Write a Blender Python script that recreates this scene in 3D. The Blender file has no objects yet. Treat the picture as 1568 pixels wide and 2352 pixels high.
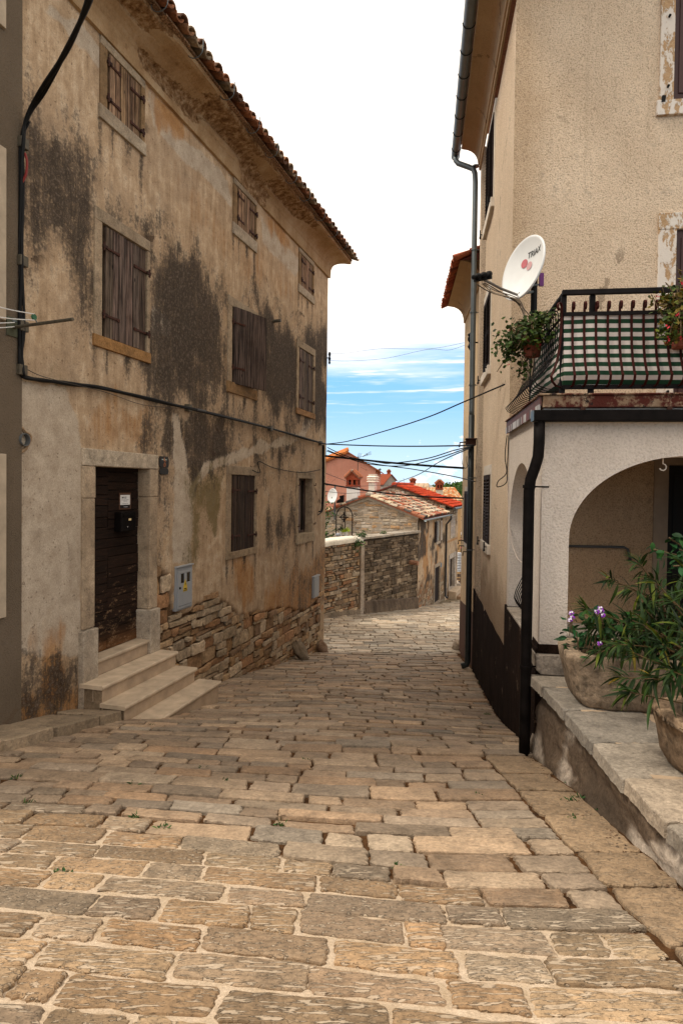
import bpy, math, random
import numpy as np
from mathutils import Vector, Matrix
R = random.Random(7)
rad = math.radians
scn = bpy.context.scene
COL = scn.collection
# ------------------------------------------------------------------ camera model
F_, PI_, RO_, SH_ = 1441.7, .02002, .01193, -29.35      # focal length / pitch / roll / shift, in pixels of a 1568x2352 frame
_F = Vector((0, math.cos(PI_), -math.sin(PI_)))
_U0 = Vector((0, math.sin(PI_), math.cos(PI_)))
_R0 = Vector((1, 0, 0))
_Rt = _R0*math.cos(RO_) + _U0*math.sin(RO_)
_Up = -_R0*math.sin(RO_) + _U0*math.cos(RO_)
def ray(x, y):
    d = _Rt*((x-784)/F_) + _Up*((1176+SH_-y)/F_) + _F
    return d/d.y
def at(x, y, Y): return ray(x, y)*Y
cam_d = bpy.data.cameras.new('camera'); cam = bpy.data.objects.new('camera', cam_d); COL.objects.link(cam)
cam_d.sensor_fit = 'VERTICAL'; cam_d.sensor_height = 36; cam_d.sensor_width = 24
cam_d.lens = F_/2352*36; cam_d.shift_y = SH_/2352
cam_d.clip_start = .05; cam_d.clip_end = 5000
M = Matrix((( _Rt.x, _Up.x, -_F.x, 0), (_Rt.y, _Up.y, -_F.y, 0), (_Rt.z, _Up.z, -_F.z, 0), (0, 0, 0, 1)))
cam.matrix_world = M
scn.camera = cam
# ------------------------------------------------------------------ frames
class Fr:
    def __init__(s, O, e):
        s.O = Vector((O[0], O[1], O[2] if len(O) > 2 else 0)); s.s = Vector((e[0], e[1], 0)).normalized()
        s.n = Vector((s.s.y, -s.s.x, 0)); s.k = 1
    def flip(s): s.n = -s.n; return s
    def P(s, u, d, v): return s.O + s.s*u + s.n*d + Vector((0, 0, v))
    def uv(s, x, y, d=0):
        r = ray(x, y); O = s.O + s.n*d
        t = O.dot(s.n)/r.dot(s.n); p = r*t - O
        return p.dot(s.s), p.z + O.z
AL, KL, AR, KR = .2924, -4.906, .128, 1.04
LF = Fr((KL+AL*6, 6), (AL, 1))                      # left facade, normal to the street
RF = Fr((KR+AR*5, 5), (AR, 1)).flip()               # right house side facade
PC = RF.P((5.466-5)/RF.s.y, 0, 0)                   # porch street corner
PF = Fr((PC.x, PC.y), (RF.s.y, -RF.s.x))            # porch front, u to the right, normal to the camera
HC = RF.P((7.606-5)/RF.s.y, 0, 0)
HF = Fr((HC.x, HC.y), (RF.s.y, -RF.s.x))            # house front
PD = (7.606-5.466)/RF.s.y                           # porch depth
WF = Fr((0, 0), (1, 0))                             # world frame: u=x, d=-y
# ------------------------------------------------------------------ ground
_gp = [(-30, -1.2), (0, -1.40), (2, -1.69), (3, -1.88), (6, -2.40), (8, -2.82), (10, -3.18), (12.8, -3.62), (15.4, -4.0), (20, -4.22), (22, -4.46), (25.4, -4.9), (31, -5.5), (34.6, -5.88), (40, -6.35), (60, -7.8), (400, -12)]
_gx = [p[0] for p in _gp]; _gy = [p[1] for p in _gp]
_gm = []
for i in range(len(_gp)):
    if i == 0 or i == len(_gp)-1: _gm.append(0)
    else: _gm.append((_gy[i+1]-_gy[i-1])/(_gx[i+1]-_gx[i-1]))
def gz(X, Y):
    Y = max(-29.9, min(399, Y))
    i = 0
    while _gx[i+1] < Y: i += 1
    h = _gx[i+1]-_gx[i]; t = (Y-_gx[i])/h
    z = (2*t**3-3*t*t+1)*_gy[i] + (t**3-2*t*t+t)*h*_gm[i] + (-2*t**3+3*t*t)*_gy[i+1] + (t**3-t*t)*h*_gm[i+1]
    e = .05*math.exp(-((Y-8)/2.2)**2)*max(0, min(2.5, X))
    return z - e
# ------------------------------------------------------------------ mesh helpers
ORI = {}
def tag(o, label=None, cat=None, group=None, kind=None):
    if label: o['label'] = label
    if cat: o['category'] = cat
    if group: o['group'] = group
    if kind: o['kind'] = kind
    return o
def thing(name, label, cat, loc, group=None):
    o = bpy.data.objects.new(name, None); COL.objects.link(o); o.location = loc
    o.empty_display_size = .2
    ORI[o.name] = Vector(loc)
    return tag(o, label, cat, group)
def sc(c, a, b):
    k = R.uniform(a, b); return tuple(x*k for x in c)
class MB:
    def __init__(s): s.v = []; s.f = []; s.c = []; s.mi = []; s.m = 0
    def add(s, vs, fs, col=(1, 1, 1)):
        o = len(s.v)
        s.v.extend(vs); s.f.extend([tuple(i+o for i in f) for f in fs]); s.mi.extend([s.m]*len(fs))
        if col and isinstance(col[0], (tuple, list)): s.c.extend(col)
        else: s.c.extend([col]*len(vs))
        return s
    def box(s, fr, u0, u1, d0, d1, v0, v1, col=(1, 1, 1), j=0):
        vs = [fr.P(u+R.uniform(-j, j), d+R.uniform(-j, j)*.5, v+R.uniform(-j, j)) for v in (v0, v1) for d in (d0, d1) for u in (u0, u1)]
        return s.add(vs, [(0, 1, 3, 2), (4, 6, 7, 5), (0, 4, 5, 1), (2, 3, 7, 6), (0, 2, 6, 4), (1, 5, 7, 3)], col)
    def tube(s, pts, r, seg=8, col=(1, 1, 1), cap=True):
        pts = [Vector(p) for p in pts]; n = len(pts); rr = r if isinstance(r, (list, tuple)) else [r]*n
        vs = []; fs = []; up = None
        for i, p in enumerate(pts):
            t = (pts[min(i+1, n-1)]-pts[max(i-1, 0)]).normalized()
            if up is None:
                up = t.orthogonal().normalized()
            up = (up - t*up.dot(t)).normalized(); b = t.cross(up)
            for k in range(seg):
                a = 2*math.pi*k/seg
                vs.append(p + (up*math.cos(a)+b*math.sin(a))*rr[i])
        for i in range(n-1):
            for k in range(seg):
                k2 = (k+1) % seg
                fs.append((i*seg+k, i*seg+k2, (i+1)*seg+k2, (i+1)*seg+k))
        if cap: fs.append(tuple(range(seg-1, -1, -1))); fs.append(tuple((n-1)*seg+k for k in range(seg)))
        return s.add(vs, fs, col)
    def bar(s, pts, w, t, wd, col=(1, 1, 1)):
        # flat bar, width w along direction wd, thickness t
        pts = [Vector(p) for p in pts]; n = len(pts); wd = Vector(wd).normalized(); vs = []; fs = []
        for i, p in enumerate(pts):
            tg = (pts[min(i+1, n-1)]-pts[max(i-1, 0)]).normalized(); nn = tg.cross(wd).normalized()
            for a, b in ((-1, -1), (1, -1), (1, 1), (-1, 1)): vs.append(p + wd*(a*w/2) + nn*(b*t/2))
        for i in range(n-1):
            for k in range(4):
                k2 = (k+1) % 4; fs.append((i*4+k, i*4+k2, (i+1)*4+k2, (i+1)*4+k))
        fs.append((3, 2, 1, 0)); fs.append(tuple((n-1)*4+k for k in range(4)))
        return s.add(vs, fs, col)
    def lathe(s, prof, base, seg=20, sx=1, sy=1, col=(1, 1, 1), ax=None, jit=0):
        # prof list of (r, h); axis ax (Vector) default up
        base = Vector(base); ax = Vector(ax).normalized() if ax else Vector((0, 0, 1))
        a1 = Vector((1, 0, 0)) if abs(ax.x) < .9 else Vector((0, 1, 0)); a1 = (a1-ax*a1.dot(ax)).normalized(); a2 = ax.cross(a1)
        vs = []; fs = []; n = len(prof)
        for (r, h) in prof:
            for k in range(seg):
                a = 2*math.pi*k/seg; q = 1+R.uniform(-jit, jit)
                vs.append(base + a1*(math.cos(a)*r*sx*q) + a2*(math.sin(a)*r*sy*q) + ax*h)
        for i in range(n-1):
            for k in range(seg):
                k2 = (k+1) % seg; fs.append((i*seg+k, i*seg+k2, (i+1)*seg+k2, (i+1)*seg+k))
        fs.append(tuple(range(seg-1, -1, -1))); fs.append(tuple((n-1)*seg+k for k in range(seg)))
        return s.add(vs, fs, col)
    def prism(s, fr, outline, d0, d1, col=(1, 1, 1)):
        # outline list of (u,v) extruded from d0 to d1
        n = len(outline)
        vs = [fr.P(u, d0, v) for u, v in outline]+[fr.P(u, d1, v) for u, v in outline]
        fs = [tuple(range(n-1, -1, -1)), tuple(range(n, 2*n))]+[(i, (i+1) % n, n+(i+1) % n, n+i) for i in range(n)]
        return s.add(vs, fs, col)
    def build(s, name, mat, parent=None, smooth=False, bevel=0, loc=None, attrs=None, auto=None):
        o0 = ORI[parent.name] if parent is not None else Vector(loc if loc else (0, 0, 0))
        me = bpy.data.meshes.new(name)
        me.from_pydata([tuple(Vector(v)-o0) for v in s.v], [], s.f)
        for m_ in (mat if isinstance(mat, (list, tuple)) else [mat]): me.materials.append(m_)
        if isinstance(mat, (list, tuple)): me.polygons.foreach_set('material_index', s.mi)
        if s.c:
            a = me.color_attributes.new('Col', 'FLOAT_COLOR', 'POINT')
            buf = np.ones((len(s.v), 4), np.float32); buf[:, :3] = np.array([c[:3] for c in s.c], np.float32)
            if any(len(c) > 3 for c in s.c): buf[:, 3] = [c[3] if len(c) > 3 else 1 for c in s.c]
            a.data.foreach_set('color', buf.ravel())
        if attrs:
            for k, arr in attrs.items():
                a = me.color_attributes.new(k, 'FLOAT_COLOR', 'POINT')
                a.data.foreach_set('color', np.asarray(arr, np.float32).ravel())
        if smooth: me.polygons.foreach_set('use_smooth', [True]*len(me.polygons))
        me.validate(); me.update()
        o = bpy.data.objects.new(name, me); COL.objects.link(o)
        if parent is not None: o.parent = parent
        else: o.location = o0
        # a child of an Empty sits at its parent's origin, so it keeps the same reference point
        ORI[o.name] = o0.copy()
        if bevel:
            b = o.modifiers.new('bevel', 'BEVEL'); b.width = bevel; b.segments = 2; b.limit_method = 'ANGLE'; b.angle_limit = rad(40)
        return o
def copy_obj(o, parent, loc):
    c = o.copy(); COL.objects.link(c); c.parent = parent; c.location = loc; return c
# ------------------------------------------------------------------ numpy noise and masks
def _hash(ix, iy, seed):
    h = (ix.astype(np.int64)*374761393 + iy.astype(np.int64)*668265263 + seed*974711) & 0x7fffffff
    h = ((h ^ (h >> 13))*1274126177) & 0x7fffffff
    return ((h ^ (h >> 16)) & 0xffff)/65535.0
def vnoise(x, y, seed=0):
    ix = np.floor(x); iy = np.floor(y); fx = x-ix; fy = y-iy
    fx = fx*fx*(3-2*fx); fy = fy*fy*(3-2*fy)
    a = _hash(ix, iy, seed); b = _hash(ix+1, iy, seed); c = _hash(ix, iy+1, seed); d = _hash(ix+1, iy+1, seed)
    return (a*(1-fx)+b*fx)*(1-fy)+(c*(1-fx)+d*fx)*fy
def fbm(x, y, oct=4, seed=0):
    x = np.asarray(x, float); y = np.asarray(y, float); t = 0; a = .5; s = 0
    for o in range(oct):
        t = t + a*vnoise(x, y, seed+o*17); s += a; a *= .5; x = x*2.03; y = y*2.03
    return t/s
def sdist(poly, U, V):
    d = np.full(U.shape, 1e9); ins = np.zeros(U.shape, bool); n = len(poly)
    for i in range(n):
        ax, ay = poly[i]; bx, by = poly[(i+1) % n]
        ex, ey = bx-ax, by-ay; wx, wy = U-ax, V-ay
        t = np.clip((wx*ex+wy*ey)/max(ex*ex+ey*ey, 1e-9), 0, 1)
        d = np.minimum(d, np.hypot(wx-ex*t, wy-ey*t))
        c = ((ay <= V) & (by > V)) | ((by <= V) & (ay > V))
        with np.errstate(divide='ignore', invalid='ignore'):
            xi = ax + (V-ay)*(bx-ax)/(by-ay if by != ay else 1e-9)
        ins ^= c & (U < xi)
    return np.where(ins, d, -d)
def sstep(a, b, x):
    t = np.clip((x-a)/(b-a), 0, 1); return t*t*(3-2*t)
def pxpoly(fr, pts): return [fr.uv(x, y) for x, y in pts]
def grid_panel(fr, u0, u1, v0, v1, holes, step, dfn=None):
    """wall sheet of quads no larger than step, with rectangular holes cut on exact edges; returns U,V arrays and faces"""
    us = {round(u0, 4), round(u1, 4)}; vs = {round(v0, 4), round(v1, 4)}
    for (a, b, c, d) in holes: us |= {round(a, 4), round(b, 4)}; vs |= {round(c, 4), round(d, 4)}
    def fill(s, lo, hi):
        s = sorted(x for x in s if lo-1e-6 <= x <= hi+1e-6); out = []
        for a, b in zip(s, s[1:]):
            n = max(1, int(math.ceil((b-a)/step)))
            out += [a+(b-a)*i/n for i in range(n)]
        return np.array(out+[s[-1]])
    ug = fill(us, u0, u1); vg = fill(vs, v0, v1)
    U, V = np.meshgrid(ug, vg); nu = len(ug)
    fs = []
    for j in range(len(vg)-1):
        vm = (vg[j]+vg[j+1])/2
        hh = [h for h in holes if h[2] < vm < h[3]]
        for i in range(nu-1):
            um = (ug[i]+ug[i+1])/2
            if any(h[0] < um < h[1] for h in hh): continue
            a = j*nu+i; fs.append((a, a+1, a+nu+1, a+nu))
    return U.ravel(), V.ravel(), fs
# ------------------------------------------------------------------ node helpers
class NT:
    def __init__(s, name):
        s.mat = bpy.data.materials.new(name); s.mat.use_nodes = True
        s.t = s.mat.node_tree; s.n = s.t.nodes; s.l = s.t.links
        s.b = s.n['Principled BSDF']; s.b.inputs['Roughness'].default_value = .9
        s.b.inputs['Specular IOR Level'].default_value = .25
        s._co = None
    def set(s, sock, v):
        if v is None: return
        if hasattr(v, 'is_linked') or isinstance(v, bpy.types.NodeSocket): s.l.new(v, sock)
        else:
            if isinstance(v, (tuple, list)) and len(v) == 3 and sock.type == 'RGBA': v = (*v, 1)
            sock.default_value = v
    def co(s):
        if s._co is None: s._co = s.n.new('ShaderNodeTexCoord')
        return s._co.outputs['Object']
    def map(s, scale=(1, 1, 1), rot=(0, 0, 0), vec=None):
        m = s.n.new('ShaderNodeMapping'); s.set(m.inputs['Vector'], vec or s.co()); m.inputs['Scale'].default_value = scale; m.inputs['Rotation'].default_value = rot
        return m.outputs[0]
    def noise(s, scale, detail=4, rough=.55, vec=None, dist=0):
        m = s.n.new('ShaderNodeTexNoise'); s.set(m.inputs['Vector'], vec or s.co())
        m.inputs['Scale'].default_value = scale; m.inputs['Detail'].default_value = detail; m.inputs['Roughness'].default_value = rough; m.inputs['Distortion'].default_value = dist
        return m.outputs['Fac']
    def vor(s, scale, feat='F1', out='Distance', vec=None, rnd=1):
        m = s.n.new('ShaderNodeTexVoronoi'); m.feature = feat; s.set(m.inputs['Vector'], vec or s.co()); m.inputs['Scale'].default_value = scale; m.inputs['Randomness'].default_value = rnd
        return m.outputs[out]
    def wave(s, scale, dist=2, detail=2, ds=1, vec=None, dirn='Z'):
        m = s.n.new('ShaderNodeTexWave'); m.bands_direction = dirn; s.set(m.inputs['Vector'], vec or s.co()); m.inputs['Scale'].default_value = scale
        m.inputs['Distortion'].default_value = dist; m.inputs['Detail'].default_value = detail; m.inputs['Detail Scale'].default_value = ds
        return m.outputs['Fac']
    def attr(s, name, out='Color'):
        m = s.n.new('ShaderNodeAttribute'); m.attribute_name = name; return m.outputs[out]
    def sep(s, c):
        m = s.n.new('ShaderNodeSeparateColor'); s.set(m.inputs[0], c); return m.outputs
    def ramp(s, fac, stops):
        m = s.n.new('ShaderNodeValToRGB'); s.set(m.inputs[0], fac); e = m.color_ramp.elements
        while len(e) < len(stops): e.new(.5)
        for el, (p, c) in zip(e, stops):
            el.position = p; el.color = (*c, 1) if not isinstance(c, (int, float)) else (c, c, c, 1)
        return m.outputs[0]
    def mix(s, fac, a, b, mode='MIX'):
        m = s.n.new('ShaderNodeMix'); m.data_type = 'RGBA'; m.blend_type = mode
        s.set(m.inputs[0], fac); s.set(m.inputs[6], a); s.set(m.inputs[7], b); return m.outputs[2]
    def m(s, op, a, b=0, c=None):
        m = s.n.new('ShaderNodeMath'); m.operation = op; s.set(m.inputs[0], a); s.set(m.inputs[1], b)
        if c is not None: s.set(m.inputs[2], c)
        return m.outputs[0]
    def sstep(s, x, a, b):
        m = s.n.new('ShaderNodeMapRange'); m.interpolation_type = 'SMOOTHSTEP'; s.set(m.inputs[0], x)
        m.inputs[1].default_value = a; m.inputs[2].default_value = b; return m.outputs[0]
    def bump(s, h, strength=.5, dist=.01, prev=None):
        m = s.n.new('ShaderNodeBump'); s.set(m.inputs['Height'], h); m.inputs['Strength'].default_value = strength; m.inputs['Distance'].default_value = dist
        if prev is not None: s.l.new(prev, m.inputs['Normal'])
        return m.outputs[0]
    def out(s, col=None, rough=None, nrm=None, metal=None, spec=None):
        s.set(s.b.inputs['Base Color'], col); s.set(s.b.inputs['Roughness'], rough)
        if nrm is not None: s.l.new(nrm, s.b.inputs['Normal'])
        s.set(s.b.inputs['Metallic'], metal); s.set(s.b.inputs['Specular IOR Level'], spec)
        return s.mat
MATS = {}
def simple(name, col, rough=.8, var=.25, scale=6, bump=.3, bscale=60, metal=0, spec=.3, bd=.004, usecol=True, streak=False):
    if name in MATS: return MATS[name]
    t = NT(name)
    v = t.map((1, 1, .18)) if streak else None
    n1 = t.noise(scale, 5, .6, v); n2 = t.noise(bscale, 3, .6)
    lo = tuple(c*(1-var) for c in col); hi = tuple(min(1, c*(1+var)) for c in col)
    c = t.ramp(n1, [(.25, lo), (.75, hi)])
    if usecol: c = t.mix(1, c, t.attr('Col'), 'MULTIPLY')
    nb = t.bump(n2, bump, bd) if bump else None
    MATS[name] = t.out(c, rough, nb, metal, spec); return MATS[name]
# ---- facade plaster of the old house: masks R dark stain, G pale repair, B orange, and 'Msk2' R olive, G exposed mortar
def mat_facade():
    t = NT('old_plaster')
    a = t.sep(t.attr('Msk')); b = t.sep(t.attr('Msk2'))
    big = t.noise(.9, 4, .6); mid = t.noise(5, 6, .65); st = t.noise(3.2, 6, .65, t.map((2.4, 2.4, .22)))
    fine = t.noise(70, 4, .7); spk = t.noise(22, 4, .75)
    st3 = t.noise(4.2, 6, .72, t.map((2.6, 2.6, .30)), .3)
    base = t.ramp(t.m('ADD', t.m('MULTIPLY', st3, .5), t.m('MULTIPLY', mid, .5)), [(.34, (.27, .18, .105)), (.5, (.47, .335, .21)), (.64, (.67, .525, .365))])
    base = t.mix(t.sstep(big, .42, .68), base, t.mix(.45, base, (.36, .265, .18)))
    base = t.mix(t.m('MULTIPLY', t.sstep(t.noise(2.1, 6, .72), .55, .68), .35), base, (.19, .135, .09))
    def msk(ch, n, amp, lo, hi): return t.sstep(t.m('ADD', ch, t.m('MULTIPLY', t.m('SUBTRACT', n, .5), amp)), lo, hi)
    pale = msk(a[1], mid, .7, .3, .62)
    c = t.mix(t.m('MULTIPLY', pale, .92), base, t.ramp(mid, [(.3, (.38, .305, .225)), (.7, (.56, .475, .37))]))
    org = msk(a[2], st, 1.0, .3, .8)
    c = t.mix(t.m('MULTIPLY', org, .75), c, t.ramp(mid, [(.3, (.30, .125, .03)), (.7, (.46, .24, .085))]))
    sn = t.m('ADD', t.m('MULTIPLY', st3, .35), t.m('ADD', t.m('MULTIPLY', spk, .4), t.m('MULTIPLY', mid, .25)))
    oli = msk(b[0], sn, 2.6, .3, .9)
    c = t.mix(t.m('MULTIPLY', oli, .8), c, (.13, .095, .03))
    dk = msk(a[0], sn, 4.1, .18, .86)
    c = t.mix(t.m('MULTIPLY', dk, .94), c, t.ramp(spk, [(.32, (.014, .0105, .008)), (.52, (.044, .033, .025)), (.68, (.16, .12, .09))]))
    c = t.mix(b[1], c, t.ramp(spk, [(.3, (.06, .032, .015)), (.7, (.20, .115, .06))]))
    ed = t.vor(.62, 'DISTANCE_TO_EDGE', 'Distance', t.map((1, 1, 1.0), vec=None))
    crk = t.m('MULTIPLY', t.sstep(t.m('ADD', ed, t.m('MULTIPLY', t.m('SUBTRACT', mid, .5), .22)), .007, .002), t.sstep(t.noise(.8, 2, .5), .55, .65))
    c = t.mix(t.m('MULTIPLY', crk, .75), c, (.05, .03, .018))
    # small pits and fine grime
    pit = t.sstep(t.noise(26, 2, .5), .66, .72)
    c = t.mix(t.m('MULTIPLY', pit, .5), c, (.09, .055, .03))
    c = t.mix(.55, c, t.ramp(fine, [(.3, .5), (.7, 1.3)]), 'MULTIPLY')
    h = t.m('ADD', t.m('MULTIPLY', mid, .5), t.m('MULTIPLY', fine, .35))
    h = t.m('SUBTRACT', h, t.m('MULTIPLY', pit, .5))
    nb = t.bump(h, .7, .012)
    return t.out(c, .93, nb, 0, .15)
def mat_render(name, cols, speck=.5, bs=55, grime=0, bd=.012):
    """roughcast render"""
    t = NT(name)
    n1 = t.noise(1.1, 5, .6); sp = t.noise(bs, 3, .65); sp2 = t.noise(7, 5, .7)
    c = t.ramp(n1, [(.3, cols[0]), (.7, cols[1])])
    c = t.mix(speck, c, t.ramp(sp, [(.30, (.30, .25, .20)), (.44, (.80, .77, .74)), (.56, (1.06, 1.06, 1.06))]), 'MULTIPLY')
    if grime:
        g = t.m('MULTIPLY', t.sstep(sp2, .55, .72), t.sstep(n1, .42, .62))
        c = t.mix(t.m('MULTIPLY', t.m('MULTIPLY', g, t.sstep(sp, .35, .6)), grime), c, (.10, .085, .075))
        st = t.noise(3, 5, .6, t.map((3, 3, .15)))
        c = t.mix(t.m('MULTIPLY', t.sstep(st, .52, .75), grime*.22), c, (.24, .16, .09))
        ed = t.vor(.5, 'DISTANCE_TO_EDGE', 'Distance'); crk = t.m('MULTIPLY', t.sstep(t.m('ADD', ed, t.m('MULTIPLY', t.m('SUBTRACT', sp2, .5), .16)), .004, .001), t.sstep(t.noise(.7, 2, .5), .52, .6))
        c = t.mix(t.m('MULTIPLY', crk, .5), c, (.12, .08, .05))
    c = t.mix(1, c, t.attr('Col'), 'MULTIPLY')
    nb = t.bump(sp, 1.0, bd)
    return t.out(c, .95, nb, 0, .1)
def mat_stone(name, con=1.0, stain=.5, dark=(.05, .038, .028), bs=30):
    """per-stone colour attribute times weathering"""
    t = NT(name)
    n1 = t.noise(9, 6, .7); n2 = t.noise(bs, 5, .7); n3 = t.noise(1.2, 4, .6)
    c = t.mix(1, t.attr('Col'), t.ramp(n1, [(.28, 1-.58*con), (.5, 1-.05*con), (.72, 1+.4*con)]), 'MULTIPLY')
    c = t.mix(.75*con, c, t.ramp(n2, [(.3, .45), (.7, 1.3)]), 'MULTIPLY')
    s = t.m('MULTIPLY', t.sstep(t.m('ADD', n3, t.m('MULTIPLY', n1, .4)), .55, .95), stain)
    c = t.mix(s, c, dark)
    nb = t.bump(t.m('ADD', n1, t.m('MULTIPLY', n2, .6)), .8, .018)
    return t.out(c, .93, nb, 0, .15)
def mat_paving():
    t = NT('paving_stone')
    a = t.sep(t.attr('Sty'))
    n1 = t.noise(6, 6, .7); n2 = t.noise(45, 4, .7); n3 = t.noise(1.0, 4, .6)
    c = t.mix(1, t.attr('Col'), t.ramp(n1, [(.25, .5), (.5, .97), (.75, 1.32)]), 'MULTIPLY')
    c = t.mix(.7, c, t.ramp(n2, [(.3, .5), (.7, 1.3)]), 'MULTIPLY')
    c = t.mix(t.m('MULTIPLY', t.sstep(n3, .5, .7), .4), c, (.17, .135, .10))
    wn = t.noise(16, 4, .6, t.map((1, .9, .9)))
    wv = t.noise(40, 3, .55, t.map((.30, 1.7, .6), (0, 0, .06)), .15)
    wv2 = t.noise(60, 3, .6, t.map((.5, 1.1, .6)))
    ridge = t.m('MULTIPLY', t.sstep(wv, .525, .585), a[0])
    pock = t.m('MULTIPLY', t.sstep(wv2, .55, .62), a[1])
    g = t.m('MAXIMUM', ridge, pock)
    g2 = t.m('MAXIMUM', t.m('MULTIPLY', ridge, .62), t.m('MULTIPLY', pock, .5))
    c = t.mix(g2, c, t.ramp(n1, [(.3, (.42, .33, .23)), (.7, (.60, .50, .38))]))
    h = t.m('ADD', t.m('MULTIPLY', n1, .6), t.m('MULTIPLY', n2, .3))
    h = t.m('SUBTRACT', h, t.m('MULTIPLY', g, .8))
    nb = t.bump(h, 1.0, .018)
    return t.out(c, t.m('SUBTRACT', .9, t.m('MULTIPLY', n1, .25)), nb, 0, .3)
def mat_joint():
    t = NT('joint_soil_and_mortar')
    n1 = t.noise(8, 5, .7); n2 = t.noise(90, 4, .7)
    a = t.sep(t.attr('Col'))
    soil = t.ramp(n1, [(.3, (.03, .015, .007)), (.55, (.10, .047, .018)), (.75, (.20, .105, .05))])
    mor = t.ramp(n1, [(.3, (.46, .345, .225)), (.7, (.66, .53, .395))])
    c = t.mix(t.sstep(t.m('ADD', a[0], t.m('MULTIPLY', t.m('SUBTRACT', n1, .5), .7)), .35, .65), soil, mor)
    c = t.mix(.6, c, t.ramp(n2, [(.3, .6), (.7, 1.25)]), 'MULTIPLY')
    return t.out(c, .95, t.bump(n2, .9, .01), 0, .1)
def mat_wood(name, lo, hi, sc=18):
    t = NT(name)
    g = t.noise(sc, 6, .7, t.map((2.2, 2.2, .09)), .4); g2 = t.noise(3, 3, .6); kn = t.vor(2.2, 'F1', 'Distance', t.map((3, 3, 1)))
    c = t.ramp(g, [(.36, lo), (.5, tuple(a*.6+b*.4 for a, b in zip(lo, hi))), (.62, hi)])
    c = t.mix(1, c, t.attr('Col'), 'MULTIPLY')
    c = t.mix(t.sstep(g2, .5, .75), c, t.mix(1, c, (.6, .55, .5), 'MULTIPLY'))
    c = t.mix(t.sstep(kn, .09, .05), c, tuple(x*.3 for x in lo))
    return t.out(c, .85, t.bump(g, .8, .012), 0, .2)
def mat_door():
    t = NT('door_boards')
    g = t.noise(14, 6, .75, t.map((.35, .35, 3.2)), .3); p = t.noise(7, 6, .75, t.map((.8, .8, 2.4)))
    sepz = t.n.new('ShaderNodeSeparateXYZ'); t.l.new(t.co(), sepz.inputs[0])
    low = t.sstep(sepz.outputs[2], 2.45, 1.05)
    c = t.ramp(g, [(.3, (.006, .004, .003)), (.7, (.030, .014, .008))])
    c = t.mix(t.sstep(sepz.outputs[2], 1.25, 1.0), c, t.ramp(g, [(.3, (.05, .022, .01)), (.7, (.16, .075, .03))]))
    fl = t.m('MULTIPLY', t.sstep(t.m('ADD', p, t.m('MULTIPLY', low, .14)), .64, .68), t.sstep(t.noise(40, 3, .7), .42, .58))
    c = t.mix(t.m('MULTIPLY', fl, .6), c, (.26, .16, .09))
    c = t.mix(1, c, t.attr('Col'), 'MULTIPLY')
    return t.out(c, .75, t.bump(g, .9, .015), 0, .15)
def mat_leaf(name, a, b):
    t = NT(name)
    n = t.noise(9, 3, .6)
    c = t.mix(1, t.ramp(n, [(.3, a), (.7, b)]), t.attr('Col'), 'MULTIPLY')
    t.b.inputs['Transmission Weight'].default_value = 0
    m = t.out(c, .6, None, 0, .18)
    return m
M_FAC = mat_facade()
M_RENDER = mat_render('beige_roughcast', ((.66, .51, .36), (.77, .62, .46)), .7, 62, .6, .024)
M_PORCH = mat_render('white_roughcast', ((.56, .485, .415), (.68, .60, .52)), .35, 52, .2, .014)
M_OCHRE = mat_render('ochre_render', ((.56, .40, .24), (.66, .50, .32)), .25, 70, .25)
M_PLINTH = simple('dark_plinth_paint', (.016, .0085, .0055), .9, .7, 5, .9, 45, bd=.018, streak=True, spec=.04)
t = NT('dark_plinth_paint2'); n_ = t.noise(5, 6, .72, t.map((1, 1, .35))); n2_ = t.noise(40, 4, .7); n3_ = t.noise(2.2, 5, .7)
c_ = t.ramp(n_, [(.3, (.008, .0045, .003)), (.6, (.022, .012, .008)), (.75, (.05, .03, .02))]); c_ = t.mix(t.m('MULTIPLY', t.sstep(t.m('ADD', n3_, t.m('MULTIPLY', n2_, .35)), .80, .86), .8), c_, (.16, .11, .075))
M_PLINTH = t.out(c_, .92, t.bump(t.m('ADD', n2_, n_), .9, .018), 0, .05)
M_GREY = mat_render('grey_cement_render', ((.125, .096, .066), (.17, .13, .092)), .3, 70, .5)
M_SALMON = mat_render('salmon_render', ((.50, .215, .145), (.58, .27, .19)), .2, 30, .6)
M_STONEW = mat_stone('rubble_stone', 1, .35)
M_STONED = mat_stone('dark_weathered_stone', 1, .75, (.035, .026, .019))
M_LIME = mat_stone('limestone_trim', 1, .55, (.16, .105, .06), 60)
M_STEP = simple('pale_step_stone', (.50, .395, .28), .75, .28, 5, .6, 60, bd=.006)
M_TROUGH = mat_stone('trough_stone', 1, .55, (.075, .045, .025), 18)
M_ROCK = mat_stone('rock', 1, .5, (.06, .05, .04))
M_PAVE = mat_paving(); M_JOINT = mat_joint()
M_WOODU = mat_wood('sun_bleached_wood', (.035, .018, .010), (.46, .29, .18))
M_WOODM = mat_wood('grey_weathered_wood', (.012, .008, .006), (.22, .155, .12))
M_WOODD = mat_wood('dark_old_wood', (.007, .004, .003), (.085, .052, .034))
M_DOOR = mat_door()
M_IRON = simple('rusty_iron', (.05, .018, .010), .8, .5, 30, .4, 120)
M_BLACK = simple('black_rubber', (.008, .008, .008), .6, .2, 10, 0, spec=.12)
M_DARK = simple('dark_interior', (.006, .005, .004), .9, .2, 5, 0, usecol=False)
M_ZINC = simple('grey_zinc', (.13, .15, .155), .45, .2, 5, .15, 30, .6, .5)
M_PIPE = simple('black_pipe_paint', (.006, .0045, .004), .6, .7, 9, .35, 60, 0, .06)
M_TILE = simple('clay_tile', (.34, .13, .06), .85, .45, 14, .6, 60)
t = NT('clay_tile_plain'); n_ = t.noise(5, 6, .7); n2_ = t.noise(24, 4, .7)
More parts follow.
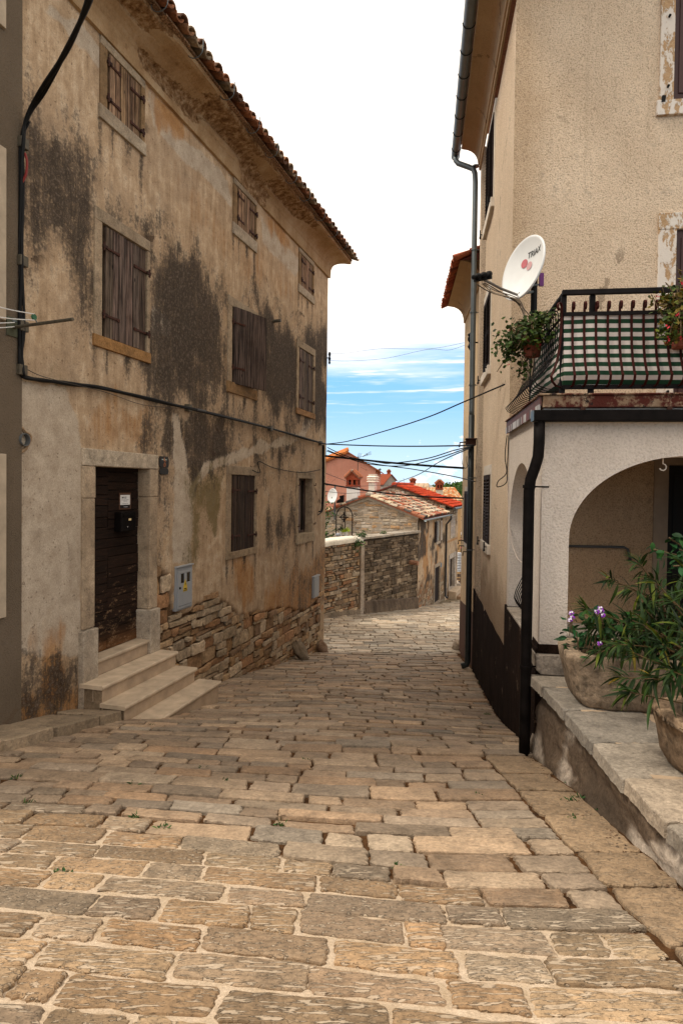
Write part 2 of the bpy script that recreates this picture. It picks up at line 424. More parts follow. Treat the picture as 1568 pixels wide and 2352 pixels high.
c_ = t.mix(1, t.attr('Col'), t.ramp(n2_, [(.3, .6), (.7, 1.2)]), 'MULTIPLY'); c_ = t.mix(t.m('MULTIPLY', t.sstep(n_, .52, .66), .5), c_, (.075, .05, .035))
M_TILEP = t.out(c_, .9, t.bump(n2_, .5, .01), 0, .12); MATS['clay_tile_plain'] = M_TILEP
M_WHITE = simple('white_paint', (.74, .74, .72), .45, .06, 5, .05)
M_WALLW = simple('whitewashed_wall', (.72, .70, .67), .9, .12, 4, .3, 40)
M_CREAM = simple('white_mortar', (.66, .60, .52), .9, .2, 6, .6, 40)
M_METALBOX = simple('grey_enamel', (.30, .315, .33), .4, .08, 6, .08, 40)
M_RAIL = simple('brown_red_iron_paint', (.032, .006, .004), .65, .7, 12, .3, 90, 0, .1)
M_RAILD = simple('black_iron_paint', (.008, .006, .006), .6, .5, 12, .2, 90, 0, .1)
M_TERRA = simple('terracotta', (.20, .055, .03), .8, .25, 12, .3, 60)
M_FASCIA = None
M_LEAF = mat_leaf('oleander_leaf', (.007, .022, .004), (.032, .056, .008))
M_LEAF2 = mat_leaf('broad_leaf', (.007, .040, .009), (.024, .085, .02))
M_GERA = mat_leaf('geranium_leaf', (.022, .050, .008), (.075, .11, .016))
M_PETAL = simple('petals', (1, 1, 1), .6, .1, 20, 0)
M_STEM = simple('stems', (.10, .065, .03), .8, .3, 20, .2)
M_WEED = mat_leaf('weed_leaf', (.02, .055, .012), (.06, .12, .03))
M_GLASS = simple('dark_window_glass', (.012, .013, .014), .08, .1, 3, 0, usecol=False, spec=.6)
M_PATINA = simple('aged_metal', (.10, .085, .06), .6, .4, 25, .3, 90, .3)
# ================================================================== WORLD / LIGHT
SUN_EL, SUN_AZ = rad(57), rad(-101)      # azimuth from +Y (into the street) clockwise: the sun stands to the left and a little behind
w = bpy.data.worlds.new('World'); scn.world = w; w.use_nodes = True
nt = w.node_tree; N = nt.nodes; L = nt.links
bg = N['Background']
sky = N.new('ShaderNodeTexSky'); sky.sky_type = 'NISHITA'; sky.sun_disc = False
sky.sun_elevation = SUN_EL; sky.sun_rotation = SUN_AZ; sky.ozone_density = 2.5; sky.dust_density = .3; sky.air_density = 1.0
tc = N.new('ShaderNodeTexCoord'); sx = N.new('ShaderNodeSeparateXYZ'); L.new(tc.outputs['Generated'], sx.inputs[0])
def wm(op, a, b=0):
    m = N.new('ShaderNodeMath'); m.operation = op
    for s_, v in ((m.inputs[0], a), (m.inputs[1], b)):
        if isinstance(v, bpy.types.NodeSocket): L.new(v, s_)
        else: s_.default_value = v
    return m.outputs[0]
def wnoise(scale, vscale, detail=5, rough=.55):
    mp = N.new('ShaderNodeMapping'); mp.inputs['Scale'].default_value = vscale; L.new(tc.outputs['Generated'], mp.inputs[0])
    n = N.new('ShaderNodeTexNoise'); n.inputs['Scale'].default_value = scale; n.inputs['Detail'].default_value = detail; n.inputs['Roughness'].default_value = rough
    L.new(mp.outputs[0], n.inputs['Vector']); return n.outputs['Fac']
def wss(x, a, b):
    m = N.new('ShaderNodeMapRange'); m.interpolation_type = 'SMOOTHSTEP'; L.new(x, m.inputs[0]); m.inputs[1].default_value = a; m.inputs[2].default_value = b; return m.outputs[0]
def wmix(f, a, b):
    m = N.new('ShaderNodeMix'); m.data_type = 'RGBA'
    for s_, v in ((m.inputs[0], f), (m.inputs[6], a), (m.inputs[7], b)):
        if isinstance(v, bpy.types.NodeSocket): L.new(v, s_)
        else: s_.default_value = (*v, 1) if isinstance(v, tuple) else v
    return m.outputs[2]
el = sx.outputs[2]
streak = wnoise(3.2, (1, 1, 9), 5, .6); streak2 = wnoise(9, (.6, 1, 10), 4, .6); puff = wnoise(26, (1, 1, 2.0), 6, .6)
CLOUD = (16.0, 14.5, 12.9)
blue = wmix(wss(el, -.02, .17), (8.6, 11.1, 12.8), (3.3, 7.6, 12.9))
base = wmix(.15, blue, sky.outputs[0])
# veil of high cloud that closes the sky above about 14 degrees and thins to streaks below
veil = wss(wm('ADD', el, wm('MULTIPLY', wm('SUBTRACT', streak, .5), .16)), .15, .265)
st2 = wm('MULTIPLY', wm('MULTIPLY', wss(streak2, .5, .72), wss(el, .09, .15)), .75)
c1 = wmix(wm('MAXIMUM', veil, st2), base, CLOUD)
# low heaped clouds towards the right of the street
pf = wm('MULTIPLY', wss(wm('SUBTRACT', wm('ADD', puff, wm('MULTIPLY', wss(sx.outputs[0], .05, .24), .16)), wm('MULTIPLY', el, 2.6)), .50, .60), wss(el, -.02, .015))
c2 = wmix(wm('MULTIPLY', pf, .9), c1, (12.5, 12.8, 13.2))
L.new(c2, bg.inputs['Color']); bg.inputs['Strength'].default_value = .10
sun_d = bpy.data.lights.new('sun', 'SUN'); sun = bpy.data.objects.new('sun', sun_d); COL.objects.link(sun)
sun_d.energy = 2.7; sun_d.angle = rad(10); sun_d.color = (1, .92, .80)
sv = Vector((math.sin(SUN_AZ)*math.cos(SUN_EL), math.cos(SUN_AZ)*math.cos(SUN_EL), math.sin(SUN_EL)))
sun.rotation_euler = sv.to_track_quat('Z', 'Y').to_euler()
scn.view_settings.view_transform = 'Standard'; scn.view_settings.look = 'None'; scn.view_settings.exposure = 0; scn.view_settings.gamma = 1
# ================================================================== GROUND
def left_x(Y):   # street edge on the left
    if Y < 15.4: return KL+AL*Y
    return -3.0 if Y < 18 else -.48+.667*(Y-20)
def right_x(Y): return KR+AR*Y if Y < 12.4 else 2.6+.09*(Y-12.3) if Y < 15 else 9
# terrain sheet reaching the horizon
mb = MB()
ys = [-30, -20, -12, -8, -5, -3, -1, 0]+[i*.5 for i in range(1, 90)]+[48, 55, 65, 80, 100, 140, 200, 400, 900, 2500]
xs = [-900, -300, -100, -40, -20, -12, -8, -6, -5, -4, -3, -2, -1, 0, 1, 2, 3, 4, 5, 6, 8, 10, 14, 20, 40, 100, 300, 900]
for Y in ys:
    for X in xs: mb.v.append(Vector((X, Y, gz(X, Y)-.09 if Y < 400 else gz(X, 399)-.09-(Y-399)*.004)))
mb.f = [(j*len(xs)+i, j*len(xs)+i+1, (j+1)*len(xs)+i+1, (j+1)*len(xs)+i) for j in range(len(ys)-1) for i in range(len(xs)-1)]
tag(mb.build('ground', simple('earth', (.16, .12, .07), .95, .3, 2, .5, 20, usecol=False), smooth=True), kind='structure')
# joint bed of the street: mortar near the camera, soil further down
mb = MB(); yy = np.arange(.6, 43, .09); nx = 46
for Y in yy:
    xl = -4.4 if Y < 15.6 else left_x(Y)-.3; xr = right_x(Y)+.35 if Y < 15 else 9
    for i in range(nx):
        X = xl+(xr-xl)*i/(nx-1)
        k = fbm(np.array([X*1.3]), np.array([Y*1.3]), 3, 5)[0]
        edge = 3.05-.32*X+ (k-.5)*.7      # boundary of the relaid, mortared area
        m_ = max(0, min(1, (edge-Y)/.35+.5)) if X < 1.35-.05*Y else 0
        mb.v.append(Vector((X, Y, gz(X, Y)-.024+m_*.013+(k-.5)*.012))); mb.c.append((m_, 0, 0))
mb.f = [(j*nx+i, j*nx+i+1, (j+1)*nx+i+1, (j+1)*nx+i) for j in range(len(yy)-1) for i in range(nx-1)]; mb.mi = [0]*len(mb.f)
tag(mb.build('street_bed', M_JOINT, smooth=True), kind='structure')
# paving slabs
def slab(mb, sty, corners, zf, col, st, top=.0, rnd=.18, seg=6, jit=.007, dep=.05):
    """one worn paving block from four corner points (x,y); rounded outline, domed edge"""
    cx = sum(c[0] for c in corners)/4; cy = sum(c[1] for c in corners)/4
    pts = []
    for i in range(4):
        p0 = corners[i]; p1 = corners[(i+1) % 4]; pm = corners[i-1]
        l1 = math.hypot(p1[0]-p0[0], p1[1]-p0[1]); l0 = math.hypot(pm[0]-p0[0], pm[1]-p0[1]); r = min(l0, l1)*R.uniform(rnd*.35, rnd)
        a = (p0[0]+(pm[0]-p0[0])/l0*r, p0[1]+(pm[1]-p0[1])/l0*r); b = (p0[0]+(p1[0]-p0[0])/l1*r, p0[1]+(p1[1]-p0[1])/l1*r)
        pts.append(a); pts.append(((a[0]+b[0])*.30+p0[0]*.40, (a[1]+b[1])*.30+p0[1]*.40)); pts.append(b)
        for k in range(1, seg):
            t = k/seg; e = (p1[0]-(p1[0]-p0[0])/l1*r, p1[1]-(p1[1]-p0[1])/l1*r)
            pts.append((b[0]+(e[0]-b[0])*t, b[1]+(e[1]-b[1])*t))
    pts = [(x+R.gauss(0, jit), y+R.gauss(0, jit)) for x, y in pts]
    n = len(pts); tx = R.gauss(0, .010); ty = R.gauss(0, .014)
    def ring(s, dz):
        out = []
        for x, y in pts:
            d = math.hypot(x-cx, y-cy); q = max(.1, 1-s/max(d, .02)); X = cx+(x-cx)*q; Y = cy+(y-cy)*q
            out.append(Vector((X, Y, zf(X, Y)+top+dz+(X-cx)*tx+(Y-cy)*ty)))
        return out
    vs = ring(-.004, -dep)+ring(0, -.008)+ring(.006, -.002)+ring(.03, .0)+[Vector((cx, cy, zf(cx, cy)+top+.002))]
    fs = []
    for k in range(3):
        for i in range(n):
            j = (i+1) % n; fs.append((k*n+i, k*n+j, (k+1)*n+j, (k+1)*n+i))
    for i in range(n): fs.append((3*n+i, 3*n+(i+1) % n, 4*n))
    mb.add(vs, fs, col); sty.extend([(*st, 0, 1)]*len(vs))
def pave_col(Y, near):
    a = R.random()
    if near: base = [(.34, .22, .12), (.38, .26, .15), (.33, .22, .125), (.33, .24, .155), (.30, .215, .14)][int(a*5)]
    else: base = [(.38, .275, .18), (.34, .25, .17), (.42, .305, .20), (.35, .24, .15), (.31, .24, .17)][int(a*5)]
    if Y > 14.5: base = R.choice([(.44, .36, .265), (.40, .33, .245), (.48, .39, .29), (.36, .29, .21)])  # sunlit stretch past the old house, painted in as paler stone
    k = R.uniform(.70, 1.22); h_ = R.uniform(-.06, .06); return tuple((1+h_*(1-i))*c*k for i, c in enumerate(base))
    return tuple(c*k for c in base)
mb = MB(); sty = []
def skew(X, Y): # rows fall away to the left close to the camera
    return max(0, 1-max(0, Y-2.5)/6.5)*.13*max(0, .6-X)**1.15*1.0 + .03*math.sin(X*1.7+Y)
Y = 1.0
while Y < 41:
    near = Y < 3.3
    h = R.uniform(.165, .235) if near else (R.uniform(.15, .235) if Y < 12 else R.uniform(.17, .28))
    if Y > 22: h *= 1.35
    xl = left_x(Y)-.1 if Y > 5 else -4.3
    xr = right_x(Y)-.02 if Y < 15 else (right_x(14.9)+.5 if Y < 17 else 8.5)
    if Y < 5.2: xr = 1.30-.012*Y
    x = xl+R.uniform(-.4, 0)
    while x < xr:
        wd = R.uniform(.26, .62) if near else R.uniform(.22, .66)
        if Y > 22: wd *= 1.3
        if R.random() < .12: wd *= .5
        x2 = min(x+wd, xr)
        if xr-x2 < .16: x2 = xr
        mort = (3.05-.32*(x+wd/2)) > Y+h*.5 and x < 1.3
        g = R.uniform(.006, .014) if mort else R.uniform(.006, .015)
        miss = False
        if not miss and x2-x > .08:
            s0 = skew(x, Y); s1 = skew(x2, Y); s2 = skew(x2, Y+h); s3 = skew(x, Y+h)
            q = .014
            gy = g*(1.5 if mort else .8)
            cs = [(x+g+R.uniform(-q, q), Y+s0+gy+R.uniform(-q, q)*.7), (x2-g+R.uniform(-q, q), Y+s1+gy+R.uniform(-q, q)*.7), (x2-g+R.uniform(-q, q), Y+h+s2-gy*.8+R.uniform(-q, q)*.7), (x+g+R.uniform(-q, q), Y+h+s3-gy*.8+R.uniform(-q, q)*.7)]
            st = (0, 0)
            if mort: st = (1, .25) if R.random() < .55 else (.1, 1)
            elif Y < 6: st = (R.uniform(0, .25), R.uniform(0, .35))
            slab(mb, sty, cs, gz, pave_col(Y, mort), st, R.gauss(0, .003)+(0 if mort else R.gauss(.001, .005)), .13, 8 if Y < 6 else 3, .0045 if Y < 8 else .008)
        x = x2
    Y += h
# edging slabs that run along the terrace
Y = .9
while Y < 5.1:
    h = R.uniform(.38, .62)
    slab(mb, sty, [(1.32-.012*Y, Y+.012), (1.575+.022*Y+R.uniform(-.05, .02), Y+.012), (1.575+.022*Y+R.uniform(-.05, .02), Y+h-.012), (1.32-.012*Y, Y+h-.012)], gz, sc((.34, .235, .14), .8, 1.15), (.0, .45), -.004, .14, 8, .007)
    Y += h
tag(mb.build('street_paving', M_PAVE, smooth=False, attrs={'Sty': sty}), kind='structure')
# raised kerb of flagstones along the left wall up to the steps
mb = MB(); sty = []
u = -4.6
while u < .93:
    l = R.uniform(.38, .7); u2 = min(u+l, .95)
    for d0, d1 in ((.0, .30), (.30, .60)):
        if R.random() < .3 and d0 == 0: d1 = .32
        a = [LF.P(u+.008, d0+.008, 0), LF.P(u+.008, d1-.008, 0), LF.P(u2-.008, d1-.008, 0), LF.P(u2-.008, d0+.008, 0)]
        e = .10 if d0 else .11
        slab(mb, sty, [(p.x+R.uniform(-.012, .012), p.y+R.uniform(-.012, .012)) for p in a], lambda X, Y: gz(X, Y)+.10, sc((.33, .25, .165), .7, 1.2), (0, .3), R.gauss(0, .006), .25, 4, .008, .17)
    u = u2
tag(mb.build('kerb', M_PAVE, smooth=False, attrs={'Sty': sty}), kind='structure')
# ================================================================== MASONRY HELPERS
PAL_WARM = [(.40, .26, .14), (.47, .34, .21), (.36, .24, .14), (.43, .34, .24), (.24, .16, .10), (.42, .33, .23), (.38, .27, .165), (.32, .24, .16), (.33, .17, .085)]
PAL_BASE = [(.42, .26, .13), (.48, .33, .19), (.36, .22, .115), (.50, .38, .25), (.30, .19, .11), (.52, .40, .27), (.40, .22, .11), (.44, .33, .21)]
PAL_GREY = [(.50, .40, .30), (.56, .47, .36), (.42, .34, .25), (.58, .47, .34), (.52, .38, .25), (.62, .53, .42), (.54, .33, .17)]
PAL_DARK = [(.15, .105, .065), (.21, .15, .095), (.11, .08, .05), (.26, .19, .12), (.17, .125, .085), (.34, .26, .175)]
def rubble(mb, P, u0, u1, v0, v1, hr, wr, pal, keep=None, gap=.012, d=(-.02, .012), thick=.05, jit=.012, roundn=.16, tint=None):
    v = v0
    while v < v1:
        h = R.uniform(*hr); v2 = min(v+h, v1)
        if v1-v2 < hr[0]*.5: v2 = v1
        u = u0-R.uniform(0, wr[0])
        while u < u1:
            wd = R.uniform(*wr)*(1 if R.random() > .15 else .55); a, b = max(u, u0), min(u+wd, u1)
            if u1-b < wr[0]*.4: b = u1; wd = b-u
            if b-a > .03:
                cells = [(a, b, v, v2)]
                if v2-v > hr[0]*1.35 and R.random() < .35:
                    vm = v+(v2-v)*R.uniform(.35, .65); cells = [(a, b, v, vm), (a, b, vm, v2)]
                for (p, q, r, s) in cells:
                    if keep and not keep((p+q)/2, (r+s)/2): continue
                    stone(mb, P, p, q, r, s, pal, gap, d, thick, jit, roundn, tint)
            u += wd
        v = v2
def stone(mb, P, p, q, r, s, pal, gap, d, thick, jit, roundn, tint=None):
    g = gap*R.uniform(.5, 1.3); p += g; q -= g; r += g*.8; s -= g*.8
    if q-p < .02 or s-r < .02: return
    cu, cv = (p+q)/2, (r+s)/2; rr = min(q-p, s-r)*roundn
    pts = []
    for (x, y, sx_, sy_) in ((p, r, 1, 1), (q, r, -1, 1), (q, s, -1, -1), (p, s, 1, -1)):
        k1 = rr*R.uniform(.3, 1.1); k2 = rr*R.uniform(.3, 1.1)
        A = (x+sx_*k1, y); B = (x, y+sy_*k2)
        pts += [B, A] if sx_*sy_ > 0 else [A, B]
    # a mid point on long sides keeps the outline uneven
    out = []
    for i, c in enumerate(pts):
        out.append(c); e = pts[(i+1) % len(pts)]
        if math.hypot(e[0]-c[0], e[1]-c[1]) > .09: out.append(((c[0]+e[0])/2, (c[1]+e[1])/2))
    pts = [(x+R.gauss(0, jit*.6), y+R.gauss(0, jit*.5)) for x, y in out]
    n = len(pts); dd = R.uniform(*d); tu = R.gauss(0, .03); tv = R.gauss(0, .03)
    def ring(k, dz): return [P(cu+(x-cu)*k, dd+dz+(x-cu)*tu+(y-cv)*tv+R.gauss(0, .002), cv+(y-cv)*k) for x, y in pts]
    vs = ring(1.0, -thick)+ring(1.0, -.010)+ring(.93, 0)+[P(cu, dd+.004, cv)]
    fs = []
    for k in range(2):
        for i in range(n):
            j = (i+1) % n; fs.append((k*n+i, k*n+j, (k+1)*n+j, (k+1)*n+i))
    for i in range(n): fs.append((2*n+i, 2*n+(i+1) % n, 3*n))
    c = R.choice(pal); k = R.uniform(.75, 1.2)
    if tint: k *= tint(cu, cv)
    mb.add(vs, fs, tuple(x*k for x in c))
def fan_tiles(mb, O, along, up, ncol, nrow, pitch, rowlen, pal, thick=0, seg=6, rad_=None, lift=.0, drop=0, skip=0, pans=False):
    """barrel tiles: O eave corner, along = unit vector along the eave, up = unit vector up the slope"""
    along = Vector(along).normalized(); up = Vector(up).normalized(); nn = along.cross(up).normalized()
    if nn.z < 0: nn = -nn
    r0 = rad_ or pitch*.52
    for j in range(nrow-1, -1, -1):
        for i in range(ncol):
            if skip and R.random() < skip: continue
            c = R.choice(pal); k = R.uniform(.8, 1.2); c = tuple(x*k for x in c)
            base = O + along*((i+.5)*pitch+R.gauss(0, pitch*.025)) + up*(j*rowlen+R.gauss(0, rowlen*.03)) + nn*(lift+R.gauss(0, .004))
            vs = []; rings = [(0, r0*1.06, .022), (rowlen*1.12, r0*.88, -.004)]
            for (l, r, z) in rings:
                for s in range(seg+1):
                    a = math.pi*s/seg; vs.append(base + along*(math.cos(a)*r) + nn*(math.sin(a)*r*.85+z) + up*l)
            m = seg+1; fs = [(s, s+1, m+s+1, m+s) for s in range(seg)]
            if thick:
                o = len(vs)
                for (l, r, z) in rings:
                    for s in range(seg+1):
                        a = math.pi*s/seg; vs.append(base + along*(math.cos(a)*(r-thick)) + nn*(math.sin(a)*(r*.85-thick)+z) + up*l)
                fs += [(o+s+1, o+s, o+m+s, o+m+s+1) for s in range(seg)]+[(s+1, s, o+s, o+s+1) for s in range(seg)]
            mb.add(vs, fs, c)
    if pans:
        for j in range(nrow-1, -1, -1):
            for i in range(ncol+1):
                c = R.choice(pal); k = R.uniform(.6, .95); c = tuple(x*k for x in c)
                base = O + along*(i*pitch+R.gauss(0, pitch*.03)) + up*(j*rowlen-.05+R.gauss(0, .012)) + nn*(lift+r0*.35)
                vs = []; rings = [(0, r0*.92, .0), (rowlen*1.12, r0*.8, -.004)]
                for th in (0, thick or .012):
                    for (l, r, z) in rings:
                        for s in range(seg+1):
                            a = math.pi+math.pi*s/seg; vs.append(base + along*(math.cos(a)*(r-th)) + nn*(math.sin(a)*(r*.8-th)+z) + up*l)
                m = seg+1; fs = [(s, s+1, m+s+1, m+s) for s in range(seg)]+[(2*m+s+1, 2*m+s, 3*m+s, 3*m+s+1) for s in range(seg)]+[(s+1, s, 2*m+s, 2*m+s+1) for s in range(seg)]
                mb.add(vs, fs, c)
# ================================================================== OLD HOUSE ON THE LEFT
U1 = LF.uv(748, 1100)[0]; U0 = .10; VB = -4.5
VC = 5.09                                # underside of the string course
HOUSE = thing('stone_house', 'tall old house with stained plaster, closed wooden shutters and tiled eaves on the left', 'house', LF.P(5, -3, gz(-2, 9)))
def rect(fr, l, r, t, b, xm=None):
    """opening from pixel edges: x of left/right at mid height, list of (x,y) for top and bottom"""
    ym = (t[0][1]+b[0][1])/2
    u0 = fr.uv(l, ym)[0]; u1 = fr.uv(r, ym)[0]
    return [u0, u1, sum(fr.uv(*p)[1] for p in b)/len(b), sum(fr.uv(*p)[1] for p in t)/len(t)]
WIN = {
 'w2a': dict(op=rect(LF, 232, 336, [(238, 514), (335, 576)], [(231, 773), (335, 809)]), fr=rect(LF, 215, 342, [(218, 480), (343, 550)], [(214, 797), (340, 833)]), wood='M', sill=(.36, .19, .07)),
 'w2b': dict(op=rect(LF, 531, 581, [(533, 704)], [(532, 878)]), fr=rect(LF, 522, 588, [(523, 676)], [(521.5, 900), (587.5, 920)]), wood='M', sill=(.32, .19, .085), ajar=1),
 'w2c': dict(op=rect(LF, 684.7, 718, [(687, 798)], [(685, 938.5), (718, 949)]), fr=rect(LF, 680, 722, [(681, 777)], [(680, 950), (716, 961)]), wood='M', sill=(.36, .20, .09)),
 'w3a': dict(op=rect(LF, 244, 323, [(249, 87), (324, 167)], [(245, 253), (323, 324)]), fr=rect(LF, 228, 331, [(236, 52)], [(228, 273), (330, 357)]), wood='U', sill=(.46, .38, .28)),
 'w3b': dict(op=rect(LF, 543, 586, [(547, 406)], [(544, 518), (585, 556)]), fr=rect(LF, 534.7, 588, [(538, 385)], [(534, 539), (586.5, 580)]), wood='U', sill=(.48, .40, .30)),
 'w3c': dict(op=rect(LF, 690, 717, [(691, 571)], [(691, 659), (715.6, 678)]), fr=rect(LF, 685, 720, [(687, 560)], [(684, 670), (716, 697)]), wood='U', sill=(.48, .40, .30)),
 'w1b': dict(op=rect(LF, 529, 584, [(529, 1089.6)], [(529, 1266), (583, 1259)]), fr=rect(LF, 519, 588, [(519, 1069)], [(519, 1285), (587, 1272)]), wood='D', sill=(.40, .30, .19)),
 'w1c': dict(op=rect(LF, 684, 715, [(686, 1098.5)], [(684, 1228)]), fr=rect(LF, 680, 720.6, [(681, 1082)], [(680, 1250.8), (720.6, 1242)]), wood=None, sill=(.42, .33, .22)),
}
for k_ in ('w3a', 'w3b', 'w3c'): WIN[k_]['fr'][3] = VC-.01; WIN[k_]['op'][3] = VC-.10
DOOR = [1.19, 2.27, -2.02, .20]
DFR = [LF.uv(185.5, 1200)[0], LF.uv(358.5, 1200)[0], None, .392]
holes = [tuple(wn['op']) for wn in WIN.values()]+[tuple(DOOR)]
U, V, fs = grid_panel(LF, U0, U1, VB, VC+.02, holes, .042)
n1 = fbm(U*2.2, V*2.2, 5, 3); n2 = fbm(U*3.2+9, V*1.9, 5, 8)
def pm(pts, wd, amp, n=n1):
    return sstep(-wd, wd, sdist(pxpoly(LF, pts), U, V)+amp*(n-.5)*2)
dark = np.zeros_like(U); pale = np.zeros_like(U); org = np.zeros_like(U); oli = np.zeros_like(U)
for s_, pts in [
 (.85, [(50, 300), (85, 230), (125, 290), (165, 350), (200, 410), (235, 470), (230, 520), (215, 620), (215, 760), (190, 700), (150, 640), (110, 600), (70, 620), (50, 560)]),
 (1, [(340, 530), (395, 530), (430, 580), (500, 650), (523, 690), (523, 900), (470, 930), (345, 900), (342, 760)]),
 (.95, [(400, 940), (520, 960), (520, 1050), (440, 1090), (400, 1040), (355, 1060), (350, 980)]),
 (1, [(590, 690), (640, 720), (690, 770), (750, 740), (750, 980), (700, 990), (600, 950), (590, 830)]),
 (.85, [(590, 1030), (640, 1000), (700, 1010), (680, 1060), (600, 1090)]),
 (.8, [(590, 1180), (680, 1160), (680, 1240), (640, 1285), (600, 1240)]),
 (.7, [(360, 1060), (400, 1060), (400, 1240), (362, 1240)]),
 (.9, [(48, 1560), (190, 1490), (190, 1620), (45, 1670)]),
 (.45, [(50, 120), (90, 150), (130, 250), (60, 320)]),
 (.5, [(215, 480), (343, 545), (400, 560), (345, 520), (260, 440), (215, 420)]),
 (.45, [(520, 900), (690, 950), (690, 1010), (600, 1040), (520, 980)]),
 (.55, [(180, 1480), (190, 1480), (190, 1640), (140, 1640)]),
 (.5, [(640, 1290), (745, 1260), (745, 1420), (650, 1420)]),
]: dark = np.maximum(dark, s_*pm(pts, .60, .70, n2))
for s_, pts in [
 (.8, [(45, 880), (150, 890), (190, 1000), (190, 1500), (45, 1500)]),
 (1, [(398, 955), (412, 955), (440, 1150), (440, 1290), (400, 1290), (405, 1100)]),
 (.9, [(425, 1130), (470, 1060), (530, 1040), (690, 990), (750, 880), (750, 895), (700, 1005), (540, 1062), (480, 1085), (440, 1140)]),
 (.8, [(190, 60), (245, 140), (225, 165), (200, 120), (120, 50), (80, 20), (120, 10)]),
 (.7, [(345, 200), (370, 260), (440, 340), (530, 410), (530, 470), (480, 420), (400, 350), (345, 290)]),
 (.6, [(600, 500), (690, 600), (680, 640), (600, 560)]),
 (.7, [(350, 700), (395, 740), (392, 770), (345, 765)]),
 (.30, [(190, 905), (350, 930), (520, 985), (745, 1050), (745, 1330), (360, 1310), (360, 1030), (190, 1015)]), (.22, [(345, 330), (520, 480), (540, 620), (400, 540), (345, 480)]), (.25, [(60, 60), (220, 180), (220, 420), (120, 300), (60, 140)]),
]: pale = np.maximum(pale, s_*pm(pts, .07, .12))
for s_, pts in [
 (.9, [(335, 180), (440, 295), (470, 345), (420, 330), (340, 240)]), (.8, [(600, 470), (690, 565), (685, 600), (620, 530)]),
 (.55, [(190, 880), (350, 920), (350, 1020), (190, 1010)]), (.75, [(535, 1290), (590, 1280), (590, 1370), (540, 1400)]),
 (.7, [(600, 1340), (745, 1260), (742, 1490), (640, 1480), (600, 1420)]), (.9, [(45, 1620), (190, 1570), (190, 1640), (45, 1690)]), (1, [(103, 1452), (136, 1446), (137, 1650), (55, 1665), (100, 1590)]),
 (.45, [(400, 380), (520, 480), (620, 560), (700, 700), (640, 690), (500, 600), (420, 480)]),
]: org = np.maximum(org, s_*pm(pts, .3, .4, n2))
for s_, pts in [(.9, [(430, 1110), (515, 1090), (515, 1180), (430, 1290)]), (.8, [(100, 830), (140, 830), (140, 870), (100, 865)]), (.5, [(590, 950), (690, 990), (690, 1060), (590, 1080)])]:
    oli = np.maximum(oli, s_*pm(pts, .4, .75, n2))
for wn in WIN.values():   # water runs from both ends of every sill
    p_, q_, r_, _ = wn['fr']
    for uc, wd_, ln_ in ((p_+.03, .05, 1.0), (q_-.04, .06, 1.3), ((p_+q_)/2+.1, .09, .6), (p_+.25, .04, .7)):
        dark = np.maximum(dark, .75*np.exp(-((U-uc-.05*(n1-.5))/wd_)**2)*sstep(r_-ln_*(.6+.8*n2), r_-.02, V)*(V < r_))
dark = dark*(1-.85*np.clip((pale-.55)/.35, 0, 1)*(V < 1.2))
POLY_ST = pxpoly(LF, [(356, 1305), (392, 1312), (402, 1398), (440, 1400), (470, 1378), (500, 1355), (512, 1385), (560, 1412), (600, 1405), (650, 1392), (700, 1400), (722, 1385), (750, 1330), (755, 1520), (600, 1600), (500, 1640), (356, 1600)])
def st_d(u, v):
    return sdist(POLY_ST, np.array([u]), np.array([v]))[0]+.2*(fbm(np.array([u*4.]), np.array([v*4.]), 3, 11)[0]-.5)
sd = sdist(POLY_ST, U, V)+.2*(fbm(U*4, V*4, 3, 11)-.5)
mor = sstep(-.01, .03, sd)
dz = -.06*mor + .006*(fbm(U*1.3, V*1.3, 3, 31)-.5)*2 + .004*(n1-.5)
# the newer smooth repair coat at the lower left sits a little proud
mb = MB(); mb.v = [LF.P(a, b, c) for a, b, c in zip(U, dz, V)]; mb.f = fs; mb.mi = [0]*len(fs)
one = np.ones_like(U)
mb.build('wall', M_FAC, HOUSE, smooth=True, attrs={'Msk': np.stack([dark, pale, org, one], 1), 'Msk2': np.stack([oli, mor, one*0, one], 1)})
# exposed masonry at the foot of the wall
mb = MB()
rubble(mb, LF.P, DFR[1]+.01, U1-.01, -4.3, -1.0, (.08, .25), (.16, .52), PAL_BASE, keep=lambda u, v: st_d(u, v) > .01, d=(-.035, .022), jit=.02, gap=.013)
mb.build('exposed_masonry', M_STONEW, HOUSE)
# remaining shell: far end wall, back wall, near end
mb = MB()
mb.box(LF, U1-.3, U1-.003, -7, -.006, VB, VC+.1, (.8, .75, .7)); mb.box(LF, U0, U1-.3, -7, -6.7, VB, VC+.1); mb.box(LF, U0+.003, U0+.3, -6.7, -.25, VB, VC+.1)
mb.build('shell', mat_render('side_plaster', ((.40, .29, .18), (.5, .38, .25)), .2, 40, .5), HOUSE)
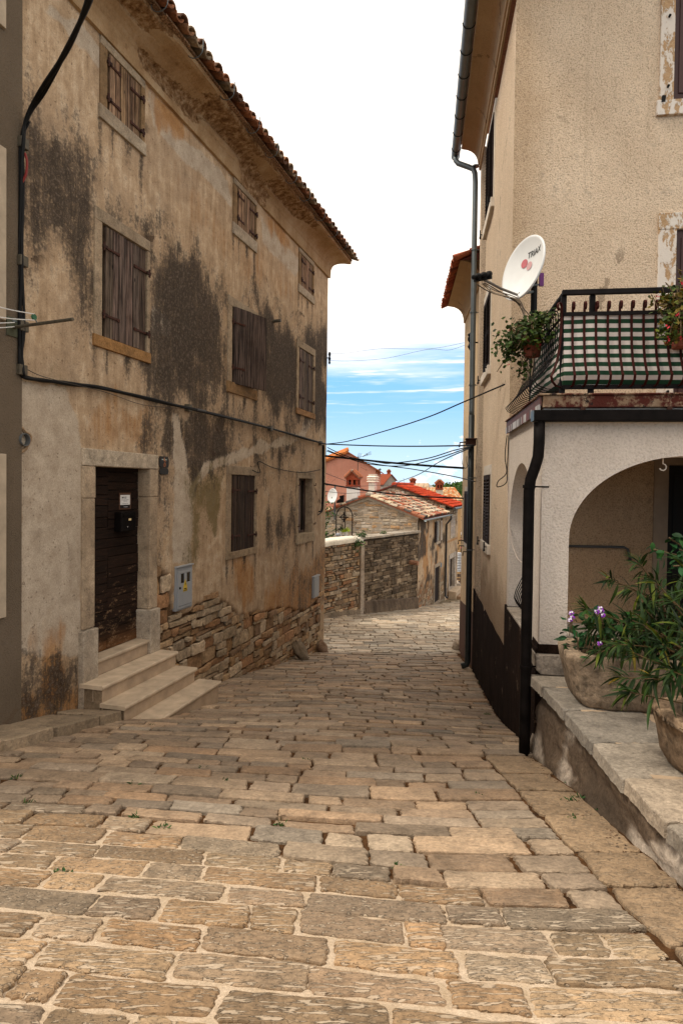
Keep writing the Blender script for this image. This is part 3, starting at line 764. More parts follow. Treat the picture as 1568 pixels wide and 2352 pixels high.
# string course, cavetto cornice, fascia
prof = [(.0, 0), (.045, .0), (.05, .03), (.055, .21), (.07, .235)]+[(.07+.36*(1-math.cos(a)), .235+.20*math.sin(a)) for a in (0.25, .5, .75, 1.0, 1.25, 1.5)]+[(.45, .45), (.46, .50), (0, .50)]
us = np.arange(U0-.0, U1+.001, .06); us = list(us)+[U1+.0]
nP = len(prof); mb = MB()
brk_poly = [pxpoly(LF, p) for p in ()]
for i, u in enumerate(us):
    end = .42 if i == len(us)-1 else 0
    for k, (d, v) in enumerate(prof):
        nz = fbm(np.array([u*2.6]), np.array([k*.5]), 4, 21)[0]; nb_ = fbm(np.array([u*.9+3]), np.array([k*.22]), 4, 22)[0]
        w_ = sum(math.exp(-((u-c_)/wd_)**2)*(1 if lo_ <= k <= hi_ else .25 if lo_-1 <= k <= hi_+1 else 0) for (c_, wd_, lo_, hi_) in ((1.5, .6, 8, 12), (3.0, .5, 3, 5), (4.3, .9, 6, 12), (5.2, .7, 1, 5), (6.4, .9, 7, 12), (7.5, .5, 9, 12), (2.3, .35, 3, 5)))
        br = max(0, min(1, (w_*.95+(nb_-.5)*2.0-.38)*2.2))
        dd = d-(.045*br+.03*(nz-.5)*br) if d > .02 else d
        uu = u+min(d, .45)*(1 if i == len(us)-1 else 0)
        mb.v.append(LF.P(uu, dd, VC+v+.01*br)); mb.c.append((br, 1, 1))
for i in range(len(us)-1):
    for k in range(nP-1): mb.f.append((i*nP+k, i*nP+k+1, (i+1)*nP+k+1, (i+1)*nP+k))
mb.f.append(tuple((len(us)-1)*nP+k for k in range(nP))); mb.mi = [0]*len(mb.f)
t = NT('cornice_plaster'); n_ = t.noise(2.2, 5, .65); n2_ = t.noise(30, 4, .7); st_ = t.noise(7, 5, .65)
c_ = t.ramp(n_, [(.3, (.27, .165, .08)), (.5, (.38, .25, .135)), (.7, (.46, .34, .21))]); bm = t.sstep(t.m('ADD', t.sep(t.attr('Col'))[0], t.m('MULTIPLY', t.m('SUBTRACT', t.noise(9, 6, .7), .5), 1.1)), .42, .52)
c_ = t.mix(bm, c_, t.ramp(t.noise(11, 6, .75), [(.36, (.10, .05, .02)), (.5, (.25, .145, .07)), (.62, (.42, .30, .18))]))
c_ = t.mix(t.m('MULTIPLY', t.sstep(st_, .58, .72), .5), c_, (.16, .075, .025)); c_ = t.mix(.4, c_, t.ramp(n2_, [(.3, .6), (.7, 1.2)]), 'MULTIPLY')
M_CORN = t.out(c_, .93, t.bump(t.m('ADD', n2_, st_), .7, .015), 0, .1)
mb.build('cornice', M_CORN, HOUSE, smooth=False)
# eave boards under the tiles
mb = MB()
u = U0
while u < U1+.35:
    l = R.uniform(.5, 1.1); mb.box(LF, u, min(u+l, U1+.42), .30, .50+R.uniform(-.012, .012), VC+.50+R.uniform(0, .01), VC+.53, (R.uniform(.6, 1.1),)*3); u += l+.004
mb.build('eave_board', M_WOODU, HOUSE)
TP_OLD = [(.36, .15, .075), (.28, .12, .065), (.42, .22, .12), (.20, .11, .075), (.33, .25, .17), (.16, .09, .06)]
roof = MB(); upv = (-LF.n*math.cos(rad(20))+Vector((0, 0, math.sin(rad(20)))))
ns = 44; pit = (U1+.42-U0)/ns
fan_tiles(roof, LF.P(U0, .58, VC+.56), LF.s, upv, ns, 3, pit, .34, TP_OLD, .018, 6, pit*.42, .0, pans=True)
o = LF.P(U0, .48, VC+.53); p = LF.P(U1+.40, .48, VC+.53)
roof.add([o, p, p+upv*4.2, o+upv*4.2], [(0, 1, 2, 3)], (.3, .14, .08))
roof.add([o+upv*4.2, p+upv*4.2, p+upv*4.2-LF.n*4+Vector((0, 0, -1.4)), o+upv*4.2-LF.n*4+Vector((0, 0, -1.4))], [(0, 1, 2, 3)], (.3, .14, .08))
ro = roof.build('roof', M_TILEP, HOUSE, smooth=False)
# wire gutter hooks along the eave
for k in range(11):
    u = U0+.7+k*.84+R.uniform(-.08, .08)
    if u > U1+.2: break
    mb = MB(); c = LF.P(u, .52, VC+.50)
    pts = [c+LF.n*(.11*math.cos(a)+.02)+Vector((0, 0, .10*math.sin(a)-.0)) for a in [math.pi+i*math.pi/8 for i in range(9)]]+[c+LF.n*.14+Vector((0, 0, .13))]
    mb.tube(pts, .006, 5); mb.build('gutter_hook', M_ZINC, ro)
# windows
def surround(fr, op, fo, sill_c, lime=(.44, .35, .245), d0=-.22, d1=.022, jamb_c=None):
    mb = MB(); a, b, c, e = op; p, q, r, s = fo; jc = jamb_c or lime
    mb.box(fr, p, q, d0, d1+.004, e, s, sc(lime, .85, 1), .004)
    mb.box(fr, p-.02, q+.015, d0, d1+.012, r, c, sill_c, .005)
    mb.box(fr, p, a, d0, d1, c+.001, e-.001, jc, .003); mb.box(fr, b, q, d0, d1, c+.001, e-.001, jc, .003)
    return mb
def planks(mb, fr, u0, u1, v0, v1, d0, d1, nb, base=1.0, skewd=0):
    e = [u0+(u1-u0)*(i+ (R.uniform(-.15, .15) if 0 < i < nb else 0))/nb for i in range(nb+1)]
    for i in range(nb):
        k = base*R.uniform(.72, 1.25); q = R.uniform(-.004, .004)
        mb.box(fr, e[i]+.006, e[i+1]-.006, d0+q, d1+q, v0+R.uniform(-.012, .008), v1+R.uniform(-.008, .006), (k, k*R.uniform(.94, 1.02), k*R.uniform(.88, 1.02)))
def hinge(fr, u, v, l, side, d):
    """strap hinge: flat bar tapering from the pintle"""
    mb = MB(); s_ = side
    mb.box(fr, min(u, u+s_*l), max(u, u+s_*l), d, d+.010, v-.014, v+.011, (1, .8, .7), .003)
    mb.box(fr, min(u+s_*l*.9, u+s_*(l+.03)), max(u+s_*l*.9, u+s_*(l+.03)), d, d+.011, v-.020, v+.016, (1, .8, .7), .003)
    mb.box(fr, min(u-s_*.07, u+s_*.01), max(u-s_*.07, u+s_*.01), d-.005, d+.03, v-.022, v+.014, (.5, .4, .4), .003)
    mb.lathe([(.014, -.05), (.014, .045)], fr.P(u-s_*.045, d+.02, v), 8)
    return mb
WM = {'U': M_WOODU, 'M': M_WOODM, 'D': M_WOODD}
for kname, wn in WIN.items():
    op, fo = wn['op'], wn['fr']; a, b, c, e = op
    up = kname.startswith('w3')
    wo = surround(LF, op, fo, wn['sill'], jamb_c=(.27, .17, .085) if up else (.42, .32, .215)).build('window', M_LIME, HOUSE, bevel=.006)
    mb = MB(); mb.box(LF, a, b, -.235, -.215, c, e); mb.build('backing', M_DARK, wo)
    if wn['wood']:
        wm_ = WM[wn['wood']]; gp = (b-a)*.055+.015; mid = a+(b-a)*R.uniform(.52, .58)
        if wn.get('ajar'):
            # one wide leaf standing a little open: hinged left, far edge swung towards the street
            hp = LF.P(a+gp, .0, 0); dirn = (LF.s*math.cos(rad(16))+LF.n*math.sin(rad(16)))
            af = Fr((hp.x, hp.y), (dirn.x, dirn.y)); W_ = (b-a)*1.0
            mb = MB(); planks(mb, af, 0, W_, c-.02, e+.01, -.005, .025, 2, .8); mb.build('shutter', wm_, wo, bevel=.003)
            mb = MB(); mb.box(LF, a+.05, b, -.20, -.16, c, c+.10, (.25, .25, .25)); mb.build('inner_sill', M_WOODD, wo)
            for v_ in (c+(e-c)*.2, c+(e-c)*.8): hinge(af, .0, v_, .24, 1, .028).build('hinge', M_IRON, wo)
        else:
            mb = MB(); planks(mb, LF, a+gp, mid-.004, c+.01, e-.005, -.025, .010, 3 if b-a > .6 else 2); mb.build('shutter', wm_, wo, bevel=.003)
            mb = MB(); planks(mb, LF, mid+.004, b-.012, c+.01, e-.005, -.03, .004, 3 if b-a > .6 else 2, .92); mb.build('shutter', wm_, wo, bevel=.003)
            hl = (b-a)*.26
            for v_ in (c+(e-c)*.2, c+(e-c)*.8):
                hinge(LF, a+gp, v_, hl, 1, .012).build('hinge', M_IRON, wo)
                hinge(LF, b-.012, v_-.02, hl, -1, .008).build('hinge', M_IRON, wo)
    else:
        mb = MB(); mb.box(LF, a, b, -.20, -.19, c, e); mb.build('pane', M_GLASS, wo)
        mb = MB(); n = 26; vs = []
        for i in range(n+1):
            for v_ in (c+.06, e): vs.append(LF.P(a+(b-a)*.62*i/n, -.16+.014*math.sin(i*1.5), v_))
        mb.add(vs, [(2*i, 2*i+2, 2*i+3, 2*i+1) for i in range(n)], (1, 1, 1)); mb.build('curtain', simple('checked_curtain', (.20, .16, .15), .9, .3, 25, 0), wo)
        mb = MB(); mb.box(LF, a, a+.04, -.19, -.15, c, e); mb.box(LF, b-.04, b, -.19, -.15, c, e); mb.box(LF, a+.04, b-.04, -.19, -.15, e-.04, e); mb.box(LF, a+.04, b-.04, -.19, -.15, c, c+.05)
        mb.build('sash', M_WOODM, wo)
        for u_, v_ in ((fo[0]+.05, e-.15), (fo[0]+.05, c+.18), (fo[1]-.05, e-.15), (fo[1]-.05, c+.18)):
            mb = MB(); mb.tube([LF.P(u_, .0, v_), LF.P(u_, .06, v_), LF.P(u_, .06, v_+.05)], .012, 6); mb.build('pintle', M_IRON, wo)
# door surround with pedestal blocks, two leaves of horizontal boards
a, b, c, e = DOOR; p, q = DFR[0], DFR[1]
LIM = (.50, .385, .265)
mb = MB()
mb.box(LF, p, q, -.32, .034, e, DFR[3], (.52, .43, .32), .004)
for (x0, x1) in ((p, a), (b, q)):
    mb.box(LF, x0, x1, -.32, .03, e-.36, e-.002, sc(LIM, .92, 1.05), .003)
    mb.box(LF, x0+.004, x1-.002, -.32, .027, -1.63, e-.363, sc(LIM, .92, 1.05), .003)
    mb.box(LF, x0-.025, x1+(.02 if x1 == q else .012), -.32, .065, -2.75, -1.64, (.53, .45, .35), .004)
DS = mb.build('door_frame', M_LIME, HOUSE, bevel=.01)
for (x0, x1, nm) in ((a, a+(b-a)*.42, 0), (a+(b-a)*.42+.006, b, 1)):
    mb = MB(); v = c; i = 0
    while v < e-.01:
        h = R.uniform(.10, .15); k = R.uniform(.7, 1.3); q_ = R.uniform(-.006, .006)
        mb.box(LF, x0, x1, -.20+q_, -.15+q_, v+.004, min(v+h, e)-.002, (k, k, k)); v += h
    dl = mb.build('door', M_DOOR, HOUSE, bevel=.004)
mb = MB(); mb.box(LF, a, b, -.25, -.22, c, e); mb.build('door_backing', M_DARK, HOUSE)
# capped drain pipe stub by the corner and a short overflow pipe
mb = MB(); q_ = LF.uv(49.5, 1010); rr = .062
cc = LF.P(q_[0], 0, q_[1])
vs = []; fs = []; n = 24
for (r, d) in ((.105, .002), (.10, .022), (.085, .03), (.072, .012), (.07, -.12)):
    for k in range(n):
        al = 2*math.pi*k/n; r_ = r*(1+.16*math.sin(3*al+1)+.08*math.sin(5*al)) if d > -.1 else r
        vs.append(cc+LF.s*(math.cos(al)*r_)+LF.n*d+Vector((0, 0, math.sin(al)*r_*1.25)))
for i in range(4):
    for k in range(n): fs.append((i*n+k, i*n+(k+1) % n, (i+1)*n+(k+1) % n, (i+1)*n+k))
fs.append(tuple(4*n+k for k in range(n)))
mb.add(vs, fs, (.45, .33, .22)); mb.build('pipe_collar', M_CREAM, HOUSE, smooth=False)
mb = MB()
for r in (.062,):
    vs = []; fs = []
    for (rr_, d) in ((.062, -.1), (.062, .055), (.054, .055), (.054, -.1)):
        for k in range(n):
            al = 2*math.pi*k/n; vs.append(cc+LF.s*(math.cos(al)*rr_)+LF.n*d+Vector((0, 0, math.sin(al)*rr_)))
    for i in range(3):
        for k in range(n): fs.append((i*n+k, i*n+(k+1) % n, (i+1)*n+(k+1) % n, (i+1)*n+k))
    fs.append(tuple(3*n+k for k in range(n)))
    mb.add(vs, fs)
mb.build('vent_pipe', simple('grey_plastic_pipe', (.10, .105, .105), .5, .1, 8, 0), HOUSE, smooth=False)
q_ = LF.uv(627, 738); mb = MB(); mb.tube([LF.P(q_[0], -.02, q_[1]), LF.P(q_[0], .16, q_[1]+.005)], .03, 12); mb.build('overflow_pipe', M_PATINA, HOUSE)
# ------------------------------------------------------------------ neighbour at the left edge
NB = thing('grey_house', 'grey cement-rendered house with pale window surrounds cut off by the left photo edge', 'house', LF.P(-1, -2, gz(-3.5, 5)))
mb = MB(); mb.box(LF, -2.6, U0-.004, -5, .03, -4.5, 6.4); mb.build('wall', M_GREY, NB)
for (t_, b_) in ((345, 738), (1043, 1416), (-500, 72)):
    v1 = LF.uv(14, t_, .03)[1]; v0 = LF.uv(14, b_, .03)[1]; ur = LF.uv(14, (t_+b_)/2, .05)[0]
    mb = MB(); mb.box(LF, ur-.16, ur, .0, .06, v0, v1, (.62, .55, .46)); mb.box(LF, ur-1.2, ur-1.04, .0, .06, v0, v1, (.62, .55, .46)); mb.box(LF, ur-1.04, ur-.16, 0, .06, v1-.15, v1, (.62, .55, .46)); mb.box(LF, ur-1.04, ur-.16, 0, .065, v0, v0+.14, (.62, .55, .46))
    wo = mb.build('window', M_CREAM, NB, bevel=.006)
    mb = MB(); mb.box(LF, ur-1.04, ur-.16, .028, .034, v0+.14, v1-.15); mb.build('pane', M_GLASS, wo)
# ------------------------------------------------------------------ doorsteps
ST = thing('doorsteps', 'four pale stone steps climbing to the old dark wooden door', 'steps', LF.P(1.7, .5, -2.6))
uL, uR = .945, 2.46
def tread(mb, u0, u1, d0, d1, z, t=.045): # slab with a rounded nose
    pr = [(d0, z-t), (d1-.012, z-t), (d1-.002, z-t+.010), (d1, z-t/2), (d1-.002, z-.010), (d1-.012, z), (d0, z)]
    n = len(pr); vs = [LF.P(u0, d, v) for d, v in pr]+[LF.P(u1, d, v) for d, v in pr]
    mb.add(vs, [tuple(range(n-1, -1, -1)), tuple(range(n, 2*n))]+[(i, (i+1) % n, n+(i+1) % n, n+i) for i in range(n)], (R.uniform(.92, 1.06),)*3)
for i, (u0, u1, d0, d1, z, zb) in enumerate([(a+.035, b-.03, -.15, .035, -2.02, -2.21), (uL, uR, .03, .315, -2.21, -2.40), (uL, uR, .295, .60, -2.40, -2.585), (uL, uR+.12, .575, .885, -2.585, -3.0)]):
    mb = MB(); tread(mb, u0-.02, u1+.02, d0, d1+.02, z); mb.build('tread', M_STEP, ST)
    mb = MB(); mb.box(LF, u0+.012, u1-.004, d0, d1-.012, zb-(.0 if i < 3 else 0), z-.046, (.86, .82, .80)); mb.build('riser', M_STEP, ST)
mb = MB()   # rough block masonry under the open left end
for (d0, d1, v0, v1) in ((.07, .29, -2.58, -2.412), (.07, .18, -2.43, -2.262), (.19, .30, -2.43, -2.262), (.07, .2, -2.8, -2.59), (.21, .56, -2.8, -2.59), (.31, .58, -2.6, -2.45)):
    mb.box(LF, uL+.006, uL+.3, d0, d1, v0, v1-.004, sc((.30, .22, .14), .8, 1.1), .006)
mb.box(LF, uL+.02, uR-.01, .0, .56, -3.1, -2.42, (.25, .19, .13)); mb.box(LF, uL+.02, uR+.1, .5, .86, -3.1, -2.64, (.4, .32, .24))
mb.build('base', M_STONEW, ST, bevel=.008)
# ================================================================== RIGHT HOUSE
ZE = 7.45                                                  # moulding level, refined from the far corner
uFar = RF.uv(1098, 700)[0]; uNear = (7.606-5)/RF.s.y
ZE = RF.uv(1100, 408)[1]
RH = thing('rendered_house', 'tall beige roughcast house with dark painted base and grey gutter on the right', 'house', RF.P(uNear+2, -3, gz(4, 9)))
def rwin(l, r, t, b):
    ym = (t[1]+b[1])/2; return [RF.uv(r, ym)[0], RF.uv(l, ym)[0], RF.uv(*b)[1], RF.uv(*t)[1]]
RW = [rwin(1118.5, 1134, (1135, 262), (1121, 507)), rwin(1112.5, 1126, (1124.6, 672), (1113, 862)), rwin(1112, 1125.5, (1124, 1090), (1113, 1242))]
U, V, fs = grid_panel(RF, uNear, uFar, -4.2, ZE+.02, [tuple(w_) for w_ in RW], .12)
mb = MB(); dn = .004*(fbm(U*1.5, V*1.5, 3, 41)-.5)*2
mb.v = [RF.P(a, b, c) for a, b, c in zip(U, dn, V)]; mb.f = fs; mb.mi = [0]*len(fs)
n1 = fbm(U*3, V*3, 4, 45)
# damp, rubbed-off render low on the wall
lowd = sstep(-.9, -1.75, V+(n1-.5)*1.0)
mb.c = [(1-.42*x, 1-.46*x, 1-.50*x) for x in lowd]
mb.build('side_wall', M_RENDER, RH, smooth=True)
# front wall, holes for the two windows on the right
hw = []
for (xl, yt, yb) in ((1551, -400, 232), (1547, 528, 930)):
    u0, v1 = HF.uv(xl, yt); _, v0 = HF.uv(xl, yb); hw.append([HF.uv(xl, (yt+yb)/2)[0], HF.uv(xl, (yt+yb)/2)[0]+.85, v0, min(v1, 6.4)])
hd = [HF.uv(1531, 1200)[0], HF.uv(1531, 1200)[0]+.95, -1.60, HF.uv(1531, 1068)[1]]
U, V, fs = grid_panel(HF, 0, 7, -4.2, ZE+.5, [tuple(w_) for w_ in hw]+[tuple(hd)], .15)
mb = MB(); mb.v = [HF.P(a, b, c) for a, b, c in zip(U, .004*(fbm(U*1.5, V*1.5, 3, 51)-.5)*2, V)]; mb.f = fs; mb.mi = [0]*len(fs)
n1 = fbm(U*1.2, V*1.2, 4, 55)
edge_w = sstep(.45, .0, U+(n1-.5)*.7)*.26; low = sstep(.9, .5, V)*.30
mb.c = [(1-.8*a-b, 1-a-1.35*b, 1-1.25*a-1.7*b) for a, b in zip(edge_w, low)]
mb.build('front_wall', M_RENDER, RH, smooth=True)
mb = MB()
mb.box(RF, uFar-.3, uFar-.002, -7, -.005, -4.3, ZE+.3); mb.box(HF, 6.7, 7, -4.6, -.01, -4.3, ZE+.3)
mb.build('shell', M_RENDER, RH)
# painted dark base along the street
zp = -1.94
mb = MB(); n = 60; vs = []
for i in range(n+1):
    u = uNear+(uFar-uNear)*i/n; top = zp+.05*(fbm(np.array([u*3.]), np.array([1.]), 3, 61)[0]-.5)-.05*(1 if abs(u-uNear-2.6) < .12 else 0)
    for (d, v) in ((.004, top), (.012, top-.012), (.014, -3.0), (.02, -4.2)): vs.append(RF.P(u, d, v))
mb.add(vs, [(4*i+k, 4*i+4+k, 4*i+5+k, 4*i+1+k) for i in range(n) for k in range(3)])
mb.build('base', M_PLINTH, RH, smooth=True)
# shutters
M_SHUT = simple('dark_brown_shutter_paint', (.024, .013, .010), .75, .3, 12, .15, 60, spec=.1)
def louvre(fr, u0, u1, v0, v1, d):
    mb = MB(); fw = .045
    mb.box(fr, u0, u0+fw, d, d+.03, v0, v1); mb.box(fr, u1-fw, u1, d, d+.03, v0, v1)
    for z_ in (v0, (v0+v1)/2-.03, v1-.07): mb.box(fr, u0+fw, u1-fw, d+.001, d+.029, z_, z_+.07)
    z_ = v0+.085
    while z_ < v1-.09:
        vs = [fr.P(u_, dd, zz) for u_ in (u0+fw, u1-fw) for dd, zz in ((d+.002, z_+.028), (d+.008, z_+.033), (d+.040, z_+.003), (d+.034, z_-.002))]
        mb.add(vs, [(0, 1, 2, 3), (7, 6, 5, 4), (0, 4, 5, 1), (1, 5, 6, 2), (2, 6, 7, 3), (3, 7, 4, 0)]); z_ += .05
    return mb
for w_ in RW:
    a, b, c, e = w_
    mb = MB(); q = .10
    mb.box(RF, a-q, b+q, -.2, .012, e, e+.15, (.9, .88, .85)); mb.box(RF, a-q-.02, b+q+.02, -.2, .055, c-.14, c, (.95, .92, .88)); mb.box(RF, a-q, a, -.2, .010, c+.001, e-.001, (.9, .86, .8)); mb.box(RF, b, b+q, -.2, .010, c+.001, e-.001, (.9, .86, .8))
    wo = mb.build('window', M_CREAM, RH, bevel=.004)
    m_ = (a+b)/2
    louvre(RF, a+.005, m_-.003, c+.005, e-.005, -.005).build('shutter', M_SHUT, wo); louvre(RF, m_+.003, b-.005, c+.005, e-.005, -.005).build('shutter', M_SHUT, wo)
    mb = MB(); mb.box(RF, a, b, -.06, -.05, c, e); mb.build('backing', M_DARK, wo)
    for u_ in (a-.03, b+.16):
        mb = MB(); mb.tube([RF.P(u_, 0, c-.03), RF.P(u_, .09, c-.03)], .010, 6); mb.box(RF, u_-.012, u_+.012, .08, .10, c-.075, c+.045); mb.box(RF, u_-.03, u_+.03, .076, .104, c-.095, c-.06)
        mb.build('shutter_catch', M_BLACK, wo)
# front windows (mostly cut off by the photo edge)
for i, w_ in enumerate(hw):
    a, b, c, e = w_; q = (.155, .20)[i]
    mb = MB()
    mb.box(HF, a-q-(.03 if i == 0 else 0), b+q, -.2, .045, c-.17, c, (.98, .95, .92)); mb.box(HF, a-q, a, -.2, .028, c+.001, e, (.98, .93, .87)); mb.box(HF, b, b+q, -.2, .028, c+.001, e, (.95, .92, .88))
    mb.box(HF, a-q, b+q, -.2, .032, e+.001, e+.19, (.98, .95, .90))
    t = MATS.get('peeling_trim')
    if not t:
        t = NT('peeling_trim'); n_ = t.noise(6, 6, .72, t.map((1.6, 1.6, .8))); n2_ = t.noise(50, 3, .6)
        c_ = t.mix(t.sstep(n_, .5, .54), (.66, .62, .57), t.ramp(n2_, [(.3, (.34, .22, .12)), (.7, (.50, .35, .21))])); c_ = t.mix(1, c_, t.attr('Col'), 'MULTIPLY')
        MATS['peeling_trim'] = t = t.out(c_, .85, t.bump(t.m('SUBTRACT', n2_, t.sstep(n_, .5, .54)), .6, .008), 0, .2)
    wo = mb.build('window', t, RH, bevel=.005)
    mb = MB(); m_ = (a+b)/2
    mb.box(HF, a+.003, m_-.003, -.05, -.01, c+.004, e-.004); mb.box(HF, a+.06, m_-.06, -.009, .004, c+.09, e-.09); mb.build('shutter', simple('oxblood_shutter_paint', (.040, .010, .008), .5, .3, 8, .15, 60, spec=.4), wo, bevel=.004)
    mb = MB(); mb.box(HF, m_+.003, b-.003, -.05, -.01, c+.004, e-.004); mb.box(HF, m_+.06, b-.06, -.009, .004, c+.09, e-.09); mb.build('shutter', MATS['oxblood_shutter_paint'], wo, bevel=.004)
    for v_ in (c+.15, c+.95):
        mb = MB(); mb.lathe([(.012, 0), (.016, .03), (.006, .04)], HF.P(a-.07, .028, v_), 8, ax=HF.n); mb.build('pintle', M_BLACK, wo)
mb = MB(); q_ = HF.uv(1519, 232); mb.prism(HF, [(q_[0]-.022, q_[1]-.04), (q_[0]+.02, q_[1]-.035), (q_[0]+.028, q_[1]+.035), (q_[0]-.012, q_[1]+.04)], .0, .05); mb.build('shutter_catch', M_BLACK, RH)
# cornice on the street side: double moulding then a cavetto out to the gutter
prof = [(0, 0), (.03, 0), (.035, .05), (.015, .055), (.015, .10), (.05, .105), (.055, .155)]+[(.06+.30*(1-math.cos(a)), .16+.26*math.sin(a)) for a in (.2, .45, .7, .95, 1.2, 1.45)]+[(.37, .43), (.37, .47), (0, .47)]
nP = len(prof); mb = MB(); us = [uNear-.5+i*.2 for i in range(int((uFar-uNear+.5)/.2)+1)]+[uFar]
for i, u in enumerate(us):
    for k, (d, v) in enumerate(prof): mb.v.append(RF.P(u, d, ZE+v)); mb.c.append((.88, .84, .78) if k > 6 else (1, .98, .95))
for i in range(len(us)-1):
    for k in range(nP-1): mb.f.append((i*nP+k, i*nP+k+1, (i+1)*nP+k+1, (i+1)*nP+k))
mb.f.append(tuple((len(us)-1)*nP+k for k in range(nP))); mb.f.append(tuple(reversed(range(nP)))); mb.mi = [0]*len(mb.f)
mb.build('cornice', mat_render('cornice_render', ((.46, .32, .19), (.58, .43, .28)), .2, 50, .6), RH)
# roof
mb = MB(); upv = -RF.n*math.cos(rad(20))+Vector((0, 0, math.sin(rad(20))))
o = RF.P(uNear-.5, .44, ZE+.50); p = RF.P(uFar+.02, .44, ZE+.50)
mb.add([o, p, p+upv*5, o+upv*5, o+Vector((0, 0, .04)), p+Vector((0, 0, .04)), p+upv*5+Vector((0, 0, .04)), o+upv*5+Vector((0, 0, .04))], [(0, 3, 2, 1), (4, 5, 6, 7), (0, 1, 5, 4), (1, 2, 6, 5), (2, 3, 7, 6), (3, 0, 4, 7)], (.33, .13, .06))
mb.build('roof', M_TILEP, RH)
# half-round gutter with bands, swan neck and downpipe
gc = lambda u, dd=0, dv=0: RF.P(u, .47+dd, ZE+.44+dv)
mb = MB(); vs = []; n = 12; ug = [uNear-.6, uFar+.28]
for u in ug:
    for r in (.085, .078):
        for k in range(n+1):
            a_ = math.pi+math.pi*k/n; vs.append(gc(u, math.cos(a_)*r, math.sin(a_)*r*1.05))
m_ = n+1; fs = []
for k in range(n): fs.append((k, k+1, 2*m_+k+1, 2*m_+k)); fs.append((m_+k+1, m_+k, 3*m_+k, 3*m_+k+1))
fs += [(0, 2*m_, 3*m_, m_), (n, m_+n, 3*m_+n, 2*m_+n)]
mb.add(vs, fs); mb.add([vs[2*m_+k] for k in range(m_)], [tuple(range(m_))])
GU = mb.build('gutter', M_ZINC, RH, smooth=True)
u = uNear-.3
while u < uFar+.2:
    mb = MB(); mb.tube([gc(u, math.cos(math.pi+math.pi*k/10)*.09, math.sin(math.pi+math.pi*k/10)*.094) for k in range(11)], .006, 5); mb.build('gutter_bracket', M_BLACK, GU); u += .55
px = [gc(uFar+.12, 0, -.07), gc(uFar+.12, 0, -.16), gc(uFar+.10, -.05, -.23), gc(uFar+.0, -.24, -.36), gc(uFar-.05, -.33, -.43), gc(uFar-.055, -.36, -.52)]
dpu = uFar-.06
mb = MB(); pts = px+[RF.P(dpu, .10, z_) for z_ in (ZE-.25, 5, 3, 1.5)]+[RF.P(dpu, .10, 1.4)]
mb.tube(pts, .052, 14); DP = mb.build('downpipe', M_ZINC, RH, smooth=True)
zb = gz(RF.P(dpu, .1, 0).x, RF.P(dpu, .1, 0).y)
mb = MB(); mb.tube([RF.P(dpu, .10, 1.42), RF.P(dpu, .10, -1.0), RF.P(dpu, .10, zb+.16), RF.P(dpu, .12, zb+.08), RF.P(dpu, .22, zb+.045)], .057, 14)
mb.build('lower_downpipe', simple('dark_iron_pipe', (.022, .026, .026), .45, .3, 8, .2, 60, .3, .4), RH, smooth=True)
for z_ in (6.2, 4.6, 3.4, 2.0, .2, -1.2):
    mb = MB(); mb.lathe([(.060, -.012), (.066, -.012), (.066, .012), (.060, .012)], RF.P(dpu, .10, z_), 14); mb.tube([RF.P(dpu, .0, z_), RF.P(dpu, .06, z_)], .008, 5); mb.build('pipe_clamp', M_ZINC, RH)
# porch door, handrail pipe, wall lamp bracket under the porch
a, b, c, e = hd
mb = MB(); mb.box(HF, a-.16, a, -.25, .02, c, e+.14, (.42, .34, .27)); mb.box(HF, a, b+.16, -.25, .022, e, e+.14, (.42, .34, .27)); mb.box(HF, b, b+.16, -.25, .02, c, e-.001, (.42, .34, .27))
do = mb.build('door_frame', M_CREAM, RH)
mb = MB(); mb.box(HF, a, b, -.22, -.17, c, e); mb.box(HF, a+.12, b-.12, -.168, -.155, c+.12, c+.8); mb.box(HF, a+.12, b-.12, -.168, -.155, c+.92, e-.12); mb.build('door', simple('black_door', (.008, .007, .006), .6, .3, 5, .1, usecol=False), RH, bevel=.005)
mb = MB(); h0 = HF.uv(1290, 1254, .06); h1 = HF.uv(1438, 1257, .06); h2 = HF.uv(1447, 1286, .06)
mb.tube([HF.P(h0[0], .06, h0[1]), HF.P(h1[0]-.03, .06, h1[1]), HF.P(h1[0]+.01, .06, h1[1]-.02), HF.P(h2[0], .06, h2[1]), HF.P(h2[0], .0, h2[1]-.01)], .016, 8); mb.build('handrail', simple('grey_rail_paint', (.06, .058, .055), .5, .2, 8, 0), RH, smooth=True)
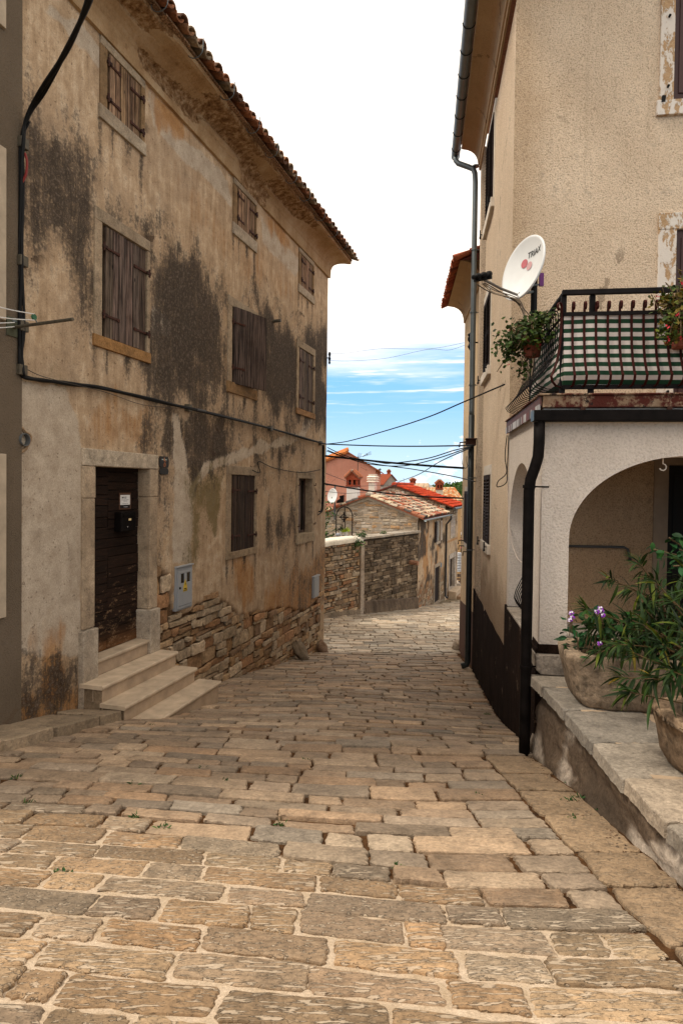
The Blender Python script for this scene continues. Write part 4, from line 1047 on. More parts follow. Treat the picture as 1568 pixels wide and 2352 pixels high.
# ================================================================== PORCH WITH BALCONY
uP0 = (5.466-5)/RF.s.y
PO = thing('arched_porch', 'white roughcast porch with round arches carrying a balcony with a bellied iron railing', 'porch', PF.P(1.2, -1, -1.62))
ZS = .70                                                   # underside of the slab
zA, zC, tC, aW = -.43, PF.uv(1570, 1047)[1], 1.22, .985
def ell(t): # arch soffit height
    q = (t-tC)/aW
    return zA+(zC-zA)*math.sqrt(max(0, 1-q*q)) if abs(q) < 1 else None
def arch_wall(P_, t0, t1, z0, z1, o0, o1, spring, crown, th, sill=None):
    """wall with an elliptical opening from o0 to o1, returned as one solid mesh; P_(u, depth, z)"""
    mb = MB(); tc = (o0+o1)/2; aw = (o1-o0)/2
    n = 40
    def top(t): q = min(1, abs((t-tc)/aw)); return spring+(crown-spring)*math.sqrt(max(0, 1-q*q))
    ts = [tc-aw*math.cos(math.pi*i/n) for i in range(n+1)]
    zb = sill if sill is not None else z0
    for d, fl in ((0, 1), (th, -1)):
        def q4(vs):
            mb.add([P_(*v) for v in (vs if fl > 0 else reversed(vs))], [(0, 1, 2, 3)])
        # side panels split in strips so that the roughcast bump has something to sit on
        q4([(t0, d, z0), (o0, d, z0), (o0, d, z1), (t0, d, z1)]); q4([(o1, d, z0), (t1, d, z0), (t1, d, z1), (o1, d, z1)])
        for i in range(n): q4([(ts[i], d, top(ts[i])), (ts[i+1], d, top(ts[i+1])), (ts[i+1], d, z1), (ts[i], d, z1)])
        if sill is not None: q4([(o0, d, z0), (o1, d, z0), (o1, d, sill), (o0, d, sill)])
    for i in range(n):
        mb.add([P_(ts[i], 0, top(ts[i])), P_(ts[i], th, top(ts[i])), P_(ts[i+1], th, top(ts[i+1])), P_(ts[i+1], 0, top(ts[i+1]))], [(0, 1, 2, 3)])
    for o_ in (o0, o1): mb.add([P_(o_, 0, zb), P_(o_, th, zb), P_(o_, th, spring), P_(o_, 0, spring)], [(0, 1, 2, 3)])
    if sill is not None: mb.add([P_(o0, 0, sill), P_(o1, 0, sill), P_(o1, th, sill), P_(o0, th, sill)], [(0, 1, 2, 3)])
    for t_ in (t0, t1): mb.add([P_(t_, 0, z0), P_(t_, th, z0), P_(t_, th, z1), P_(t_, 0, z1)], [(0, 1, 2, 3)])
    return mb
mb = arch_wall(lambda u, d, z: PF.P(u, -d, z), 0, 6, -1.355, ZS, tC-aW, tC+aW, zA, zC, .30)
mb.build('front_wall', M_PORCH, PO)
mb = arch_wall(lambda u, d, z: RF.P(uP0+u, -.001-d, z), .301, PD-.002, -1.40, ZS, .36, PD-.16, -.52, .27, .28)
mb.build('side_wall', M_PORCH, PO)
mb = MB(); mb.box(RF, uP0+.02, uP0+PD-.002, -.35, .022, -4, -1.401); mb.box(RF, uP0+.0, uP0+.30, -.30, .006, -1.44, -1.356)
mb.build('base', M_PLINTH, PO, bevel=.01)
mb = MB()
for i in range(4): mb.box(RF, uP0+.40+i*.36, uP0+.74+i*.36, -.40, .035, -1.40, -1.375, sc((.46, .40, .33), .85, 1.1))
mb.build('sill', M_LIME, PO, bevel=.005)
mb = MB(); mb.box(PF, .0, .24, -.30, .012, -1.43, -1.356); mb.build('pillar_band', M_PLINTH, PO)
mb = MB(); stone(mb, lambda u, d, v: PF.P(u, d, v), -.03, .30, -1.615, -1.435, [(.36, .30, .24)], .004, (.05, .055), .3, .01, .18)
mb.build('pillar_block', M_STONEW, PO)
mb = MB(); mb.box(PF, .3, 6, -2.2, -.02, -1.66, -1.60, (.3, .26, .22)); mb.build('porch_floor', M_LIME, PO)
# slab
t = NT('peeling_fascia_paint'); n_ = t.noise(3.2, 6, .75); n2_ = t.noise(9, 5, .7); n3_ = t.noise(60, 3, .6)
c_ = t.mix(t.sstep(n_, .45, .53), t.ramp(n2_, [(.35, (.20, .12, .07)), (.65, (.32, .23, .15))]), (.075, .015, .009)); c_ = t.mix(t.sstep(n2_, .60, .64), c_, (.022, .013, .010))
M_FASCIA = t.out(c_, .8, t.bump(t.m('ADD', n_, n3_), .6, .01), 0, .2)
mb = MB(); mb.box(PF, -.012, 6, -PD, .05, ZS+.002, ZS+.105); mb.box(PF, -.05, 6, -PD+.0, .075, ZS+.105, ZS+.120)
mb.build('balcony_slab', M_FASCIA, PO, bevel=.006)
mb = MB()   # metal drip edge along the side, peeled paint in stripes
n = 26
for i in range(n):
    c_ = R.choice([(.50, .48, .46), (.16, .05, .04), (.30, .26, .24), (.10, .06, .05), (.40, .37, .35)])
    mb.box(RF, uP0-.03+PD*i/n, uP0-.03+PD*(i+1)/n-.001, .03, .045, ZS-.045, ZS+.03, c_)
mb.box(RF, uP0-.03, uP0+PD, .02, .034, ZS+.02, ZS+.10, (.12, .05, .04))
mb.build('drip_edge', simple('peeling_tin', (1, 1, 1), .6, .2, 10, .2, 40), PO)
mb = MB(); mb.box(PF, -.10, 6, .02, .14, ZS-.122, ZS-.028); GB = mb.build('gutter', M_PIPE, PO, bevel=.008)
mb = MB(); mb.box(PF, -.108, -.1005, 0.022, .138, ZS-.120, ZS-.03, (.9, .95, 1)); mb.build('gutter_end_cap', M_ZINC, GB)
for i in range(8): mb = MB(); mb.box(PF, .3+i*.7, .34+i*.7, .03, .05, ZS-.03, ZS+.01); mb.build('gutter_bracket', M_IRON, GB)
g0 = PF.P(-.045, .085, ZS-.13); dq = lambda u, d, z: PF.P(u, d, z)
zb = gz(1.75, 5.35)
pts = [g0, dq(-.045, .085, ZS-.30), dq(-.05, .082, ZS-.42), dq(-.075, .07, ZS-.52), dq(-.105, .05, ZS-.62), dq(-.115, .045, ZS-.72)]
pts += [dq(-.115, .045, ZS-.9), dq(-.115, .045, -1.2), dq(-.115, .045, zb+.2), dq(-.115, .045, zb-.04)]
mb = MB(); mb.tube(pts, .047, 16); mb.build('downpipe', M_PIPE, PO, smooth=True)
for z_ in (.02, -1.55): mb = MB(); mb.lathe([(.048, -.014), (.054, -.014), (.054, .014), (.048, .014)], dq(-.115, .045, z_), 14); mb.tube([dq(-.07, .02, z_), dq(.06, .0, z_)], .007, 5); mb.build('pipe_clamp', M_PIPE, PO)
mb = MB(); hk = PF.uv(1537, 1047); c0 = PF.P(hk[0], -.15, ell(hk[0])+.0)
mb.tube([c0, c0+Vector((0, 0, -.05))]+[c0+Vector((.03*math.sin(a), 0, -.08+.03*math.cos(a))) for a in (0, .7, 1.5, 2.2, 3.0, 3.8, 4.4)], .006, 6, (1, 1, 1)); mb.build('ceiling_hook', M_CREAM, PO)
# small bellied grille inside the side arch
mb = MB()
for i in range(9):
    u = uP0+PD-.30-i*.10; z0 = -1.36
    pts = [RF.P(u, -.22, z0+.62), RF.P(u, -.17, z0+.40), RF.P(u, -.07, z0+.18), RF.P(u, -.05, z0+.09), RF.P(u, -.08, z0+.02), RF.P(u, -.2, z0)]
    mb.tube(pts, .006, 5)
for z_, d_ in ((-.74, -.22), (-1.36, -.2)): mb.tube([RF.P(uP0+.5, d_, z_), RF.P(uP0+PD-.22, d_, z_)], .009, 5)
mb.build('arch_grille', M_RAILD, PO)
# railing
zT, z2, zL = 1.70, 1.515, .885
ins = .19
mbf = MB()
fu0 = .165; fd = -.02
cor = PF.P(fu0, fd, 0)
sideend = RF.P(uP0+PD, -ins+.02, 0)
def rp(k, off=0, z=0): # point on the railing line: k<0 along the side, k>=0 along the front; off outward
    if k >= 0: return PF.P(fu0+k, fd+off, z)
    return RF.P(uP0+.05-k, -fu0+off, z)
mbf.bar([rp(0, 0, zT), rp(5.4, 0, zT)], .045, .014, (0, 0, 1)); mbf.box(PF, fu0-.02, fu0+5.4, fd-.022, fd+.022, zT-.02, zT+.02)
mbf.tube([rp(-.0, 0, zT), rp(-PD+.06, 0, zT)], .021, 6); mbf.tube([rp(0, 0, z2), rp(-PD+.06, 0, z2)], .011, 6); mbf.tube([rp(0, 0, zL), rp(-PD+.06, 0, zL)], .012, 6)
mbf.box(PF, fu0, fu0+5.4, fd-.008, fd+.008, z2-.016, z2+.016); mbf.box(PF, fu0, fu0+5.4, fd-.010, fd+.010, zL-.018, zL+.018)
RL = mbf.build('railing', M_RAILD, PO)
mb = MB()
for k in (.0, .24, 2.3):
    mb = MB(); mb.box(PF, fu0+k-.022, fu0+k+.022, fd-.055, fd-.014, ZS+.10, zT-.02); mb.build('rail_post', M_RAILD, RL)
mb = MB(); mb.box(RF, uP0+.88, uP0+.92, -fu0-.05, -fu0-.012, ZS+.10, zT); mb.build('rail_post', M_RAILD, RL)
def baluster(P_): # P_(out, z)
    mb = MB(); pr = [(0.0, z2+.0), (.005, z2-.15), (.02, z2-.28), (.05, z2-.40), (.105, z2-.52), (.125, zL+.085), (.11, zL+.04), (.06, zL+.006), (.0, zL)]
    sp = []
    for i in range(len(pr)-1):
        for t_ in (0, .5): sp.append((pr[i][0]+(pr[i+1][0]-pr[i][0])*t_, pr[i][1]+(pr[i+1][1]-pr[i][1])*t_))
    sp.append(pr[-1])
    curl = [(.004+.022*(1-math.cos(a))-.0, z2+.055+.022*math.sin(a)*1.4) for a in (3.9, 2.9, 2.0, 1.1, .3)]
    curl = [(.03-.026*math.cos(a), z2+.062+.034*math.sin(a)) for a in (-1.6, -.7, .2, 1.1, 2.0, 2.8)]
    curl = [(.03+.026*math.cos(a), z2+.062+.034*math.sin(a)) for a in (-1.4, -.5, .4, 1.3, 2.2, 3.0)]
    return [P_(o, z) for o, z in curl+[(0.004, z2+.03)]+sp]
mbp = MB(); wd = PF.s
mbp.bar(baluster(lambda o, z: rp(.07, o, z)), .020, .006, wd)
b0 = mbp.build('baluster', M_RAIL, RL); b0.parent = RL
for i in range(1, 52): copy_obj(b0, RL, PF.s*(.097*i))
mbp = MB(); mbp.bar(baluster(lambda o, z: rp(-.10, o*1.75 if z < z2 else o, z)), .018, .006, RF.s)
b1 = mbp.build('baluster', M_RAILD, RL)
for i in range(1, 20): copy_obj(b1, RL, RF.s*(.103*i))
mbp = MB(); mbp.bar(baluster(lambda o, z: PF.P(fu0-.02-o*.75, fd+o*.6, z)), .022, .007, (PF.s*.7+PF.n*.7)); mbp.build('baluster', M_RAIL, RL)
# ------------------------------------------------------------------ striped screen tied inside the railing
def tie(P_): pass
mb = MB(); rows = []; z = z2-.012; k = 0; n = 0
while z > zL-.01: rows.append((z, k)); z -= .0375; k += 1
ks = [-PD+.75+i*.08 for i in range(int((PD-.75)/.08)+1)]+[.0]+[.07*i for i in range(1, 80)]
def belly(z): # how far the screen pushes into the bellied bars
    q = max(0, min(1, (z2-z)/(z2-zL))); return .05*math.sin(min(1, q*1.08)*math.pi*.5)**3*(1 if q < .86 else max(0, (1-q)/.14))
for (z, k) in rows:
    c = (.006, .038, .015) if k % 2 else (.56, .49, .45)
    zb_ = max(z-.0375, zL-.01); vs = []
    for kk in ks:
        wob = .006*math.sin(kk*9)+.004*math.sin(kk*23+2)
        for zz in (z, zb_): vs.append(rp(kk, belly(zz)-.012+wob, zz+.004*math.sin(kk*5)))
    mb.add(vs, [(2*i, 2*i+1, 2*i+3, 2*i+2) for i in range(len(ks)-1)], c)
tag(mb.build('balcony_screen', simple('striped_fabric', (1, 1, 1), .85, .12, 4, .3, 200)), 'green and white striped fabric screen tied inside the balcony railing', 'screen')
# ------------------------------------------------------------------ satellite dish
def dish(name, label, C, nrm, rx, ry, mat, logo=False, lnb=True, mast=None):
    root = thing(name, label, 'dish', C)
    C = Vector(C); n_ = Vector(nrm).normalized(); up_ = Vector((0, 0, 1)); up_ = (up_-n_*up_.dot(n_)).normalized(); rt = up_.cross(n_).normalized()
    P_ = lambda x, y, d: C+rt*x+up_*y+n_*d
    mb = MB(); vs = []; fs = []; seg = 40; rings = [0, .2, .4, .6, .8, .94, 1.0, 1.02, 1.02, .8, .4, 0]
    ds = [-.075+.075*r*r for r in rings[:7]]+[-.006, -.022]+[-.075+.075*r*r-.018 for r in rings[9:]]
    for r, d in zip(rings, ds):
        for k in range(seg): a = 2*math.pi*k/seg; vs.append(P_(math.cos(a)*rx*r, math.sin(a)*ry*r, d*rx/.34))
    for i in range(len(rings)-1):
        for k in range(seg): fs.append((i*seg+k, i*seg+(k+1) % seg, (i+1)*seg+(k+1) % seg, (i+1)*seg+k))
    mb.add(vs, fs); D_ = mb.build('reflector', mat, root, smooth=True)
    return root, P_, D_, rt, up_, n_
dc = at(1198, 615, 6.75)
DI, DP_, DR, drt, dup, dn_ = dish('satellite_dish', 'large white satellite dish on a mast above the balcony corner plants', dc, (-.89, -.38, .20), .325, .345, M_WHITE)
def flat_text(body, size, P_, x, y, d, mat, name, parent, rt, up_, shear=0, align='LEFT'):
    cu = bpy.data.curves.new('t', 'FONT'); cu.body = body; cu.size = size; cu.align_x = align; cu.shear = shear; cu.offset = size*.012
    to = bpy.data.objects.new('t', cu); COL.objects.link(to); bpy.context.view_layer.update()
    me = to.evaluated_get(bpy.context.evaluated_depsgraph_get()).to_mesh()
    mb = MB(); mb.add([P_(x+v.co.x, y+v.co.y, d(x+v.co.x, y+v.co.y) if callable(d) else d) for v in me.vertices], [tuple(p.vertices) for p in me.polygons])
    to.to_mesh_clear(); bpy.data.objects.remove(to); bpy.data.curves.remove(cu)
    return mb.build(name, mat, parent)
dsurf = lambda x, y: (-.075+.075*((x/.325)**2+(y/.35)**2))*.325/.34+.004
M_INK = simple('black_ink', (.012, .012, .014), .6, .1, 5, 0, usecol=False)
flat_text('TRIAX', .085, DP_, -.02, .125, dsurf, M_INK, 'lettering', DR, drt, dup, .22)
for (x, y, r, c) in ((-.055, .085, .048, (.55, .16, .18)), (.03, .035, .046, (.62, .36, .36))):
    mb = MB(); vs = [DP_(x, y, dsurf(x, y)+.002)]+[DP_(x+math.cos(a)*r, y+math.sin(a)*r, dsurf(x+math.cos(a)*r, y+math.sin(a)*r)+.002) for a in [2*math.pi*k/20 for k in range(20)]]
    mb.add(vs, [(0, 1+k, 1+(k+1) % 20) for k in range(20)], c); mb.build('printed_disc', simple('print', (1, 1, 1), .5, .05, 5, 0), DR)
mb = MB(); lnbp = at(1108, 641, 6.05); foot = DP_(0, -.30, .0)
mb.tube([foot, foot+(lnbp-foot)*.5+Vector((0, 0, -.012)), lnbp], .014, 8); mb.build('feed_arm', simple('grey_metal_arm', (.16, .14, .12), .5, .2, 10, 0, metal=.3), DI)
ad = (lnbp-foot).normalized(); side = ad.cross(Vector((0, 0, 1))).normalized()
for k, (o_, m_) in enumerate(((-.055, M_BLACK), (.0, M_BLACK), (.055, M_BLACK))):
    mb = MB(); q_ = lnbp+side*o_+Vector((0, 0, .035)); tow = (dc-q_).normalized()
    mb.lathe([(.012, -.085), (.022, -.08), (.022, -.02), (.030, .0), (.030, .035), (.024, .045)], q_, 10, ax=tow); mb.build('feed_horn', m_, DI)
mb = MB(); mb.box(Fr((lnbp.x, lnbp.y, lnbp.z), (side.x, side.y)), -.09, .09, -.012, .012, -.012, .03); mb.build('feed_bracket', M_BLACK, DI)
mq = at(1225, 700, 6.95); mb = MB(); mb.tube([Vector((mq.x, mq.y, .82)), Vector((mq.x, mq.y, 2.62))], .035, 10); mb.build('mast', M_BLACK, DI)
mb = MB(); bk = DP_(0, -.05, -.10)
mb.tube([bk, Vector((mq.x, mq.y, bk.z))], .022, 8); mb.tube([DP_(0, -.28, -.03), Vector((mq.x, mq.y, bk.z-.12))], .016, 8)
for dz_ in (.05, -.07, .16): mb.tube([Vector((mq.x-.05, mq.y-.05, bk.z+dz_)), Vector((mq.x+.06, mq.y-.03, bk.z+dz_+.02))], .010, 6)
mb.build('mount', M_ZINC, DI)
mb = MB(); mb.box(WF, mq.x+.045, mq.x+.09, -mq.y+.02, -mq.y+.05, 2.22, 2.36, (.16, .03, .18)); mb.build('amplifier_box', simple('purple_plastic', (1, 1, 1), .5, .1, 5, 0), DI)
for k in range(5):
    mb = MB(); pts = []; o_ = R.uniform(-.02, .02)
    a_ = lnbp+side*R.uniform(-.06, .06); b_ = Vector((mq.x+R.uniform(-.06, .05), mq.y-.05, 1.75+R.uniform(-.25, .2)))
    m1 = foot+Vector((R.uniform(-.02, .04), -.03, -.05-R.uniform(0, .05)))
    P4 = [a_+Vector((0, 0, -.04)), a_+(foot-a_)*.3+Vector((0, 0, -.09+.01*k)), m1, m1+(b_-m1)*.5+Vector((R.uniform(-.08, .08), -.05, -.10-R.uniform(0, .12))), b_, b_+Vector((R.uniform(-.06, .06), 0, -.25)), Vector((mq.x+R.uniform(-.04, .04), mq.y-.05, 1.2))]
    def cr(P, m=8):
        out = []
        for i in range(len(P)-1):
            p0, p1, p2, p3 = P[max(i-1, 0)], P[i], P[i+1], P[min(i+2, len(P)-1)]
            for s_ in range(m):
                t_ = s_/m; out.append(.5*((2*p1)+(p2-p0)*t_+(2*p0-5*p1+4*p2-p3)*t_*t_+(3*p1-p0-3*p2+p3)*t_**3))
        return out+[P[-1]]
    mb.tube(cr(P4), .0055, 5, R.choice([(1, .9, .75), (.8, .7, .6), (.25, .22, .2)])); mb.build('coaxial_cable', simple('coax', (.34, .29, .23), .6, .1, 10, 0), DI)
# ------------------------------------------------------------------ plants
def leaf(mb, p, dirn, nrm, l, w, bend=.25, col=(1, 1, 1), seg=4, fold=.15):
    d = Vector(dirn).normalized(); n_ = Vector(nrm); n_ = (n_-d*n_.dot(d)); n_ = n_.normalized() if n_.length > 1e-4 else d.orthogonal().normalized(); s_ = d.cross(n_)
    vs = []; fs = []
    for i in range(seg+1):
        t_ = i/seg; ww = w*.5*math.sin(math.pi*min(1, .06+t_*.94))**.8 if 0 < i < seg else w*.04
        c = p+d*(l*t_)-n_*(bend*l*t_*t_)
        vs += [c-s_*ww+n_*(ww*fold), c, c+s_*ww+n_*(ww*fold)]
    for i in range(seg):
        for k in range(2): fs.append((i*3+k, i*3+k+1, (i+1)*3+k+1, (i+1)*3+k))
    mb.add(vs, fs, col)
def round_leaf(mb, p, nrm, r, col, lobes=5):
    n_ = Vector(nrm).normalized(); a_ = n_.orthogonal().normalized(); b_ = n_.cross(a_); ph = R.uniform(0, 6)
    m_ = lobes*2; vs = [p-n_*r*.15]
    for k in range(m_):
        t_ = ph+2*math.pi*k/m_; q = r*(1.0 if k % 2 else .72); vs.append(p+a_*math.cos(t_)*q+b_*math.sin(t_)*q+n_*R.uniform(-.1, .1)*r)
    mb.add(vs, [(0, 1+k, 1+(k+1) % m_) for k in range(m_)], col)
def rv(s=1): return Vector((R.gauss(0, s), R.gauss(0, s), R.gauss(0, s)))
def geranium(name, label, blobs, pot, nleaf, seed, cols, reds, strag=()):
    """trailing plant: leaf-sized faces scattered round arching stems in a box of earth"""
    R.seed(seed)
    root = thing(name, label, 'plant', pot)
    st = MB(); lf = MB(); fl = MB()
    for (c, s_, k) in blobs:
        for j in range(max(2, k//14)):
            e = Vector(c)+Vector((R.gauss(0, s_[0]), R.gauss(0, s_[1]), R.gauss(0, s_[2])))
            m_ = (Vector(pot)+e)/2+Vector((0, 0, .08)); st.tube(cr([Vector(pot)+rv(.03), m_, e], 5), [.005]*10+[.003], 4, (1, 1, 1))
        for j in range(k):
            p = Vector(c)+Vector((R.gauss(0, s_[0]), R.gauss(0, s_[1]), R.gauss(0, s_[2])))
            nn = (rv(.5)+Vector((-.25, -.4, .7)))
            round_leaf(lf, p, nn, R.uniform(.013, .027), sc(R.choice(cols), .6, 1.35))
    for (a_, b_, k) in strag:
        P4 = [Vector(a_), (Vector(a_)+Vector(b_))/2+rv(.03), Vector(b_)]; cp = cr(P4, 10); st.tube(cp, .0035, 4)
        for j in range(k): p = R.choice(cp[5:])+rv(.015); round_leaf(lf, p, rv(.6)+Vector((0, -.3, .6)), R.uniform(.012, .026), sc(R.choice(cols), .6, 1.3))
    for j in range(reds):
        (c, s_, k) = R.choice(blobs); p = Vector(c)+Vector((R.gauss(0, s_[0]*1.2), R.gauss(0, s_[1]*1.2)-.03, R.gauss(0, s_[2]*1.2)-.05))
        for q in range(4): round_leaf(fl, p+rv(.008), rv(1), .010, sc((.55, .03, .05), .6, 1.2), 3)
    st.build('stems', M_STEM, root); lf.build('foliage', M_GERA, root)
    if reds: fl.build('flowers', M_PETAL, root)
    return root
GC = [(.8, .8, .8), (.5, .65, .5), (1.2, 1.05, .7), (.35, .42, .35)]
GD = [(1, 1, 1), (2.0, .85, .45), (2.4, 1.0, .5), (1.5, 1.1, .6), (.8, .6, .5)]
pA = at(1222, 780, 6.2)
gA = geranium('geranium', 'trailing green geranium on the side of the balcony railing below the dish', [(at(1215, 752, 6.25), (.10, .13, .055), 330), (at(1178, 790, 6.3), (.085, .12, .06), 380), (at(1245, 735, 6.0), (.06, .10, .04), 180), (at(1225, 770, 5.95), (.07, .05, .04), 170), (at(1170, 820, 6.3), (.05, .08, .055), 80), (at(1200, 850, 6.2), (.035, .05, .06), 40)], pA, 0, 3, GC, 4, [(pA, at(1140, 790, 6.3), 12), (pA, at(1210, 875, 6.1), 14), (pA, at(1190, 870, 6.2), 12), (pA, at(1165, 748, 6.3), 10)])
mb = MB(); pf_ = Fr((pA.x, pA.y, pA.z), (RF.s.x, RF.s.y)); vs = []
mb.lathe([(.07, -.17), (.095, -.03), (.105, -.03), (.105, .0), (.09, 0), (.085, -.03)], pA+Vector((0, 0, -.0)), 16); mb.build('pot', M_TERRA, gA)
mb = MB(); mb.tube([pA+Vector((.105*math.cos(a), .105*math.sin(a), -.05)) for a in [i*math.pi/8 for i in range(17)]], .006, 5); mb.tube([pA+Vector((.1, 0, -.05)), pA+Vector((.24, -.02, .1))], .006, 5); mb.build('pot_holder', M_RAILD, gA)
pB = at(1560, 745, 5.05)
gB = geranium('geranium', 'browning geranium with red flowers over the front balcony rail at the right edge', [(at(1555, 700, 5.1), (.07, .08, .06), 190), (at(1530, 690, 5.1), (.05, .06, .03), 50), (at(1545, 745, 5.0), (.06, .07, .055), 140), (at(1580, 680, 5.1), (.06, .08, .07), 130), (at(1540, 770, 5.0), (.04, .05, .03), 50), (at(1595, 760, 5.0), (.07, .08, .07), 120)], pB, 0, 5, GD, 16, [(pB, at(1495, 676, 5.1), 12), (pB, at(1520, 660, 5.1), 8), (pB, at(1552, 610, 5.2), 9), (pB, at(1510, 770, 5.0), 9), (pB, at(1570, 620, 5.2), 9), (pB, at(1548, 790, 5.0), 7)])
mb = MB(); mb.box(PF, PF.uv(1543, 740, .0)[0], PF.uv(1543, 740)[0]+.7, -.03, .12, pB.z-.14, pB.z+.03); mb.build('planter_box', M_TERRA, gB, bevel=.01)
# ================================================================== TERRACE AND TROUGHS
R.seed(21)
TZ = -1.62
te = lambda Y: 1.62+(Y-2.92)*.0316+.012*math.sin(Y*3.1)+.006*math.sin(Y*9)
TE = thing('terrace', 'low stone terrace with a rough retaining wall beside the lane at lower right', 'terrace', (2.5, 3.5, TZ-.5))
mb = MB(); n = 130; rows = 14
for i in range(n+1):
    Y = .6+(5.58-.6)*i/n
    for k in range(rows+1):
        t_ = k/rows; zt = TZ-.075; zb_ = gz(te(Y), Y)-.12; z = zt+(zb_-zt)*t_
        q = fbm(np.array([Y*4.]), np.array([z*4.]), 4, 71)[0]; q2 = fbm(np.array([Y*1.4]), np.array([z*2.]), 3, 72)[0]
        q3 = fbm(np.array([Y*1.5]), np.array([z*11.]), 4, 75)[0]; out_ = .06*(q-.5)+.12*(q2-.5)+.07*(q3-.5)-.02+.05*t_*t_
        mb.v.append(Vector((te(Y)+.035-out_, Y, z)))
        pt = sstep(.50, .62, np.array(fbm(np.array([Y*3.2+4]), np.array([z*5.]), 4, 73)[0]))
        c = (.15+.34*pt, .105+.30*pt, .07+.25*pt); mb.c.append(tuple(float(x) for x in c))
for i in range(n):
    for k in range(rows): a_ = i*(rows+1)+k; mb.f.append((a_, a_+1, a_+rows+2, a_+rows+1)); mb.mi.append(0)
mb.build('retaining_wall', M_STONED, TE, smooth=True)
mb = MB(); sty = []
Y = .7
while Y < 5.46:
    h = R.uniform(.42, .62); y2 = min(Y+h, 5.47)
    if 5.47-y2 < .2: y2 = 5.47
    x0 = -.025; xm = .52+R.uniform(-.03, .03)
    def tz(X, Y_): return TZ
    c0 = R.choice([(.32, .27, .21), (.39, .32, .24), (.27, .235, .19), (.44, .35, .255)])
    slab(mb, sty, [(te(Y)+x0, Y+.010), (te(Y)+xm, Y+.010), (te(y2)+xm, y2-.010), (te(y2)+x0, y2-.010)], tz, sc(c0, .9, 1.1), (.15, .25), .0, .06, 12, .005, .085)
    yy_ = Y
    slab(mb, sty, [(te(Y)+xm+.015, Y-.1), (3.2, Y-.1), (3.2, y2-.11), (te(y2)+xm+.015, y2-.11)], tz, sc((.40, .36, .30), .85, 1.1), (0, .2), -.004, .03, 8, .004, .085)
    Y = y2
mb.build('flagstones', M_PAVE, TE, smooth=False, attrs={'Sty': sty})
mb = MB(); mb.box(WF, 1.78, 9, -5.44, -.6, -2.6, TZ-.006, (.62, .50, .38)); mb.build('bed', M_CREAM, TE)
# soil and pebbles in the gutter line between edging and wall, a few weeds
mb = MB()
for i in range(260):
    Y = R.uniform(1.2, 5.4); X = te(Y)-.02-abs(R.gauss(0, .05)); r = R.uniform(.003, .011)
    P0 = Vector((X, Y, gz(X, Y)+r*.2-.01))
    mb.lathe([(r*.6, -r*.5), (r, 0), (r*.6, r*.5)], P0, 5, R.uniform(.8, 1.3), R.uniform(.8, 1.3), R.choice([(.20, .12, .07), (.10, .055, .03), (.28, .2, .13)]), jit=.2)
tag(mb.build('gravel', M_ROCK, smooth=False), 'loose grit and pebbles along the foot of the terrace wall', 'gravel', kind='stuff')
def trough(name, label, c, rot, L_, W_, H_, seed, col, tap=.90):
    R.seed(seed); root = thing(name, label, 'trough', c); e1 = Vector((math.cos(rot), math.sin(rot), 0)); e2 = Vector((-math.sin(rot), math.cos(rot), 0)); c = Vector(c)
    mb = MB(); seg = 120; prof = [(.70, -.0), (.90, 0), (.95, .02), (.975, .08), (.985, .20), (1.0, .30), (1.005, H_-.05), (.995, H_-.015), (.975, H_), (.84, H_), (.80, H_-.02), (.77, H_-.12), (.0, H_-.12)]
    prof = [(r, z*H_/max(H_, .001)) for r, z in prof]
    def sup(a, r):
        ex = 2.0/4.6; x = math.copysign(abs(math.cos(a))**ex, math.cos(a)); y = math.copysign(abs(math.sin(a))**ex, math.sin(a)); return x*L_/2*r, y*W_/2*r
    for i, (r, z) in enumerate(prof):
        tp = tap+(1-tap)*min(1, z/H_) if i < 9 else 1
        for k in range(seg):
            a_ = 2*math.pi*k/seg; x, y = sup(a_, r*tp)
            q = fbm(np.array([a_*5.]), np.array([z*12.]), 4, seed)[0]-.5; q2 = fbm(np.array([a_*1.6]), np.array([z*3.]), 3, seed+5)[0]-.5
            s_ = 1+.07*q+.05*q2; q4 = fbm(np.array([a_*14.]), np.array([z*30.]), 3, seed+9)[0]-.5; s_ += .028*q4; mb.v.append(c+e1*x*s_+e2*y*s_+Vector((0, 0, z+.02*q2+.012*q4*(z > .1))))
            kk = 1+.5*q2; top = 1.25 if (i in (7, 8, 9)) else 1; mb.c.append(tuple(v*kk*top for v in col) if i < 11 else (.05, .035, .02))
    for i in range(len(prof)-1):
        for k in range(seg): mb.f.append((i*seg+k, i*seg+(k+1) % seg, (i+1)*seg+(k+1) % seg, (i+1)*seg+k))
    mb.f.append(tuple(range(seg-1, -1, -1))); mb.mi = [0]*len(mb.f)
    mb.build('basin', M_TROUGH, root, smooth=True); return root
T1c = (2.40, 4.78, TZ); T2c = (2.37, 3.36, TZ)
trough('stone_trough', 'long rounded grey stone trough against the porch pillar, full of flowers', T1c, rad(-8), 1.38, .66, .40, 31, (.27, .20, .135))
trough('stone_trough', 'brown stone trough at the right photo edge holding the oleander roots', T2c, rad(97), 1.25, .92, .33, 32, (.29, .20, .125))
OC = [(1, 1, 1), (.6, .75, .6), (1.3, 1.2, .8), (.8, 1, 1.1), (.45, .55, .5)]
